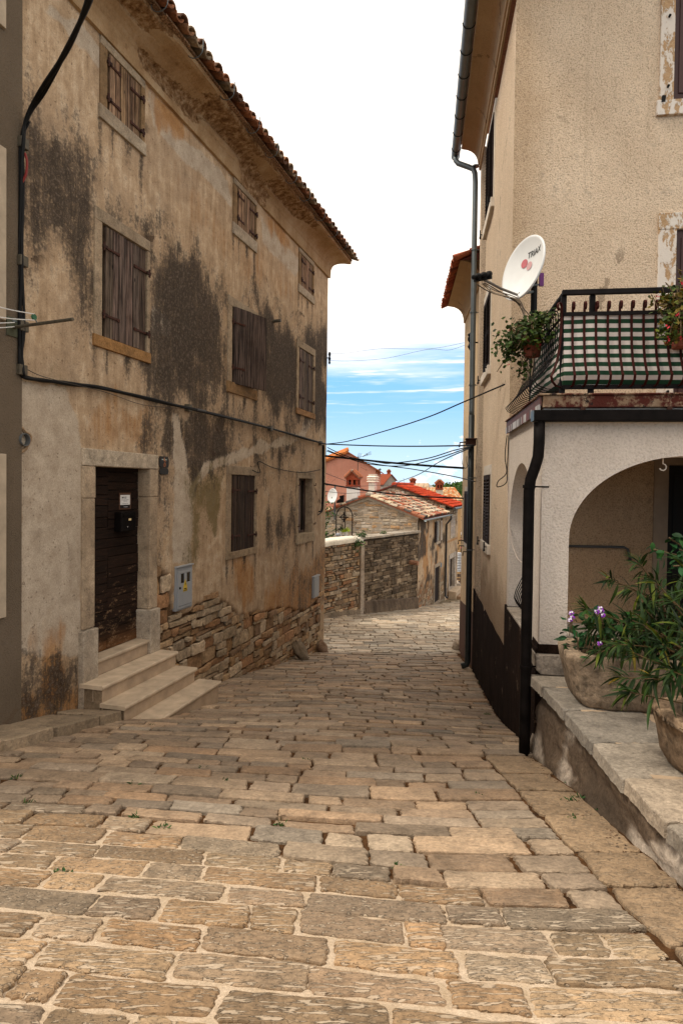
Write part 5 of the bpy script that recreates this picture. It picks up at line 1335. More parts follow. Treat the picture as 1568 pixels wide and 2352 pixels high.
def oleander(name, label, roots, tips, seed, dens=1.0, ll=(.11, .19)):
    R.seed(seed); root = thing(name, label, 'plant', roots[0]); st = MB(); lf = MB(); dry = MB()
    for (tip, k, full) in tips:
        r0 = Vector(R.choice(roots))+Vector((R.uniform(-.08, .08), R.uniform(-.08, .08), 0)); tip = Vector(tip)
        mid = r0+(tip-r0)*.5+Vector((R.uniform(-.03, .03), R.uniform(-.05, .05), R.uniform(.02, .12)))
        cp = cr([r0, mid, tip], 12); st.tube(cp, [.010-.007*i/(len(cp)-1) for i in range(len(cp))], 6, sc((1, .9, .7), .7, 1.2))
        n_ = len(cp); i0 = int(n_*(1-full))
        for i in range(i0, n_, 2 if k < 3 else 1):
            ax_ = (cp[min(i+1, n_-1)]-cp[i-1]).normalized(); last = i >= n_-3
            for q in range(3 if not last else 6):
                if R.random() > dens and not last: continue
                a_ = R.uniform(0, 6.28); o1 = ax_.orthogonal().normalized(); o2 = ax_.cross(o1); rd = o1*math.cos(a_)+o2*math.sin(a_)
                d = (rd*R.uniform(.5, 1)+ax_*(.9 if last else R.uniform(.1, .6))+Vector((0, 0, -.55 if not last else .1))).normalized()
                l = R.uniform(*ll)*(.75 if last else 1); y = 1.0
                tgt = lf
                colr = sc(R.choice(OC), .6, 1.3)
                if R.random() < .02: colr = (9, 3.2, 2.4)
                elif R.random() < .08: colr = (3.5, 2.2, .9)
                leaf(tgt, cp[i]+rd*.005, d, Vector((0, 0, 1))+rv(.35), l, l*R.uniform(.11, .16), R.uniform(.25, .9), colr, 5, .25)
    st.build('stems', M_STEM, root, smooth=True); lf.build('foliage', M_LEAF, root)
    return root
rA = [(2.62, 4.55, TZ+.36), (2.75, 4.7, TZ+.36), (2.5, 4.7, TZ+.36)]
tipsA = [(at(1397, 1330, 4.45), 4, .55), (at(1345, 1400, 4.5), 4, .5), (at(1440, 1420, 4.4), 4, .6), (at(1468, 1295, 4.5), 4, .55), (at(1420, 1480, 4.3), 4, .6), (at(1375, 1500, 4.35), 4, .6), (at(1480, 1400, 4.5), 4, .6), (at(1360, 1440, 4.6), 4, .6), (at(1510, 1350, 4.7), 4, .55), (at(1400, 1420, 4.75), 4, .5), (at(1540, 1420, 4.5), 4, .5), (at(1560, 1330, 4.6), 4, .5), (at(1445, 1350, 4.7), 4, .5)]
oleander('oleander', 'leafy green oleander leaning left out of the long trough before the arch', rA, tipsA, 41, .62)
rB = [(2.42, 3.55, TZ+.28), (2.35, 3.7, TZ+.28), (2.5, 3.4, TZ+.28)]
tipsB = [(at(1428, 1556, 3.75), 4, .28), (at(1455, 1500, 3.8), 4, .4), (at(1480, 1440, 3.7), 4, .45), (at(1500, 1330, 3.9), 4, .45), (at(1545, 1380, 3.7), 4, .5), (at(1570, 1290, 3.8), 4, .5), (at(1445, 1590, 3.6), 4, .2), (at(1520, 1480, 3.6), 4, .5), (at(1560, 1440, 3.5), 4, .5), (at(1500, 1560, 3.55), 4, .35), (at(1540, 1540, 3.5), 4, .4), (at(1590, 1360, 3.6), 4, .5), (at(1600, 1480, 3.4), 4, .5)]
oleander('oleander', 'sparse oleander with bare stems rising from the trough at the right edge', rB, tipsB, 43, .6)
# broad-leaved shrub hanging in from the right
R.seed(47); ro_ = at(1600, 1420, 4.3); SH = thing('rose_bush', 'broad-leaved rose twig hanging in before the black porch door', 'plant', (2.7, 4.4, TZ+.36)); st = MB(); lf = MB()
for tp in (at(1500, 1262, 4.5), at(1535, 1235, 4.5), at(1545, 1300, 4.4), at(1560, 1262, 4.45), at(1575, 1320, 4.4)):
    cp = cr([Vector((2.72, 4.4, TZ+.36)), Vector((2.78, 4.4, -.9)), Vector((2.62, 4.45, -.55)), tp], 8); st.tube(cp, .006, 5)
    for j in range(26):
        p = cp[R.randrange(len(cp)-10, len(cp))]+rv(.02); leaf(lf, p, rv(1)+Vector((0, 0, -.2)), Vector((-.3, -.5, 1))+rv(.4), R.uniform(.05, .09), R.uniform(.03, .045), .25, sc(R.choice(OC), .6, 1.2), 4)
st.build('stems', M_STEM, SH); lf.build('foliage', M_LEAF2, SH)
# bedding plants with violet and white flowers
R.seed(49)
BD = thing('bedding_plants', 'low bedding plants with violet and white flowers inside the long trough', 'plant', (2.2, 4.7, TZ+.3)); st = MB(); lf = MB(); fl = MB()
for j in range(520):
    X = R.uniform(1.78, 2.95); Y = 4.72+R.gauss(0, .14)-(X-2.4)*.14; h = R.uniform(.02, .26)*(1.2 if X < 2.3 else 1)
    p = Vector((X+R.gauss(0, .04), Y, TZ+.36+h)); nn = Vector((R.gauss(0, .4), -.45+R.gauss(0, .4), .8)); d = rv(1); d.z *= .4
    leaf(lf, p, d, nn, R.uniform(.045, .085), R.uniform(.035, .055), .3, sc(R.choice(OC), .5, 1.35), 4)
for j in range(60): X = R.uniform(1.8, 2.9); Y = 4.72+R.gauss(0, .1); st.tube([Vector((X, Y, TZ+.25)), Vector((X+R.gauss(0, .05), Y-.03, TZ+.55))], .004, 4)
for (x, y) in ((1311, 1408), (1313, 1418), (1308, 1424), (1370, 1405), (1381, 1403), (1384, 1413), (1378, 1397), (1376, 1478)):
    p = at(x, y, 4.5)
    st.tube([p, p+Vector((.01, .03, -.12))], .003, 4)
    fl = MB()
    for q in range(9):
        a_ = 2*math.pi*q/5; wh = q >= 6; round_leaf(fl, p+Vector((math.cos(a_)*.012, R.uniform(-.01, .01), math.sin(a_)*.010)), Vector((math.cos(a_)*.3, -1, math.sin(a_)*.3+.2)), .0085, (.75, .68, .78) if wh else (.32, .05, .52), 4)
    fl.build('blossom', M_PETAL, BD)
st.build('stems', M_STEM, BD); lf.build('foliage', M_LEAF2, BD)
# ================================================================== SMALL THINGS ON THE LEFT WALL
R.seed(61)
def lrect(fr, x0, y0, x1, y1, d=0):
    a = fr.uv(x0, y0, d); b = fr.uv(x1, y1, d); return min(a[0], b[0]), max(a[0], b[0]), min(a[1], b[1]), max(a[1], b[1])
# meter cabinet
u0 = LF.uv(401, 1350)[0]; u1 = LF.uv(438, 1350)[0]; v0 = (LF.uv(401, 1405)[1]+LF.uv(438, 1392)[1])/2; v1 = (LF.uv(401, 1303)[1]+LF.uv(438, 1297)[1])/2
MC = thing('meter_cabinet', 'grey electric meter cabinet with two viewing windows and a warning sticker', 'meter cabinet', LF.P((u0+u1)/2, 0, v0))
mb = MB(); fw = .028
mb.box(LF, u0, u1, -.03, .028, v0, v1, (.9, .9, .9)); MCb = mb.build('case', M_METALBOX, MC, bevel=.006)
mb = MB()
wu = (u1-u0); zt = v1-.10; zb = v1-.38*(v1-v0)
a1, a2, b1, b2 = u0+.24*wu, u0+.45*wu, u0+.60*wu, u0+.82*wu
# door plate built round the two slots
for (p, q, r, s) in ((u0+fw, u1-fw, v0+fw, zb), (u0+fw, u1-fw, zt, v1-.05), (u0+fw, a1, zb, zt), (a2, b1, zb, zt), (b2, u1-fw, zb, zt)): mb.box(LF, p+.0005, q-.0005, .029, .040, r+.0005, s-.0005)
dd = mb.build('door', M_METALBOX, MC)
mb = MB(); mb.box(LF, u0+fw+.02, u1-fw-.02, .040, .044, v1-.085, v1-.07, (1.1, 1.1, 1.1)); mb.build('door_rib', M_METALBOX, dd)
mb = MB(); mb.box(LF, u0+fw+.02, u1-fw-.02, .040, .043, v0+.06, v0+.07, (.6, .6, .6)); mb.build('door_groove', M_METALBOX, dd)
mb = MB(); mb.box(LF, u0-.004, u1+.004, .0, .05, v1, v1+.015, (1.1, 1.1, 1.1)); mb.build('rain_hood', M_METALBOX, MC)
for (p, q) in ((a1, a2), (b1, b2)):
    mb = MB(); mb.box(LF, p, q, .0285, .033, zb, zt); mb.build('viewing_window', M_GLASS, MC)
mb = MB(); mb.lathe([(.016, 0), (.016, .012), (.004, .014)], LF.P(u0+.17*wu, .040, v0+.52*(v1-v0)), 14, ax=LF.n); mb.build('lock', M_BLACK, MC)
cu = u0+.5*wu; cz = v0+.545*(v1-v0)
M_YEL = simple('yellow_sticker', (.62, .42, .02), .5, .05, 5, 0)
mb = MB(); mb.prism(LF, [(cu-.055, cz-.02), (cu+.055, cz-.02), (cu, cz+.095)], .040, .0425); mb.box(LF, cu-.055, cu+.055, .040, .0425, cz-.08, cz-.024); sk = mb.build('warning_sticker', M_YEL, MC)
mb = MB(); mb.prism(LF, [(cu+.008, cz+.065), (cu-.016, cz+.022), (cu-.002, cz+.024), (cu-.008, cz-.008), (cu+.016, cz+.034), (cu+.002, cz+.032)], .0425, .0435)
for (p, q) in ((cz-.05, cz-.034), (cz-.064, cz-.058), (cz-.074, cz-.069)): mb.box(LF, cu-.035 if p > cz-.055 else cu-.05, cu+.035 if p > cz-.055 else cu+.05, .0425, .0435, p, q)
mb.build('warning_mark', M_INK, sk)
# second small cabinet near the far corner
u0 = LF.uv(716, 1350)[0]; u1 = LF.uv(728, 1350)[0]; v0 = LF.uv(722, 1371)[1]; v1 = LF.uv(722, 1324)[1]
M2 = thing('meter_cabinet', 'narrow grey cabinet low on the old wall near its far corner', 'meter cabinet', LF.P((u0+u1)/2, 0, v0))
mb = MB(); mb.box(LF, u0, u1, -.02, .05, v0, v1); mb.build('case', M_METALBOX, M2, bevel=.008)
mb = MB(); mb.box(LF, u0+.02, u1-.02, .0505, .058, v0+.03, v1-.06, (.85, .85, .85)); mb.build('door', M_METALBOX, M2, bevel=.003)
mb = MB(); mb.box(LF, u0-.01, u1+.01, .0, .075, v1+.001, v1+.025, (1.15, 1.15, 1.15)); mb.build('rain_hood', M_METALBOX, M2)
# house number plaque, in two tablets
p0 = LF.uv(375, 1064); 
PQ = thing('house_number_plaque', 'black house number plaque with a copper figure beside the old door', 'plaque', LF.P(p0[0], 0, p0[1]))
def tablet(cx, cz, w, h, k):
    return [(cx-w/2, cz-h/2+k), (cx-w/2+k*.6, cz-h/2), (cx+w/2-k*.6, cz-h/2), (cx+w/2, cz-h/2+k), (cx+w/2, cz+h/2-k), (cx+w/2-k*.6, cz+h/2), (cx-w/2+k*.6, cz+h/2), (cx-w/2, cz+h/2-k)]
zt = LF.uv(375, 1048)[1]; zm = LF.uv(375, 1074.5)[1]; zb = LF.uv(375, 1090.5)[1]; wq = LF.uv(386, 1064)[0]-LF.uv(364.5, 1064)[0]
M_PLQ = simple('black_enamel', (.010, .010, .010), .35, .1, 5, 0, spec=.4)
mb = MB(); mb.prism(LF, tablet(p0[0], (zt+zm)/2, wq, zt-zm-.006, .035), .004, .018); tb = mb.build('number_tablet', M_PLQ, PQ)
mb = MB(); mb.prism(LF, tablet(p0[0], (zb+zm)/2, wq*.98, zm-zb-.008, .04), .004, .018); mb.build('lower_tablet', M_PLQ, PQ)
LP_ = lambda x, y, d: LF.P(x, d, y)
flat_text('6', .125, LP_, p0[0], (zt+zm)/2-.065, .0195, simple('copper_paint', (.26, .085, .025), .5, .1, 5, 0), 'numeral', tb, None, None, .35, 'CENTER')
mb = MB(); zz = zt-.045
mb.box(LF, p0[0]-.06, p0[0]-.022, .018, .0195, zz-.006, zz+.006, (.45, .55, .5)); mb.box(LF, p0[0]+.022, p0[0]+.06, .018, .0195, zz-.006, zz+.006, (.45, .55, .5))
mb.prism(LF, [(p0[0]-.010, zz-.02), (p0[0]+.010, zz-.02), (p0[0]+.010, zz+.004), (p0[0], zz+.032), (p0[0]-.010, zz+.004)], .018, .0195, (.55, .22, .10)); mb.build('emblem', simple('enamel_colours', (1, 1, 1), .5, .05, 5, 0), tb)
# notice on the door and the black letter box
q0 = lrect(LF, 276, 1137, 298, 1159, -.145)
NO = thing('door_notice', 'white and black paper notice pinned on the old wooden door', 'notice', LF.P(q0[0], -.14, q0[2]))
hh = q0[3]-q0[2]
mb = MB(); mb.box(LF, q0[0]-.02, q0[1]+.02, -.145, -.141, q0[2]-.46*hh, q0[3]+.22*hh, (.10, .05, .03)); bp = mb.build('backing_board', simple('notice_board', (1, 1, 1), .5, .1, 5, 0), NO)
mb = MB(); mb.box(LF, q0[0], q0[1], -.1405, -.139, q0[2], q0[3]); mb.build('paper', M_WHITE, NO)
mb = MB(); mb.box(LF, q0[0], q0[1], -.1405, -.139, q0[2]-.34*hh, q0[2]-.001); mb.build('paper_footer', M_INK, NO)
flat_text('MAAS', hh*.30, LP_, q0[0]+.028, q0[3]-hh*.36, -.138, M_INK, 'lettering', NO, None, None)
LI = simple('grey_print', (.16, .15, .15), .6, .1, 5, 0)
for (fy, x0_, x1_, th) in ((.50, .12, .86, .05), (.62, .34, .70, .05), (.86, .22, .82, .04)):
    mb = MB(); x = q0[0]+x0_*(q0[1]-q0[0]); xe = q0[0]+x1_*(q0[1]-q0[0])
    while x < xe: l = R.uniform(.006, .02); mb.box(LF, x, min(x+l, xe), -.139, -.1384, q0[3]-fy*hh-th*hh/2, q0[3]-fy*hh+th*hh/2); x += l+.004
    mb.build('print_line', LI, NO)
mb = MB(); x = q0[0]+.07
for (o_, l) in ((0, .02), (.03, .05)): mb.box(LF, x+o_, x+o_+l, -.139, -.1384, q0[2]-.24*hh, q0[2]-.18*hh, (3, 3, 3))
mb.build('print_line', LI, NO)
q1 = lrect(LF, 277, 1176, 311, 1218, -.06)
LB = thing('letter_box', 'black metal letter box mounted on the old wooden door', 'letter box', LF.P(q1[0], -.14, q1[2]))
mb = MB(); mb.box(LF, q1[0], q1[1], -.145, -.05, q1[2], q1[3]); mb.build('body', M_PIPE, LB, bevel=.008)
mb = MB(); mb.box(LF, q1[0]+.15*(q1[1]-q1[0]), q1[1]-.15*(q1[1]-q1[0]), -.05, -.044, q1[3]-.06, q1[3]-.035, (.6, .6, .6)); mb.build('flap', M_PIPE, LB)
cz = q1[3]-.10; cu = q1[0]+.58*(q1[1]-q1[0]); mb = MB(); mb.box(LF, cu-.025, cu+.025, -.05, -.046, cz-.012, cz+.014, (.75, .6, .35)); mb.build('name_card', simple('card', (1, .95, .8), .6, .05, 5, 0), LB)
mb = MB(); mb.lathe([(.009, 0), (.009, .012), (.002, .014)], LF.P(cu-.06, -.05, cz-.09), 10, ax=LF.n); mb.build('lock', simple('chrome', (.6, .6, .6), .2, .05, 5, 0, metal=1), LB)
# clothes line bracket
q2 = LF.uv(30, 751, .04); CB = thing('clothes_line_bracket', 'rusty bracket arm with a pulley and clothes lines on the grey wall', 'bracket', LF.P(q2[0], .03, q2[1]))
mb = MB(); mb.box(LF, q2[0]-.07, q2[0]+.07, .03, .042, q2[1]-.09, q2[1]+.09, (.8, 1, .9)); mb.build('plate', M_PATINA, CB, bevel=.003)
b_ = LF.P(q2[0]+.01, .04, q2[1]); tip = b_+LF.n*.86+Vector((0, 0, .055)); 
rr_ = ray(168, 733); tip = rr_*(b_.y-.28)
mb = MB(); mb.tube([b_, tip], .016, 8); mb.build('arm', M_PATINA, CB)
pu = b_+(tip-b_)*.42
mb = MB(); mb.lathe([(.028, -.008), (.02, -.003), (.02, .003), (.028, .008)], pu+Vector((-.02, -.03, .055)), 14, ax=LF.n); mb.build('pulley', simple('green_plastic', (.03, .12, .06), .5, .2, 8, 0), CB)
mb = MB(); mb.tube([pu, pu+Vector((-.02, -.03, .055))], .006, 5); mb.tube([b_+Vector((.03, 0, .05)), b_+Vector((-.03, -.02, .07)), b_+Vector((-.06, -.04, .03))], .010, 6); mb.build('clip', M_ZINC, CB)
for (s_, e_) in ((pu+Vector((-.02, -.03, .083)), at(-40, 694, 4.6)), (pu+Vector((-.02, -.03, .027)), at(-40, 722, 4.6)), (b_+Vector((.02, -.02, .04)), at(-40, 738, 5.1)), (b_+Vector((.02, -.02, .0)), at(-40, 750, 5.1))):
    mb = MB(); mb.tube(cr([s_, (s_+e_)/2+Vector((0, 0, -.01)), e_], 6), .0045, 5); mb.build('line', M_WHITE, CB)
# guard stones at the far foot of the old house
def boulder(name, label, c, r, seed, lean=(0, 0), col=(.34, .26, .19)):
    R.seed(seed); mb = MB(); n1_, n2_ = 14, 20
    for i in range(n1_+1):
        ph = math.pi*i/n1_
        for k in range(n2_):
            th = 2*math.pi*k/n2_; x, y, z = math.sin(ph)*math.cos(th), math.sin(ph)*math.sin(th), math.cos(ph)
            q = 1+.9*(fbm(np.array([x*1.6+seed]), np.array([z*1.6+y*1.1]), 3, seed)[0]-.5)+.4*(fbm(np.array([x*4+9]), np.array([z*4+y*3]), 3, seed+3)[0]-.5)
            zz = z*r[2]*q; mb.v.append(Vector(c)+Vector((x*r[0]*q+lean[0]*zz, y*r[1]*q+lean[1]*zz, zz))); mb.c.append(col)
    for i in range(n1_):
        for k in range(n2_): mb.f.append((i*n2_+k, i*n2_+(k+1) % n2_, (i+1)*n2_+(k+1) % n2_, (i+1)*n2_+k)); mb.mi.append(0)
    o = mb.build(name, M_ROCK, smooth=True, loc=c); return tag(o, label, 'stone')
Yg = 13.4; x_ = KL+AL*Yg+.18; boulder('guard_stone', 'large leaning guard stone at the foot of the old wall', (x_, Yg, gz(x_, Yg)+.10), (.13, .20, .30), 81, (-.5, .1), (.24, .18, .12))
Yg = 14.9; x_ = KL+AL*Yg+.16; boulder('guard_stone', 'smaller pointed stone at the far corner of the old house', (x_, Yg, gz(x_, Yg)+.06), (.13, .16, .20), 83, (-.2, 0), (.30, .19, .12))
boulder('loose_stone', 'rounded pale stone at the foot of the ochre house beyond the pipe', (2.98, 15.6, gz(2.98, 15.6)+.05), (.16, .22, .15), 85, (0, 0), (.42, .33, .24))
# ================================================================== CABLES
R.seed(67)
def cable(label, pts, r, name='cable', m=12, col=(1, 1, 1)):
    mb = MB(); mb.tube(cr([Vector(p) for p in pts], m), r, 6, col); o = mb.build(name, M_BLACK, loc=Vector(pts[0]), smooth=True); return tag(o, label, 'cable')
wp = lambda x, y, d=.05: LF.P(LF.uv(x, y, d)[0], d, LF.uv(x, y, d)[1])
# bundle: dropping from the upper left, down the corner and along the facade
top = [at(212, -30, 4.2), at(196, 8, 4.45), at(150, 112, 5.2), at(98, 212, 5.9), wp(64, 275, .10), wp(52, 330, .06)]
down = [wp(50, 420), wp(50, 600), wp(49, 760), wp(47, 830)]
along = [wp(50, 855), wp(62, 867), wp(100, 873), wp(160, 881), wp(240, 893), wp(350, 918), wp(430, 937, .06), wp(500, 954), wp(620, 984), wp(700, 1007), wp(744, 1020, .06)]
BUN = thing('cable_bundle', 'thick black cable bundle running down the corner and along the old facade', 'cable', wp(50, 420))
for k in range(5):
    off = [Vector((R.uniform(-.022, .022), R.uniform(-.02, .02), R.uniform(-.012, .012))) for _ in range(40)]
    P4 = [p+o_*(1.2 if i < 4 else 1) for i, (p, o_) in enumerate(zip(top+down+along, off))]
    if k > 3: P4 = P4[4:14]
    mb = MB(); mb.tube(cr(P4, 6), R.uniform(.012, .019) if k < 3 else .009, 6, sc((1.3, 1.3, 1.3), .6, 1.5)); mb.build('strand', M_BLACK, BUN, smooth=True)
mb = MB(); mb.tube(cr([wp(62, 848), wp(110, 868, .07), wp(240, 900), wp(330, 930, .03), wp(420, 938)], 6), .004, 5, (8, 7, 6)); mb.build('thin_wire', M_BLACK, BUN)
for (x, y) in ((50, 330), (49, 600), (50, 750), (47, 850), (432, 937), (620, 984), (735, 1018)):
    mb = MB(); p = wp(x, y, .03); mb.box(Fr((p.x, p.y, p.z), (LF.s.x, LF.s.y)), -.05, .05, -.03, .045, -.05, .05); mb.build('clamp', M_PATINA, BUN, bevel=.006)
mb = MB(); p = wp(452, 941, .07); mb.tube([p, wp(472, 945, .07)], .020, 8, (9, 9, 9)); mb.build('junction_sleeve', M_BLACK, BUN)
for (x, y, l) in ((58, 355, 0), ):
    mb = MB(); p = wp(58, 352, .09); mb.tube(cr([p, p+Vector((.02, 0, -.08)), p+Vector((.01, 0, -.2)), p+Vector((-.03, 0, -.28))], 5), .012, 6); mb.build('red_sleeve', simple('red_plastic', (.20, .02, .015), .5, .2, 8, 0), BUN)
# fall at the far corner
lf_ = [wp(741, 1022), wp(741, 1090), wp(740, 1150), wp(738, 1172, .06), wp(733, 1182)]
for k in range(2): cable('black cable hanging down the far corner of the old house' if k == 0 else 'thinner looped cable beside the hanging corner cable', [p+Vector((.03*k, 0, .0)) for p in lf_[:4]]+[wp(733-3*k, 1175+8*k)], .020-.008*k)
cable('thin wire from the corner across the wall to the lower small window', [wp(735, 1079), wp(690, 1085), wp(630, 1075, .03), wp(594, 1060), wp(597, 1085, .05), wp(580, 1080)], .008)
# spans across the street
cornr = wp(748, 1020, .05)
def far(x, y, Y): return at(x, y, Y)
rw = lambda x, y, d=.03: RF.P(RF.uv(x, y, d)[0], d, RF.uv(x, y, d)[1])
cable('taut straight cable spanning the lane between both corners', [cornr, far(860, 1024, 14.6), far(960, 1025, 13.8), rw(1088, 1023, .12)], .014)
cable('cable rising across the lane towards the balcony corner', [cornr, far(800, 1013, 14), far(900, 985, 12), far(985, 957, 10.4), far(1060, 925, 9.2), rw(1158, 883, .02)], .010)
cable('upper slack cable looping from the corner to the pipe bracket', [wp(752, 1028), far(800, 1049, 15), far(870, 1062, 14.6), far(900, 1064, 14.2), far(980, 1053, 13.5), far(1040, 1035, 12.9), rw(1086, 1024, .12)], .011)
cable('lower slack cable looping from the corner to the pipe bracket', [wp(752, 1034), far(800, 1053, 15), far(850, 1066, 14.6), far(925, 1070, 14), far(1000, 1054, 13.3), rw(1086, 1024, .12)], .011)
cable('cable crossing from the left corner down to the right pipe', [wp(750, 1036), far(800, 1052, 15), far(870, 1067, 14.4), far(950, 1078, 13.6), far(1040, 1094, 12.8), rw(1090, 1106, .1)], .010)
cable('thickest cable crossing the lane just above the salmon house eaves', [wp(746, 1047), far(830, 1056, 15), far(900, 1063, 14.4), far(1000, 1071, 13.6), far(1064, 1075, 13.0)], .024)
cable('long low cable passing behind the brick chimney lantern', [wp(746, 1111), far(850, 1128, 16.5), far(950, 1139, 16), far(1075, 1145, 15)], .020)
for i, (ya, yb, Y, lb) in enumerate(((1085, 1128, 24, 'thin sagging wire in front of the salmon wall, highest of three'), (1113, 1116, 24, 'thin wire before the salmon wall, second of three'), (1128, 1120, 24, 'lowest thin wire before the salmon wall'))):
    cable(lb, [at(742, ya, 16), at(800, ya+22 if i == 0 else ya+5, 20), at(860, 1130 if i == 0 else (1115 if i == 1 else 1127), 24), at(912 if i else 950, 1114 if i else 1127, 28)], .007)
cable('steep cable from the pipe bracket down to the red roof', [rw(1086, 1026, .12), far(1010, 1060, 16), far(960, 1090, 21), at(914, 1108, 28), at(907, 1121, 28.5)], .012)
cable('upper of two fine wires high across the sky gap', [LF.P(U1-.02, .03, LF.uv(748, 810)[1]), far(795, 811, 15), far(875, 801, 14.4), far(985, 801, 13.4), far(1065, 787, 12.8)], .003, 'wire')
cable('lower of two fine wires high across the sky gap', [LF.P(U1-.02, .03, LF.uv(748, 826)[1]), far(800, 829, 15), far(885, 823, 14.4), far(980, 803, 13.4), far(1030, 804, 13), far(1066, 793, 12.8)], .003, 'wire')
for i, (x, y, r) in enumerate(((1070, 1060, 16), (1078, 1066, 10))):
    c = at(x-2, y, 12.7); mb = MB(); rr = r*12.7/1442
    mb.tube([c+Vector((rr*math.sin(a)*.55, 0, rr*1.7*math.cos(a)+.1)) for a in [k*math.pi/9-.4 for k in range(17)]], .006, 5); tag(mb.build('cable_loop', M_BLACK, loc=c, smooth=True), ('large', 'small')[i]+' loop of spare cable hanging by the ochre house corner', 'cable')
ins_ = LF.P(U1, .0, LF.uv(748, 820)[1])
IN = thing('insulator', 'small twin wire insulator on the far corner of the old house', 'insulator', ins_)
mb = MB(); mb.lathe([(.01, -.16), (.03, -.12), (.02, -.08), (.035, -.02), (.02, .03), (.035, .08), (.02, .14)], ins_+LF.n*.06, 10); mb.tube([ins_, ins_+LF.n*.07], .012, 6); mb.build('body', M_BLACK, IN)
ip = at(1079, 785, 12.4)
IN = thing('insulator', 'pair of black wire insulators on the ochre house beside the pipe', 'insulator', ip)
mb = MB(); mb.lathe([(.008, -.17), (.03, -.13), (.05, -.10), (.03, -.05), (.02, -.02), (.05, .03), (.05, .08), (.035, .10), (.055, .14), (.01, .18)], ip, 12); mb.tube([ip, ip+Vector((.25, .1, 0))], .014, 6); mb.build('body', M_BLACK, IN)
bp_ = RF.P(uFar-.14, .02, RF.uv(1088, 1023)[1])
PB = thing('cable_bracket', 'rusty cable bracket box gripping the downpipe across the lane', 'bracket', bp_)
mb = MB(); q_ = Fr((bp_.x, bp_.y, bp_.z), (RF.s.x, RF.s.y)).flip(); mb.box(q_, -.09, .12, .0, .19, -.05, .07, (.7, .6, .5)); mb.box(q_, -.11, .14, -.02, .20, .07, .09, (1, .9, .8)); mb.build('box', M_IRON, PB, bevel=.01)
mb = MB(); mb.tube([q_.P(0, .19, .02), q_.P(0, .3, .01), q_.P(0, .31, -.08)], .014, 6); mb.build('hook', M_BLACK, PB)
# loose wires and a peg below the balcony corner
mb = MB(); w0 = RF.P(uP0+PD-.05, .03, ZS-.06)
mb.tube(cr([w0, w0+Vector((-.02, 0, -.25)), w0+Vector((.0, 0, -.45)), w0+Vector((-.10, -.02, -.55)), w0+Vector((-.11, -.02, -.62)), w0+Vector((.0, 0, -.57)), w0+Vector((.01, 0, -.4)), w0+Vector((.02, 0, 0))], 6), .006, 5)
tag(mb.build('loose_wire', M_BLACK, loc=w0), 'loose black wire coil hanging below the balcony corner', 'wire')
mb = MB(); mb.tube(cr([w0+Vector((.02, 0, -.5)), w0+Vector((.02, -.05, -.9)), w0+Vector((.02, -.2, -1.25)), w0+Vector((.02, -.45, -1.42)), w0+Vector((-.0, -.75, -1.45))], 6), .006, 5, (60, 50, 42))
tag(mb.build('white_wire', M_BLACK, loc=w0), 'pale wire curving down the porch side wall to the arch', 'wire')
# ================================================================== OCHRE HOUSE BEYOND THE PIPE
o_ = RF.P(uFar+.02, -.06, 0); OF = Fr((o_.x, o_.y), (.09, 1)).flip()
OH = thing('ochre_house', 'ochre rendered house with red tiled eaves just beyond the grey downpipe', 'house', OF.P(1.2, -2, gz(4, 13)))
uE = OF.uv(1063, 1000)[0]; zE = OF.uv(1069, 738)[1]
mb = MB(); mb.box(OF, 0, uE, -6, 0, -4.4, zE+.25); mb.build('wall', M_OCHRE, OH)
mb = MB(); n = 24; vs = []
for i in range(n+1):
    u = uE*i/n; tp = -2.75+.25*(1-i/n)
    vs += [OF.P(u, .006, tp), OF.P(u, .016, tp-.01), OF.P(u, .02, -4.4)]
mb.add(vs, [(3*i+k, 3*i+3+k, 3*i+4+k, 3*i+1+k) for i in range(n) for k in range(2)]); mb.build('base', simple('brown_base_paint', (.075, .030, .016), .85, .3, 6, .6, 40, streak=True), OH)
prof = [(0, 0), (.03, .0), (.04, .12)]+[(.05+.33*(1-math.cos(a)), .13+.28*math.sin(a)) for a in (.3, .6, .9, 1.2, 1.5)]+[(.42, .42), (0, .42)]
nP = len(prof); mb = MB()
for u in (0, uE*.5, uE): mb.v += [OF.P(u, d, zE+v) for d, v in prof]; mb.c += [(.75, .68, .6)]*nP
mb.f = [(i*nP+k, i*nP+k+1, (i+1)*nP+k+1, (i+1)*nP+k) for i in range(2) for k in range(nP-1)]+[tuple(2*nP+k for k in range(nP))]; mb.mi = [0]*len(mb.f); mb.build('cornice', M_OCHRE, OH)
mb = MB(); upv = -OF.n*math.cos(rad(22))+Vector((0, 0, math.sin(rad(22)))); fan_tiles(mb, OF.P(0, .52, zE+.45), OF.s, upv, int(uE/.19)+1, 3, .19, .36, [(.42, .10, .05), (.36, .085, .045), (.46, .13, .06)], .016, 6, pans=True)
o_ = OF.P(0, .4, zE+.43); p_ = OF.P(uE+.05, .4, zE+.43); mb.add([o_, p_, p_+upv*3.5, o_+upv*3.5], [(0, 1, 2, 3)], (.4, .1, .05)); mb.build('roof', M_TILEP, OH)
u0 = OF.uv(1075, 1190)[0]; u1 = OF.uv(1067.5, 1190)[0]; v1 = OF.uv(1072, 1128)[1]; v0 = OF.uv(1070, 1247)[1]
mb = MB(); mb.box(OF, u0-.06, u1+.06, -.05, .015, v0-.1, v0, (.9, .85, .8)); mb.box(OF, u0-.06, u1+.06, -.05, .012, v1, v1+.1, (.9, .85, .8)); mb.box(OF, u0-.06, u0, -.05, .011, v0+.001, v1-.001, (.9, .85, .8)); mb.box(OF, u1, u1+.06, -.05, .011, v0+.001, v1-.001, (.9, .85, .8)); wo = mb.build('window', M_CREAM, OH)
m_ = (u0+u1)/2
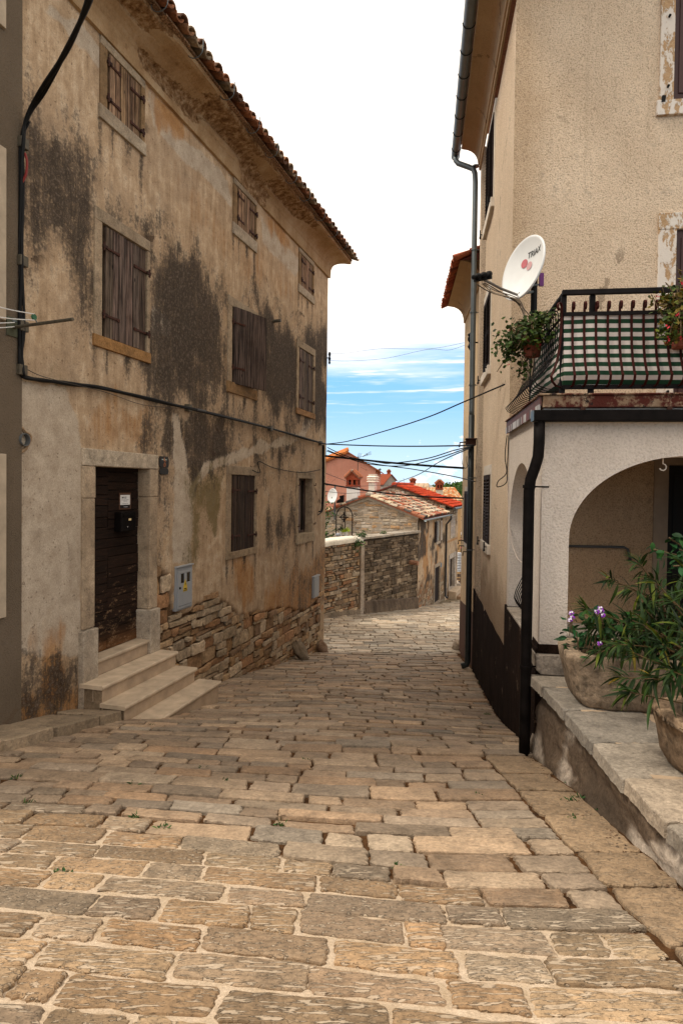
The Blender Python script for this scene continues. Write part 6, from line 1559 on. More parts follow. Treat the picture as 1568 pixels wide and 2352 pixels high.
for (a, b) in ((u0, m_-.003), (m_+.003, u1)): mb = MB(); mb.box(OF, a, b, -.03, .03, v0+.005, v1-.005); mb.box(OF, a+.05, b-.05, .03, .04, v0+.06, v1-.06); mb.build('shutter', M_SHUT, wo, bevel=.004)
for (u_, z_) in ((u1+.12, v0+.02), (u1+.02, v0-.1), (u0-.25, v0-.14)): mb = MB(); mb.tube([OF.P(u_, 0, z_), OF.P(u_, .13, z_), OF.P(u_, .14, z_-.09)], .012, 6); mb.build('shutter_catch', M_BLACK, OH)
u0 = OF.uv(1080, 1380)[0]; u1 = OF.uv(1075, 1380)[0]
mb = MB(); 
for i in range(4): mb.box(OF, u0+(u1-u0)*i/3-.008, u0+(u1-u0)*i/3+.008, .03, .05, -2.75, -1.75)
for z_ in (-2.6, -1.95): mb.box(OF, u0-.06, u1+.06, .015, .031, z_-.03, z_+.03)
mb.build('cellar_grille', M_BLACK, OH)
# ================================================================== GARDEN WALL
R.seed(101)
G0, G1 = Vector((-.48, 20, 0)), Vector((3.12, 25.4, 0))
GW = Fr((G0.x, G0.y), (G1.x-G0.x, G1.y-G0.y)); LG = (G1-G0).length
W_ = thing('garden_wall', 'tall dry rubble garden wall with pale coping along the far left of the lane', 'wall', GW.P(LG/2, -.2, -4.4))
gzu = lambda u: gz(*GW.P(u, .05, 0).xy)
mb = MB(); mb.box(GW, -2.5, LG, -.45, -.035, -6, -1.87, (.10, .075, .05)); mb.build('core', M_STONED, W_)
uP = GW.uv(829, 1350)[0]
mb = MB(); rubble(mb, GW.P, -2.4, uP-.12, -4.9, -1.86, (.07, .17), (.16, .55), PAL_WARM, keep=lambda u, v: v > gzu(u)+.12, d=(-.035, .025), jit=.016, gap=.014)
mb.build('pale_masonry', M_STONEW, W_)
mb = MB(); rubble(mb, GW.P, uP+.12, LG, -5.2, -1.90, (.08, .18), (.20, .62), PAL_DARK, keep=lambda u, v: v > gzu(u)+.38, d=(-.03, .022), jit=.014, gap=.012)
mb.build('dark_masonry', M_STONED, W_)
mb = MB(); mb.box(GW, uP-.115, uP+.115, -.1, .06, -5, -1.98, (.42, .34, .26), .006); mb.box(GW, uP-.13, uP+.13, -.1, .08, -1.98, -1.90, (.46, .38, .3)); mb.build('pier', M_LIME, W_, bevel=.015)
mb = MB(); n = 30
for i in range(n+1):  # cement footing
    u = uP+.12+(LG-uP-.12)*i/n
    for (d, dv) in ((.01, .46), (.05, .42), (.07, 0), (.09, -.3)): mb.v.append(GW.P(u, d+R.uniform(-.012, .012), gzu(u)+dv)); mb.c.append(sc((.20, .145, .095), .7, 1.2) if d > .06 else sc((.14, .10, .07), .7, 1.2))
mb.f = [(4*i+k, 4*i+4+k, 4*i+5+k, 4*i+1+k) for i in range(n) for k in range(3)]; mb.mi = [0]*len(mb.f)
for i in range(7):
    u = -.6+i*.45
    if u < uP-.5: mb.box(GW, u, u+.44, -.02, .05, gzu(u)-.3, gzu(u)+.14, sc((.30, .23, .16), .8, 1.1), .01)
mb.build('footing', M_STONED, W_)
# whitewashed mortar cap on the left, stone coping slabs on the right
mb = MB(); n = 40; pr = [(.05, -1.92), (.075, -1.82), (.06, -1.76), (-.2, -1.72), (-.5, -1.74), (-.5, -1.92)]
for i in range(n+1):
    u = -2.4+(uP+.02+2.4)*i/n
    for (d, v) in pr: q = fbm(np.array([u*3.]), np.array([d*6+v]), 3, 91)[0]-.5; mb.v.append(GW.P(u, d+.06*q, v+.07*q+.03*math.sin(u*1.4))); mb.c.append((1.12, 1.12, 1.05))
m_ = len(pr); mb.f = [(i*m_+k, i*m_+k+1, (i+1)*m_+k+1, (i+1)*m_+k) for i in range(n) for k in range(m_-1)]+[tuple(n*m_+k for k in range(m_))]; mb.mi = [0]*len(mb.f)
mb.build('white_cap', M_CREAM, W_, smooth=True)
mb = MB(); u = uP-.35
while u < LG+.1:
    l = R.uniform(.6, 1.1); mb.box(GW, u, min(u+l, LG+.12)-.006, -.55, .07, -1.84+R.uniform(-.008, .008), -1.75+R.uniform(-.01, .015), sc((.44, .39, .32), .8, 1.1), .008); u += l
mb.build('coping', M_LIME, W_, bevel=.02)
mb = MB(); p = GW.P(GW.uv(950, 1305)[0]-.35, .02, GW.uv(946, 1290)[1]); mb.tube([p-GW.n*.1, p+GW.n*.28+Vector((.05, 0, -.02))], .09, 8, (.40, .2, .12)); mb.build('drain_spout', M_STONEW, W_)
def tuft(name, label, c, s_, n_, leafm=M_WEED, lsz=(.03, .07), seed=1, group=None, droop=0.):
    R.seed(seed); mb = MB(); root = thing(name, label, 'plant', c, group)
    for j in range(n_):
        p = Vector(c)+Vector((R.gauss(0, s_[0]), R.gauss(0, s_[1]), abs(R.gauss(0, s_[2]))-droop*abs(R.gauss(0, 1)))); leaf(mb, p, rv(1)+Vector((0, -.4, .2)), rv(.5)+Vector((0, -.6, .6)), R.uniform(*lsz), R.uniform(*lsz)*.5, .3, sc(R.choice(OC), .6, 1.4), 3)
    mb.build('foliage', leafm, root); st = MB()
    for j in range(6): st.tube([Vector(c), Vector(c)+Vector((R.gauss(0, s_[0]), -abs(R.gauss(0, s_[1])), R.uniform(.3, 1)*s_[2]))], .006, 4)
    st.build('stems', M_STEM, root); return root
tuft('wall_weed', 'larger green weed tuft hanging over the white wall cap', GW.P(uP-.45, .06, -1.92), (.14, .06, .12), 170, M_WEED, (.05, .1), 111, None, .12)
tuft('wall_weed', 'green weed growing at the joint above the wall pier', GW.P(uP+.02, .0, -1.74), (.09, .06, .09), 90, M_WEED, (.05, .1), 112)
tuft('wall_weed', 'tiny weed on the stone coping before the gable', GW.P(LG*.62, -.2, -1.74), (.06, .05, .06), 40, M_WEED, (.04, .08), 113)
for i, (x, y, s_) in enumerate(((868, 1192, .12), (944, 1205, .12), (846, 1352, 0), )): pass
GARDEN = [GW.P(-3, -.5, -2.6), GW.P(LG-.02, -.5, -2.6), GW.P(LG-.02, -9, -2.6), GW.P(-3, -9, -2.6)]
mb = MB(); mb.add(GARDEN, [(0, 1, 2, 3)]); tag(mb.build('garden_ground', simple('garden_soil', (.12, .09, .05), .95, .3, 3, .5, 20)), kind='structure')
tuft('shrub', 'dark green shrub half hidden behind the old house corner', at(738, 1235, 22.5), (.22, .2, .75), 420, M_WEED, (.06, .14), 115)
# stone well with a wrought iron arch
wc = at(790, 1232, 22.6)
R.seed(121); WL = thing('well', 'round stone well head with a black wrought iron arch and weather vane', 'well', (wc.x, wc.y, -2.6))
rw_ = .37
mb = MB(); mb.lathe([(rw_-.05, -2.6), (rw_-.05, wc.z-.10), (rw_+.03, wc.z-.07), (rw_+.05, wc.z), (rw_-.02, wc.z+.03), (rw_-.16, wc.z+.03), (rw_-.17, wc.z-.2), (.02, wc.z-.2)], (wc.x, wc.y, 0), 24, col=(.40, .34, .27)); mb.build('well_head', M_LIME, WL, smooth=False)
ah = .29; top_ = at(790, 1180, 22.6).z; apex = at(790, 1164, 22.6).z
mb = MB(); pts = [Vector((wc.x-ah, wc.y, wc.z)), Vector((wc.x-ah, wc.y, top_-.1))]+[Vector((wc.x-ah*math.cos(a), wc.y, top_-.1+(apex-top_+.1)*math.sin(a))) for a in [math.pi*k/12 for k in range(1, 12)]]+[Vector((wc.x+ah, wc.y, top_-.1)), Vector((wc.x+ah, wc.y, wc.z))]
mb.tube(pts, .020, 6); mb.tube([Vector((wc.x+.03, wc.y+.28, wc.z)), Vector((wc.x+.02, wc.y+.15, apex-.1)), Vector((wc.x, wc.y, apex))], .016, 6)
mb.tube([Vector((wc.x-ah, wc.y, wc.z+.42)), Vector((wc.x-.05, wc.y, wc.z+.42)), Vector((wc.x-.05, wc.y, wc.z+.25))], .012, 5); mb.tube(cr([Vector((wc.x-ah, wc.y, wc.z+.22)), Vector((wc.x-.15, wc.y, wc.z+.28)), Vector((wc.x-.06, wc.y, wc.z+.42))], 5), .010, 5)
mb.build('iron_arch', M_RAILD, WL)
def scroll(c, r, sgn, turns=1.5):
    return [Vector((c[0]+sgn*r*(1-k/26)*math.cos(k*turns*2*math.pi/22), c[1], c[2]+r*(1-k/26)*math.sin(k*turns*2*math.pi/22))) for k in range(23)]
for s_ in (-1, 1):
    for (dx_, dz_, r_) in ((ah+.09, top_-.05, .085), (ah+.10, top_-.32, .085), (.12, apex+.07, .06)):
        mb = MB(); mb.tube(scroll((wc.x+s_*dx_, wc.y, dz_ if dx_ == .12 else dz_), r_, s_), .009, 4); mb.build('scroll', M_RAILD, WL)
mb = MB(); mb.tube([Vector((wc.x, wc.y, apex)), Vector((wc.x, wc.y, at(790, 1133, 22.6).z))], .010, 5); zv = at(790, 1147, 22.6).z
mb.prism(Fr((wc.x, wc.y), (1, 0)), [(-.02, zv+.16), (-.19, zv+.12), (-.17, zv+.02), (-.28, zv-.05), (-.30, zv-.14), (-.02, zv-.12)], -.006, .006); mb.build('weather_vane', M_RAILD, WL)
cz = at(790, 1188, 22.6).z; cx = wc.x-.02
mb = MB(); mb.tube([Vector((wc.x, wc.y, apex)), Vector((cx, wc.y, cz+.18))], .006, 4); mb.tube([Vector((cx+.095*math.cos(a), wc.y, cz+.095*math.sin(a))) for a in [k*math.pi/10 for k in range(21)]], .017, 6)
for (dx_, dz_) in ((0, 1), (1, 0), (0, -1), (-1, 0)): mb.tube([Vector((cx, wc.y, cz)), Vector((cx+.17*dx_, wc.y, cz+.18*dz_))], [.016, .028], 6)
mb.build('hanging_cross', M_RAILD, WL)
def potplant(label, c, r, h, leafm, cols, n_, lsz, seed):
    R.seed(seed); root = thing('pot_plant', label, 'pot plant', c); mb = MB(); mb.lathe([(r*.7, 0), (r, h), (r*1.08, h), (r*1.08, h+.02), (r*.9, h+.02), (r*.85, h-.02)], c, 14, col=(.9, .88, .9)); mb.build('pot', M_WHITE, root)
    lf = MB()
    for j in range(n_): d = rv(1); d.z = abs(d.z)+.3; leaf(lf, Vector(c)+Vector((R.gauss(0, r*.5), R.gauss(0, r*.5), h)), d, rv(1), R.uniform(*lsz), R.uniform(.02, .03), .4, sc(R.choice(cols), .7, 1.2), 4)
    lf.build('foliage', leafm, root); return root
M_LIMEL = mat_leaf('lime_leaf', (.22, .34, .012), (.42, .50, .03))
potplant('white pot of lime green foliage on the well rim', (wc.x+.05, wc.y-.24, wc.z+.03), .075, .15, M_LIMEL, [(1, 1, 1)], 60, (.10, .2), 131)
potplant('pale pot with a dark spiky plant on the well rim', (wc.x-.10, wc.y-.22, wc.z+.03), .06, .17, M_LEAF, [(.6, .5, .5), (.9, .8, .7)], 26, (.15, .3), 132)
mb = MB(); mb.lathe([(.05, 0), (.085, .03), (.08, .07), (.03, .10)], (wc.x-.22, wc.y-.2, wc.z+.03), 12, col=(.6, .65, .8)); tag(mb.build('ceramic_bowl', M_WHITE, loc=(wc.x-.22, wc.y-.2, wc.z+.03)), 'small white and blue ceramic lying on the well rim', 'ceramic')
# ================================================================== STONE HOUSE WITH THE PATCHED TILE ROOF
R.seed(141)
SF = Fr((3.12, 25.4), (.339, .941))                       # street side
GF = Fr((3.12, 25.4), (.941, -.339))                      # gable side, u negative to the left
uR_, zR_ = GF.uv(846, 1139); zEv = GF.uv(960, 1187)[1]; uL_ = 2*uR_
S1 = thing('stone_cottage', 'small stone cottage with a gable and a patched red and cream tile roof', 'house', SF.P(3, -2, gz(4.5, 28)))
SL = 5.95; slope = (zR_-zEv)/(-uR_); top_at = lambda u: zR_-abs(u-uR_)*slope
mb = MB(); o_ = [(-.3, -6.2), (-.3, zEv-.03+.3*slope*.9), (uR_, zR_-.05), (uL_, zEv-.03), (uL_, -6.2)]
mb.prism(GF, [(u, v) for u, v in o_], -SL, -.03, (.40, .32, .22)); mb.build('shell', M_STONEW, S1)
mb = MB(); rubble(mb, GF.P, uL_+.02, -.06, -2.7, zR_, (.08, .19), (.18, .5), PAL_GREY, keep=lambda u, v: v < top_at(u)-.10, d=(-.03, -.004), jit=.014, gap=.020)
mb.build('gable_masonry', mat_stone('pale_rubble', .55, .0), S1)
mb = MB(); mb.box(GF, uL_+.01, -.03, -.05, -.028, -2.8, zEv-.06, (.62, .56, .5)); mb.prism(GF, [(uL_+.01, zEv-.06), (-.03, zEv-.06), (uR_, zR_-.07)], -.05, -.028, (.62, .56, .5)); mb.build('gable_mortar', M_CREAM, S1)
mb = MB() # smooth mortar band under the verge
for (ua, ub) in ((uR_, 0), (uL_, uR_)):
    a_, b_ = top_at(ua)-.02, top_at(ub)-.02; mb.prism(GF, [(ua, a_-.09-(.05 if ua == uR_ else 0)), (ub, b_-.09-(.05 if ub == uR_ else 0)), (ub, b_), (ua, a_)], -.02, .02, (.72, .68, .62))
mb.build('verge_band', M_CREAM, S1)
# street facade: stained render over rubble
r_ = lambda x0, y0, x1, y1: [SF.uv(x0, (y0+y1)/2)[0], SF.uv(x1, (y0+y1)/2)[0], SF.uv((x0+x1)/2, y1)[1], SF.uv((x0+x1)/2, y0)[1]]
w1 = r_(1001, 1197, 1009, 1243); d1 = r_(997, 1302, 1009, 1382)
U, V, fs = grid_panel(SF, 0, SL, -6.3, zEv-.02, [tuple(w1), tuple(d1)], .12)
n1 = fbm(U*1.6, V*1.6, 5, 151); n2 = fbm(U*4, V*.8, 4, 153)
dk = np.maximum(sstep(.46, .62, n1)*.9, sstep(.5, 0, U)*.8*sstep(-3.5, -1.6, V)); rub = sstep(-3.9, -4.7, V+(n1-.5)*2.2); org = sstep(.48, .62, n2)*.9
mb = MB(); mb.v = [SF.P(a, -.03*q, c) for a, q, c in zip(U, rub, V)]; mb.f = fs; mb.mi = [0]*len(fs)
mb.build('street_wall', M_FAC, S1, smooth=True, attrs={'Msk': np.stack([dk, n1*0, org, n1*0+1], 1), 'Msk2': np.stack([org*.3, rub*.85, n1*0, n1*0+1], 1)})
mb = MB(); rubble(mb, SF.P, .02, SL-.02, -6.0, -3.4, (.10, .22), (.25, .6), PAL_WARM, keep=lambda u, v: (v+(fbm(np.array([u*1.6]), np.array([v*1.6]), 5, 151)[0]-.5)*2.2 < -4.45) and not (d1[0]-.15 < u < d1[1]+.15 and v < d1[3]+.1), d=(-.03, -.008), jit=.014)
mb.build('street_masonry', M_STONEW, S1)
wo = surround(SF, w1, [w1[0]-.1, w1[1]+.1, w1[2]-.12, w1[3]+.08], (.5, .42, .33), d0=-.10).build('window', M_LIME, S1)
mb = MB(); mb.box(SF, w1[0], w1[1], -.08, -.07, w1[2], w1[3]); mb.build('pane', M_GLASS, wo)
mb = MB(); mb.box(SF, w1[0], w1[0]+.07, -.07, -.03, w1[2], w1[3]); mb.box(SF, w1[1]-.07, w1[1], -.07, -.03, w1[2], w1[3]); mb.box(SF, (w1[0]+w1[1])/2-.05, (w1[0]+w1[1])/2+.05, -.07, -.03, w1[2], w1[3]); mb.build('sash', M_WHITE, wo)
hw_ = (w1[1]-w1[0])*.52
louvre(SF, w1[0]-.02-hw_, w1[0]-.02, w1[2], w1[3], .03).build('shutter', M_SHUT, wo)
louvre(SF, w1[1]+.02, w1[1]+.02+hw_, w1[2], w1[3], .02).build('shutter', simple('beige_shutter_paint', (.42, .34, .27), .6, .15, 8, .1, 60), wo)
do = surround(SF, d1, [d1[0]-.14, d1[1]+.12, d1[2]-.1, d1[3]+.16], (.34, .27, .2), (.42, .34, .25), d0=-.08).build('door_frame', M_LIME, S1)
mb = MB(); mb.box(SF, d1[0], d1[1], -.08, -.05, d1[2], d1[3], (.3, .22, .18)); mb.build('door', M_WOODD, S1)
mb = MB(); q_ = r_(1010, 1293, 1013, 1303); mb.box(SF, q_[0], q_[1], .0, .02, q_[2], q_[3]); mb.build('blue_plate', simple('blue_enamel', (.03, .12, .2), .5, .1, 5, 0), S1)
PAL_PATCH = [(.62, .49, .34), (.68, .56, .42), (.42, .12, .06), (.37, .10, .05), (.58, .42, .27), (.12, .10, .09), (.20, .16, .13), (.66, .52, .36), (.40, .16, .09)]
mb = MB(); upv = (-SF.n*(-uR_)+Vector((0, 0, zR_-zEv))).normalized(); sl_len = math.hypot(uR_, zR_-zEv)+.28
e0 = SF.P(-.12, .24, zEv-.24*slope+.03)
fan_tiles(mb, e0, SF.s, upv, int((SL+.2)/.20), int(sl_len/.30), .20, .30, PAL_PATCH, 0, 5)
p_ = SF.P(SL+.1, .24, zEv-.24*slope+.03); dn = Vector((0, 0, -.05))
mb.add([e0+dn*0, p_, p_+upv*sl_len, e0+upv*sl_len], [(0, 1, 2, 3)], (.07, .05, .045)); mb.add([e0+dn, p_+dn, p_+upv*sl_len+dn, e0+upv*sl_len+dn], [(3, 2, 1, 0)], (.3, .1, .06))
mb.add([e0, e0+dn, e0+upv*sl_len+dn, e0+upv*sl_len], [(0, 1, 2, 3)], (.33, .11, .06))
upl = (SF.n*(-uR_)+Vector((0, 0, zR_-zEv))).normalized(); l0 = GF.P(uL_-.24, 0, zEv-.24*slope+.03)+(-GF.n)*0; l0 = GF.P(uL_-.24, .12, zEv-.24*slope+.03)
l1 = l0+SF.s*(SL+.2)
fan_tiles(mb, l0, SF.s, upl, int((SL+.2)/.20), int(sl_len/.30), .20, .30, PAL_PATCH, 0, 5)
mb.add([l0, l1, l1+upl*sl_len, l0+upl*sl_len], [(0, 1, 2, 3)], (.3, .1, .06)); mb.add([l0, l0+dn, l0+dn+upl*sl_len, l0+upl*sl_len], [(0, 1, 2, 3)], (.33, .11, .06))
rg = e0+upv*sl_len
for i in range(24): mb.tube([rg+SF.s*(i*.25)+Vector((0, 0, .03)), rg+SF.s*(i*.25+.27)+Vector((0, 0, .05))], .085, 7, sc(R.choice([(.5, .3, .22), (.6, .5, .4), (.4, .15, .08)]), .8, 1.2))
mb.build('roof', M_TILEP, S1, smooth=False)
g_ = e0+SF.n*.07+Vector((0, 0, -.05)); mb = MB(); vs = []; n = 8
for u in (-.0, SL+.05):
    for r in (.07, .062):
        for k in range(n+1): a_ = math.pi+math.pi*k/n; vs.append(g_+SF.s*u+SF.n*math.cos(a_)*r+Vector((0, 0, math.sin(a_)*r)))
m_ = n+1; fs = [f for k in range(n) for f in ((k, k+1, 2*m_+k+1, 2*m_+k), (m_+k+1, m_+k, 3*m_+k, 3*m_+k+1))]+[tuple(range(m_)), (0, 2*m_, 3*m_, m_), (n, m_+n, 3*m_+n, 2*m_+n)]
mb.add(vs, fs, (1.7, 1.7, 1.7)); mb.build('gutter', M_ZINC, S1, smooth=True)
b_ = SF.P(SL-.05, .07, 0); zg = gz(b_.x, b_.y)
mb = MB(); mb.tube([g_+SF.s*(SL-.05)+Vector((0, 0, -.06)), g_+SF.s*(SL-.05)+Vector((0, 0, -.22)), Vector((b_.x, b_.y, g_.z-.5)), Vector((b_.x, b_.y, zg+.15)), Vector((b_.x+.1, b_.y-.05, zg+.05))], .05, 10); mb.build('downpipe', simple('dark_iron_pipe2', (.045, .045, .045), .5, .3, 8, .2, 60, .3, .4), S1, smooth=True)
def lantern_chimney(parent, fr, w, dpt, z0, z1, z2, z3, shaft_col, M_shaft, roofc=None, seed=1):
    """rendered shaft, brick lantern with slots and a little tiled roof; fr.O is the left front corner, u right"""
    R.seed(seed)
    mb = MB(); mb.box(fr, 0, w, -dpt, 0, z0, z1, shaft_col); sh = mb.build('chimney', M_shaft, parent)
    mb = MB(); B = lambda: sc((.36, .075, .035), .7, 1.25); h = z2-z1; o = .03
    mb.box(fr, -o, w+o, -dpt-o, o, z1, z1+.25*h, B())
    nb = 5; 
    for k in range(3):
        u = -.01+(w+.02-.10)*k/2; 
        for d0, d1 in ((-.10, .01), (-dpt-.01, -dpt+.09)): mb.box(fr, u, u+.10, d0, d1, z1+.25*h+.001, z1+.78*h, B())
    mb.box(fr, .0, w, -dpt*.5-.04, -dpt*.5+.04, z1+.26*h, z1+.77*h, (.05, .03, .02))
    mb.box(fr, -o, w+o, -dpt-o, o, z1+.78*h+.001, z2, B())
    mb.build('chimney_lantern', M_TERRA if False else M_TILEP, sh)
    mb = MB(); ov = w*.16; rz = z3
    for (ua, ub, za, zb) in ((-ov, w/2, z2-.03, rz), (w/2, w+ov, rz, z2-.03)):
        vs = [fr.P(u, d, z+dz) for dz in (0, .045) for (u, z) in ((ua, za), (ub, zb)) for d in (.10, -dpt-.10)]
        mb.add(vs, [(0, 1, 3, 2), (4, 6, 7, 5), (0, 2, 6, 4), (1, 5, 7, 3), (0, 4, 5, 1), (2, 3, 7, 6)], roofc or (.25, .12, .08))
    mb.prism(fr, [(0, z2-.002), (w, z2-.002), (w/2, rz-.03)], -dpt, .005, (.42, .10, .05))
    for i in range(3): mb.tube([fr.P(w/2, .1-i*(dpt+.2)/3, rz+.04), fr.P(w/2, .1-(i+1)*(dpt+.2)/3, rz+.05)], .05, 6, sc((.45, .35, .28), .8, 1.2))
    for s_ in (0, 1):
        for i in range(4):
            d = .09-(dpt+.18)*(i+.5)/4; mb.tube([fr.P(w/2+(1 if s_ else -1)*.02, d, rz+.045), fr.P((w+ov) if s_ else -ov, d, z2+.015)], (dpt+.18)/8, 6, sc((.40, .14, .07), .8, 1.2))
    mb.build('chimney_roof', M_TILEP, sh); return sh
qa = at(795.5, 1140, 26.8); qb = at(820.5, 1140, 26.8)
cf = Fr((qa.x, qa.y), (.96, -.28)); wch = (qb-qa).length*1.03
lantern_chimney(S1, cf, wch, .42, -1.3, at(808, 1119, 26.8).z, at(808, 1097.5, 26.8).z, at(808, 1083, 26.8).z, (1.05, 1.04, 1.04), M_WALLW, None, 161)
# satellite dish and mast behind the ridge, before the salmon wall
dcc = at(762.5, 1139, 26.3); D2, _, _, _, _, _ = dish('satellite_dish', 'small white satellite dish on a thin mast before the salmon house', dcc, (-.72, -.66, .12), .29, .315, M_WHITE)
mq = at(768.8, 1140, 26.45); mb = MB(); mb.tube([Vector((mq.x, mq.y, -1.4)), Vector((mq.x, mq.y, at(768.8, 1113, 26.4).z))], .035, 7); mb.tube([dcc+Vector((.06, .06, -.02)), Vector((mq.x, mq.y, dcc.z))], .03, 6); mb.build('mast', M_ZINC, D2)
mb = MB(); mb.tube([dcc+Vector((0, 0, -.3)), dcc+Vector((-.30, -.25, -.22))], .012, 5); mb.lathe([(.03, -.03), (.03, .05)], dcc+Vector((-.30, -.25, -.22)), 8); mb.build('feed_arm', M_ZINC, D2)
# ================================================================== RED ROOFED STONE HOUSE BEHIND
R.seed(171)
S2O = SF.P(SL+.02, .0, 0); S2 = Fr((S2O.x, S2O.y), (.339, .941)); G2 = Fr((S2O.x, S2O.y), (.941, -.339))
u2R, z2R = G2.uv(904, 1115); z2E = G2.uv(1020, 1160)[1]; sl2 = (z2R-z2E)/(-u2R); L2 = 3.75
H2 = thing('red_roofed_house', 'stone house with a bright red tile roof behind the patched cottage', 'house', S2.P(2, -2, gz(6.5, 33)))
mb = MB(); mb.prism(G2, [(-.3, -7), (-.3, z2E-.03+.3*sl2*.9), (u2R, z2R-.05), (2*u2R, z2E-.03), (2*u2R, -7)], -L2, -.03, (.40, .32, .22)); mb.build('shell', M_STONEW, H2)
t2 = lambda u: z2R-abs(u-u2R)*sl2
mb = MB(); rubble(mb, G2.P, 2*u2R+.02, -.02, -2.2, z2R, (.08, .17), (.16, .42), PAL_GREY, keep=lambda u, v: v < t2(u)-.06, d=(-.03, .012), jit=.014, gap=.014)
mb.build('gable_masonry', MATS.get('x') or bpy.data.materials['pale_rubble'], H2, smooth=True)
r2 = lambda x0, y0, x1, y1: [S2.uv(x0, (y0+y1)/2)[0], S2.uv(x1, (y0+y1)/2)[0], S2.uv((x0+x1)/2, y1)[1], S2.uv((x0+x1)/2, y0)[1]]
w2 = r2(1034, 1184, 1044, 1230); d2 = r2(1031.5, 1281, 1043.5, 1350)
U, V, fs = grid_panel(S2, 0, L2, -7, z2E-.02, [tuple(w2), tuple(d2)], .12); n1 = fbm(U*1.6, V*1.6, 5, 181)
rub = np.maximum(sstep(-1.9, -1.5, V+(n1-.5)*.8), sstep(-5.0, -5.5, V+(n1-.5))); org = sstep(.12, .0, np.abs(V+2.75+(n1-.5)*.3)); dk = sstep(.5, .65, n1)*.6
mb = MB(); mb.v = [S2.P(a, -.03*q, c) for a, q, c in zip(U, rub, V)]; mb.f = fs; mb.mi = [0]*len(fs)
mb.build('street_wall', M_FAC, H2, smooth=True, attrs={'Msk': np.stack([dk, n1*0, org, n1*0+1], 1), 'Msk2': np.stack([n1*0, rub*.8, n1*0, n1*0+1], 1)})
for lo_, hi_ in ((-6.1, -4.9), (-2.4, z2E-.05)):
    mb = MB(); rubble(mb, S2.P, .02, L2-.02, lo_, hi_, (.12, .26), (.18, .45), PAL_GREY, keep=lambda u, v: ((v+(fbm(np.array([u*1.6]), np.array([v*1.6]), 5, 181)[0]-.5)*.8 > -1.65) or v < -5.2) and not (w2[0]-.12 < u < w2[1]+.12 and w2[2]-.15 < v < w2[3]+.15) and not (d2[0]-.2 < u < d2[1]+.2 and v < d2[3]+.2), d=(-.035, .01), jit=.014)
    mb.build('street_masonry', M_STONEW, H2)
wo = surround(S2, w2, [w2[0]-.08, w2[1]+.08, w2[2]-.1, w2[3]+.08], (.55, .47, .37)).build('window', M_LIME, H2)
m_ = (w2[0]+w2[1])/2; louvre(S2, w2[0], m_-.003, w2[2], w2[3], -.01).build('shutter', MATS['beige_shutter_paint'], wo); louvre(S2, m_+.003, w2[1], w2[2], w2[3], -.01).build('shutter', MATS['beige_shutter_paint'], wo)
mb = MB(); mb.box(S2, w2[0], w2[1], -.1, -.09, w2[2], w2[3]); mb.build('backing', M_DARK, wo)
surround(S2, d2, [d2[0]-.18, d2[1]+.16, d2[2]-.12, d2[3]+.24], (.52, .44, .36), (.6, .53, .45), d0=-.22).build('door_frame', M_LIME, H2)
mb = MB(); mb.box(S2, d2[0], d2[1], -.20, -.17, d2[2], d2[3], (.5, .35, .25)); mb.build('door', M_WOODD, H2)
mb = MB(); mb.box(S2, d2[0]-.25, d2[1]+.2, .0, .4, d2[2]-.45, d2[2]-.02, (.9, .85, .8), .02); mb.box(S2, d2[0]-.1, d2[1]-.1, .4, .8, d2[2]-.6, d2[2]-.28, (.6, .5, .42), .03); mb.build('doorstep', M_STEP, H2, bevel=.03)
mb = MB(); upv = (-S2.n*(-u2R)+Vector((0, 0, z2R-z2E))).normalized(); sl = math.hypot(u2R, z2R-z2E)+.42
e0 = S2.P(-.10, .40, z2E-.40*sl2+.04); RED = [(.44, .045, .014), (.38, .04, .013), (.50, .06, .02)]
fan_tiles(mb, e0, S2.s, upv, int((L2+.5)/.165), int(sl/.30), .165, .30, RED, 0, 5)
p_ = e0+S2.s*(L2+.4); dn = Vector((0, 0, -.07))
mb.add([e0, p_, p_+upv*sl, e0+upv*sl], [(0, 1, 2, 3)], (.32, .04, .02)); mb.add([e0+dn, p_+dn, p_+upv*sl+dn, e0+upv*sl+dn], [(3, 2, 1, 0)], (.2, .05, .03)); mb.add([e0, e0+dn, e0+dn+upv*sl, e0+upv*sl], [(0, 1, 2, 3)], (.10, .035, .02))
upl = (S2.n*(-u2R)+Vector((0, 0, z2R-z2E))).normalized(); l0 = G2.P(2*u2R-.3, .1, z2E-.3*sl2+.04)
mb.add([l0, l0+S2.s*(L2+.4), l0+S2.s*(L2+.4)+upl*(sl-.1), l0+upl*(sl-.1)], [(0, 1, 2, 3)], (.45, .06, .03)); mb.add([l0, l0+dn, l0+dn+upl*(sl-.1), l0+upl*(sl-.1)], [(0, 1, 2, 3)], (.2, .04, .025))
rg = e0+upv*sl
for i in range(16): mb.tube([rg+S2.s*(i*.26)+Vector((0, 0, .02)), rg+S2.s*(i*.26+.28)+Vector((0, 0, .04))], .10, 7, sc((.48, .07, .03), .85, 1.2))
mb.build('roof', M_TILEP, H2, smooth=False)
mb = MB(); g_ = e0+S2.n*.06+Vector((0, 0, -.06)); mb.tube([g_, g_+S2.s*(L2+.4)], .06, 8, (.5, .5, .5)); mb.box(S2, .0, L2+.2, .02, .34, z2E-.22, z2E-.18, (.3, .3, .3)); mb.build('gutter', M_ZINC, H2)
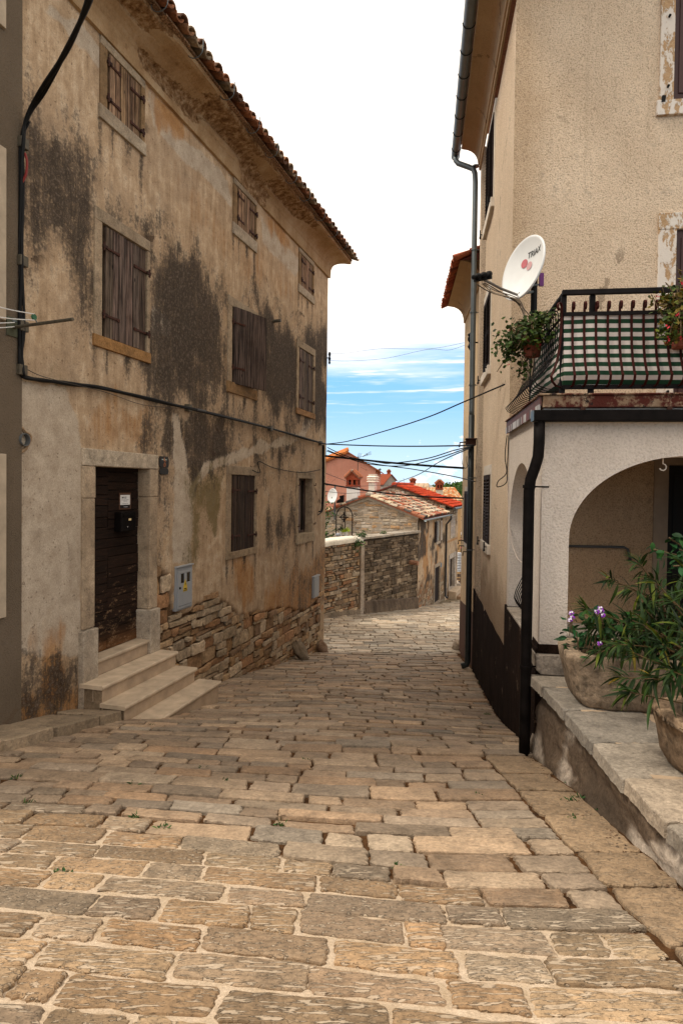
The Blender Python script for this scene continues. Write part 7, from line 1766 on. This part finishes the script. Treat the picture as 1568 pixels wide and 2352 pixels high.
# louvred white chimney on the left slope of the red-roofed house
qa = at(846, 1115, 32.3); qb = at(859, 1115, 32.3); cf = Fr((qa.x, qa.y), (.9, -.43)); ww = (qb-qa).length*1.1
mb = MB(); zt_ = at(852, 1108, 32.3).z; mb.box(cf, 0, ww, -.36, 0, -1.2, zt_, (1.0, 1.0, 1.0)); ch = mb.build('chimney', M_CREAM, H2)
zz = [at(852, y, 32.3).z for y in (1106.5, 1101, 1096, 1091)]
for i in range(3):
    mb = MB(); z0, z1 = zz[i], zz[i]+(zz[1]-zz[0])*.78; e_ = .09; vs = []
    for (e2, z_) in ((e_, z0), (.0 if i < 2 else -.02, z1)): vs += [cf.P(-e2, e2, z_), cf.P(ww+e2, e2, z_), cf.P(ww+e2, -.36-e2, z_), cf.P(-e2, -.36-e2, z_)]
    mb.add(vs, [(3, 2, 1, 0), (4, 5, 6, 7), (0, 1, 5, 4), (1, 2, 6, 5), (2, 3, 7, 6), (3, 0, 4, 7)], (1.1, 1.08, 1.02)); mb.build('chimney_cowl', M_CREAM, ch)
mb = MB(); z0 = zz[2]+.10; z1 = zz[3]
for (a, b) in ((.02, .10), (ww/2-.04, ww/2+.04), (ww-.10, ww-.02)): mb.box(cf, a, b, -.34, -.02, z0, z1, (1, 1, .96))
mb.box(cf, -.01, ww+.01, -.37, .01, z1, z1+.04, (1.05, 1.03, .98)); mb.build('chimney_cap', M_CREAM, ch)
# ================================================================== HOUSES FARTHER OFF
def gable_house(name, label, O, e, u0, uR, u1, zb, zL, zR, zE, depth, wall, rcols, over=.35, tile=(.26, .4), nrow=None, thick=.1, seed=1):
    R.seed(seed); fr = Fr((O.x, O.y), e); root = thing(name, label, 'house', fr.P((u0+u1)/2, -depth/2, zb))
    mb = MB(); mb.prism(fr, [(u0, zb), (u1, zb), (u1, zE), (uR, zR), (u0, zL)], -depth, 0, (.34, .31, .27) if name == 'grey_gable_house' else (1, 1, 1)); mb.build('wall', wall, root)
    mb = MB(); back = -fr.n
    for (ua, za, sg) in ((u1, zE, 1), (u0, zL, -1)):
        run = abs(ua-uR); sl = (zR-za)/run; up = (fr.s*(-sg)*run+Vector((0, 0, zR-za))).normalized(); ln = math.hypot(run, zR-za)+over*math.hypot(1, sl)
        e0 = fr.P(ua+sg*over, .15, za-over*sl+.06); q = e0+back*(depth+.3); dn = Vector((0, 0, -thick))
        dn = dn if name != 'grey_gable_house' else dn*.6
        mb.add([e0, q, q+up*ln, e0+up*ln, e0+dn, q+dn, q+up*ln+dn, e0+up*ln+dn], [(0, 1, 2, 3), (7, 6, 5, 4), (0, 4, 5, 1), (1, 5, 6, 2), (2, 6, 7, 3), (3, 7, 4, 0)], sc(rcols[0], .5, .6))
        if name == 'grey_gable_house': continue
        if not (sg == 1 and name == 'salmon_house'): fan_tiles(mb, e0, back, up, int((depth+.3)/tile[0]), int(ln/tile[1]), tile[0], tile[1], rcols, 0, 4)
    mb.build('roof', M_TILEP, root); return root, fr
Ys = 47; c0 = at(862, 1100, Ys); fs_ = Fr((c0.x, c0.y), (1, -.10)); q = lambda x, y: fs_.uv(x, y)
uRs, zRs = q(799, 1039); _, zEs = q(864, 1077); uLs, zLs = q(735, 1065)
SA, SAf = gable_house('salmon_house', 'tall salmon pink house with a weather-streaked gable behind the garden', c0, (1, -.10), uLs, uRs, 0, -9, zLs, zRs, zEs, 10, M_SALMON, [(.58, .17, .06), (.50, .13, .05), (.60, .26, .12)], .28, (.24, .4), seed=191)
mb = MB(); g_ = SAf.P(.32, -.0, zEs-.05); mb.tube([g_+Vector((0, -.2, 0)), g_+Vector((0, 6, 0))], .09, 8); mb.build('gutter', M_ZINC, SA)
mb = MB()
for i in range(12):   # verge tiles on the left slope
    f0, f1 = i/12, (i+1.2)/12; a_ = SAf.P(uLs, .16, zLs+.10); b_ = SAf.P(uRs, .16, zRs+.10); p0 = a_+(b_-a_)*f0; p1 = a_+(b_-a_)*min(1, f1)
    for q in range(3): mb.tube([p0-SAf.n*(.28*q)+Vector((0, 0, .10*q)), p1-SAf.n*(.28*q)+Vector((0, 0, .10*q-.03))], .15, 6, sc((.60, .20, .06), .75, 1.2))
mb.build('verge_tiles', M_TILEP, SA)
ab = at(822, 1064, 45.5)
AN = thing('television_antenna', 'television antenna with two rod arrays on the salmon house roof', 'antenna', ab)
mb = MB(); tp = at(822, 1052, 45.5); mb.tube([ab+Vector((0, .8, -.6)), tp+Vector((0, 0, .1))], .028, 5); mb.build('mast', M_ZINC, AN)
mb = MB(); mb.tube([at(821, 1051.5, 45.5), at(831, 1048, 45.5)], .018, 4)
for k in range(4): b_ = at(821+k*2.2, 1051-k*.6, 45.5); mb.tube([b_+Vector((-.05, 0, -.1)), at(823.5+k*2.2, 1040+k*.4, 45.5)], .014, 4)
for k in range(4): mb.tube([at(831+k*.3, 1049, 45.5), at(851.5+k*.5, 1036.5+k*2.2, 45.5)], .014, 4)
mb.tube([at(841, 1041, 45.5), at(843.5, 1046, 45.5)], .03, 4); mb.build('rods', M_ZINC, AN)
Yt = 60; c0 = at(885, 1112, Yt)
fr_ = Fr((c0.x, c0.y), (.83, -.55)); 
HS, HSf = gable_house('grey_gable_house', 'small grey stone house with a red roof and chimney left of the sky gap', at(908, 1110, Yt), (.80, .60), -1.55, -.62, 0, -9, at(884, 1112, Yt).z, at(893, 1090.5, Yt).z, at(907, 1103, Yt).z, 6, bpy.data.materials['pale_rubble'], [(.46, .11, .05), (.40, .09, .045)], .1, (.25, .4), seed=193)
del fr_
for o_ in list(bpy.data.objects):
    pass
# longer visible slope of that roof and its side wall
a0 = at(857, 1109, Yt+1); a1 = at(884, 1112, Yt); b1 = at(893, 1090, Yt+.6); b0 = at(857, 1089.5, Yt+1.6)
mb = MB(); nn = 10
for i in range(22):
    for j in range(5):
        f0, f1 = j/5, (j+1.15)/5; p0 = a0+(a1-a0)*(i+.5)/22; p1 = b0+(b1-b0)*(i+.5)/22; mb.tube([p0+(p1-p0)*f0+Vector((0, 0, .05)), p0+(p1-p0)*min(1, f1)+Vector((0, 0, .03))], .06, 5, sc((.46, .10, .045), .7, 1.2))
mb.add([a0, a1, b1, b0], [(0, 1, 2, 3)], (.3, .08, .04)); mb.build('front_roof', M_TILEP, HS)
mb = MB(); mb.add([a0+Vector((0, 0, 0)), a1, a1+Vector((0, 0, -6)), a0+Vector((0, 0, -6)), b0, b1, b1+Vector((0, 0, -8)), b0+Vector((0, 0, -8))], [(3, 2, 1, 0), (4, 5, 6, 7), (0, 4, 7, 3), (1, 2, 6, 5)], (.9, .85, .75)); mb.build('side_wall', M_CREAM, HS)
cc_ = at(889, 1092, Yt); cf = Fr((cc_.x, cc_.y), (1, 0)); lantern_chimney(HS, cf, .30, .3, cc_.z-.6, cc_.z+.05, cc_.z+.36, cc_.z+.52, (.5, .2, .12), M_TERRA, None, 195)
# tan house with orange roof and its lantern chimney
Yn = 44
TH = thing('tan_house', 'tan house with a mottled orange tile roof beside the green hill', 'house', at(1020, 1200, Yn))
P3 = lambda x, y, d=0: at(x, y, Yn+d)
ea, eb, rb, ra = P3(975, 1148, 0), P3(1066, 1152, 0), P3(1043, 1121, 2.6), P3(966, 1122.5, 2.6)
mb = MB(); fr_ = (ea, eb, rb, ra); nC, nR = 26, 9
TC = [(.62, .25, .09), (.56, .18, .06), (.66, .50, .32), (.60, .34, .15), (.64, .46, .28)]
for i in range(nC):
    for j in range(nR):
        f0, f1 = j/nR, min(1, (j+1.15)/nR); p0 = ea+(eb-ea)*(i+.5)/nC; p1 = ra+(rb-ra)*(i+.5)/nC
        mb.tube([p0+(p1-p0)*f0+Vector((0, -.02, .06)), p0+(p1-p0)*f1+Vector((0, 0, .03))], .062, 5, sc(R.choice(TC), .75, 1.15))
mb.add([ea, eb, rb, ra], [(0, 1, 2, 3)], (.22, .08, .04)); rbb = P3(1062, 1150, 5.5); rab = P3(966, 1148, 5.5); mb.add([ra, rb, rbb, rab], [(0, 1, 2, 3)], (.5, .2, .08)); mb.add([eb, rbb, rb], [(0, 1, 2)], (.5, .3, .16))
mb.build('roof', M_TILEP, TH)
mb = MB(); d8 = Vector((0, 0, -8)); wa, wb, wc_, wd_ = ea+Vector((.2, .15, .02)), eb+Vector((-.2, .15, .02)), rbb+Vector((-.2, -.1, 0)), rab+Vector((.2, -.1, 0))
mb.add([wa, wb, wc_, wd_, wa+d8, wb+d8, wc_+d8, wd_+d8], [(0, 1, 5, 4), (1, 2, 6, 5), (2, 3, 7, 6), (3, 0, 4, 7)], (.85, .74, .6)); mb.build('wall', M_OCHRE, TH)
ca = P3(1000.5, 1144, -.1); cb = P3(1016, 1144, -.1); cf = Fr((ca.x, ca.y), (1, -.1)); lantern_chimney(TH, cf, (cb-ca).length, .45, P3(1008, 1150).z, P3(1008, 1125, 0).z, P3(1008, 1111, 0).z, P3(1008, 1103.5, 0).z, (.86, .80, .70), M_CREAM, (.45, .16, .08), 197)
# low roofs at the horizon
Yl = 75; RB = thing('grey_roofed_house', 'low distant house with a pale brown roof and grey gable', 'house', at(970, 1150, Yl))
a0, a1, b1, b0 = at(945, 1120, Yl), at(985, 1120.5, Yl), at(984, 1111.5, Yl+3), at(952, 1111.5, Yl+3); g1 = at(1000, 1121, Yl+4)
mb = MB(); mb.add([a0, a1, b1, b0], [(0, 1, 2, 3)], (.4, .27, .17)); mb.add([b0, b1, g1, g1+Vector((-3, 2, 0))], [(0, 1, 2, 3)], (.35, .22, .15))
for i in range(20): p0 = a0+(a1-a0)*(i+.5)/20; p1 = b0+(b1-b0)*(i+.5)/20; mb.tube([p0+Vector((0, 0, .05)), p1+Vector((0, 0, .05))], .07, 5, sc((.5, .36, .24), .7, 1.25))
mb.build('roof', M_TILEP, RB)
mb = MB(); mb.add([a0, a1, g1, b1, a0+d8, a1+d8, g1+d8], [(0, 1, 5, 4), (1, 2, 6, 5), (1, 3, 2)], (.5, .52, .55)); mb.build('wall', M_CREAM, RB)
cc_ = at(942, 1117, 52); cf = Fr((cc_.x, cc_.y), (1, 0)); HC2 = thing('chimney_stack', 'white chimney with brick lantern rising behind the red roof ridge', 'chimney', cc_)
lantern_chimney(HC2, cf, .42, .35, cc_.z-2.2, at(948, 1110.5, 52).z, at(948, 1103, 52).z, at(948, 1099.5, 52).z, (1, 1, 1), M_CREAM, (.5, .18, .08), 198)
ab = at(928, 1122, 45); AN = thing('television_antenna', 'thin television antenna with a hoop beside the red roof ridge', 'antenna', ab)
mb = MB(); mb.tube([ab, at(926.5, 1098, 45)], .015, 4); mb.tube([at(916, 1111.5, 45), at(933, 1110.5, 45)], .013, 4); mb.tube([at(917, 1118, 45), at(917, 1108, 45)], .012, 4); mb.tube(cr([at(909, 1116, 45), at(913, 1106, 45), at(920, 1103.5, 45), at(924, 1112, 45)], 5), .010, 4); mb.build('rods', M_ZINC, AN)
# far end of the lane: pale house, oleander, stacked white bags, bench
R.seed(201)
Ye = 52; EH = thing('pale_house', 'pale stone house at the far end of the lane beneath the tan roof', 'house', at(1056, 1330, Ye))
a0 = at(1040, 1300, Ye); ef = Fr((a0.x, a0.y), (1, -.05)); mb = MB(); wz = lambda y: at(1055, y, Ye).z
mb.box(ef, 0, 6, -5, 0, -8, wz(1150)); mb.build('wall', M_OCHRE, EH)
for (x0, x1, y0, y1) in ((1047.5, 1053, 1164, 1178), (1046, 1057, 1229, 1300)):
    q = lambda x, y: ef.uv(x, y); mb = MB(); mb.box(ef, q(x0, 1200)[0], q(x1, 1200)[0], 0, .03, q(x0, y1)[1], q(x0, y0)[1]); mb.build('window' if y0 < 1200 else 'doorway', M_DARK, EH)
mb = MB(); q = lambda x, y: ef.uv(x, y); mb.box(ef, q(1044, 1226)[0], q(1059, 1226)[0], .0, .12, q(1050, 1229)[1], q(1050, 1222)[1]); mb.build('lintel', M_LIME, EH)
bx = at(1054, 1290, 47); R.seed(203); PK = thing('flowering_shrub', 'dark flowering shrub with pink blossoms at the far end of the lane', 'shrub', (bx.x, bx.y, gz(bx.x, bx.y)))
lf = MB(); fl = MB(); st = MB()
for j in range(1500): p = bx+Vector((R.gauss(.15, .35), R.gauss(0, .3), R.gauss(.2, 1.0))); leaf(lf, p, rv(1), rv(1), R.uniform(.1, .2), .05, .3, sc(R.choice(OC), .4, 1.0), 3)
for j in range(22): p = bx+Vector((R.gauss(.1, .28), -.7, R.uniform(.6, 1.9))); round_leaf(fl, p, Vector((0, -1, 0))+rv(.4), .08, sc((.65, .06, .2), .7, 1.2), 4)
st.tube([Vector((bx.x, bx.y, -7.2)), bx+Vector((.1, 0, 1))], .07, 6); st.build('trunk', M_STEM, PK); lf.build('foliage', M_LEAF, PK); fl.build('flowers', M_PETAL, PK)
for k in range(12):
    p = at(1052.5, 1271+k*3.7, 43); mb = MB(); c = (.72, .74, .78) if k % 3 else (.62, .64, .70)
    mb.lathe([(.10, -.05), (.19, -.035), (.22, 0), (.19, .045), (.10, .06)], p+Vector((R.uniform(-.02, .02), 0, 0)), 14, col=c, sx=1.0, sy=.8, jit=.03)
    tag(mb.build('white_sack', M_WHITE, smooth=True, loc=p), 'white sack in the tall pile at the far end of the lane', 'sack', 'white sacks piled at the end of the lane')
p = at(1055, 1330, 41.5); BN = thing('bench', 'dark slatted wooden crate bench under the white sacks', 'bench', (p.x, p.y, gz(p.x, p.y)))
bf = Fr((p.x-.35, p.y), (1, 0))
for (y0, y1) in ((1319, 1325), (1328, 1331.5), (1334, 1338)):
    mb = MB(); mb.box(bf, 0, 1.4, 0, .04, at(1055, y1, 41.5).z, at(1055, y0, 41.5).z); mb.build('slat', M_WOODM, BN)
for u in (.05, 1.3):
    mb = MB(); mb.box(bf, u, u+.07, -.4, -.001, gz(p.x, p.y)-.2, at(1055, 1320, 41.5).z); mb.build('leg', M_WOODD, BN)
mb = MB(); mb.box(bf, 0, 1.4, -.42, -.002, at(1055, 1322, 41.5).z, at(1055, 1320, 41.5).z); mb.build('seat', M_WOODD, BN)
p = at(1046, 1351, 38); boulder('corner_stone', 'rounded pale corner stone beside the far doorstep', (p.x, p.y, gz(p.x, p.y)+.2), (.28, .25, .42), 207, (0, 0), (.5, .42, .34))
# wooded hill at the horizon
R.seed(211)
def hillz(X, Y): return -15+15.5*math.exp(-((X-85)/75)**2-((Y-330)/95)**2)
mb = MB(); xs = [-60+i*12 for i in range(30)]; ys = [180+i*12 for i in range(30)]
mb.v = [Vector((X, Y, hillz(X, Y))) for Y in ys for X in xs]; mb.f = [(j*30+i, j*30+i+1, (j+1)*30+i+1, (j+1)*30+i) for j in range(29) for i in range(29)]; mb.mi = [0]*len(mb.f)
tag(mb.build('hill', simple('wooded_slope', (.035, .06, .02), .95, .4, .2, 0, usecol=False), smooth=True), kind='structure')
mb = MB()
for i in range(900):
    Y = R.uniform(210, 345); X = Y*R.uniform(.13, .27); zb_ = hillz(X, Y); h = R.uniform(2.2, 4.6)
    for k in range(26):
        d = rv(1).normalized(); p = Vector((X, Y, zb_+h*.55))+Vector((d.x*h*.55, d.y*h*.55, d.z*h*.5)); r = R.uniform(.3, .75)
        a_ = rv(1).normalized(); b_ = a_.orthogonal().normalized(); c_ = a_.cross(b_); g = R.uniform(.6, 1.4)
        mb.add([p+b_*r, p+c_*r, p-b_*r, p-c_*r], [(0, 1, 2, 3)], (g, g, g*.8))
tag(mb.build('far_woodland', mat_leaf('far_leaf', (.035, .075, .016), (.075, .13, .03))), 'green woodland covering the distant hill', 'woodland', kind='stuff')
# weeds in the joints of the lane
R.seed(221)
WP = [(142, 2000), (60, 1845), (40, 1785), (655, 1600), (1235, 1690), (1160, 1585), (1195, 1622), (915, 1985), (700, 1745), (1085, 1560), (1380, 1860), (1090, 1515), (1330, 1830), (1150, 1630), (310, 1800), (520, 1795)]
WP += [(R.uniform(20, 1280), R.uniform(1600, 1960)) for _ in range(9)]+[(R.uniform(1090, 1200), R.uniform(1520, 1680)) for _ in range(8)]+[(R.uniform(1280, 1420), R.uniform(1790, 1880)) for _ in range(5)]
for i, (x, y) in enumerate(WP):
    r_0 = ray(x, y); lo, hi = .5, 30
    for _ in range(40):
        md = (lo+hi)/2
        if (r_0*md).z > gz((r_0*md).x, md): lo = md
        else: hi = md
    p = r_0*lo; mb = MB()
    for j in range(R.randint(10, 22)):
        d = rv(1); d.z = abs(d.z)+.2; leaf(mb, p+Vector((R.gauss(0, .02), R.gauss(0, .012), -.008)), d, rv(1)+Vector((0, 0, 1)), R.uniform(.015, .04), R.uniform(.006, .012), .4, sc(R.choice(OC), .6, 1.3), 3)
    tag(mb.build('joint_weed', M_WEED, loc=p), 'tiny green weed sprouting between the paving stones', 'weed', 'weeds in the paving joints')
for o in bpy.data.objects: o.select_set(False)
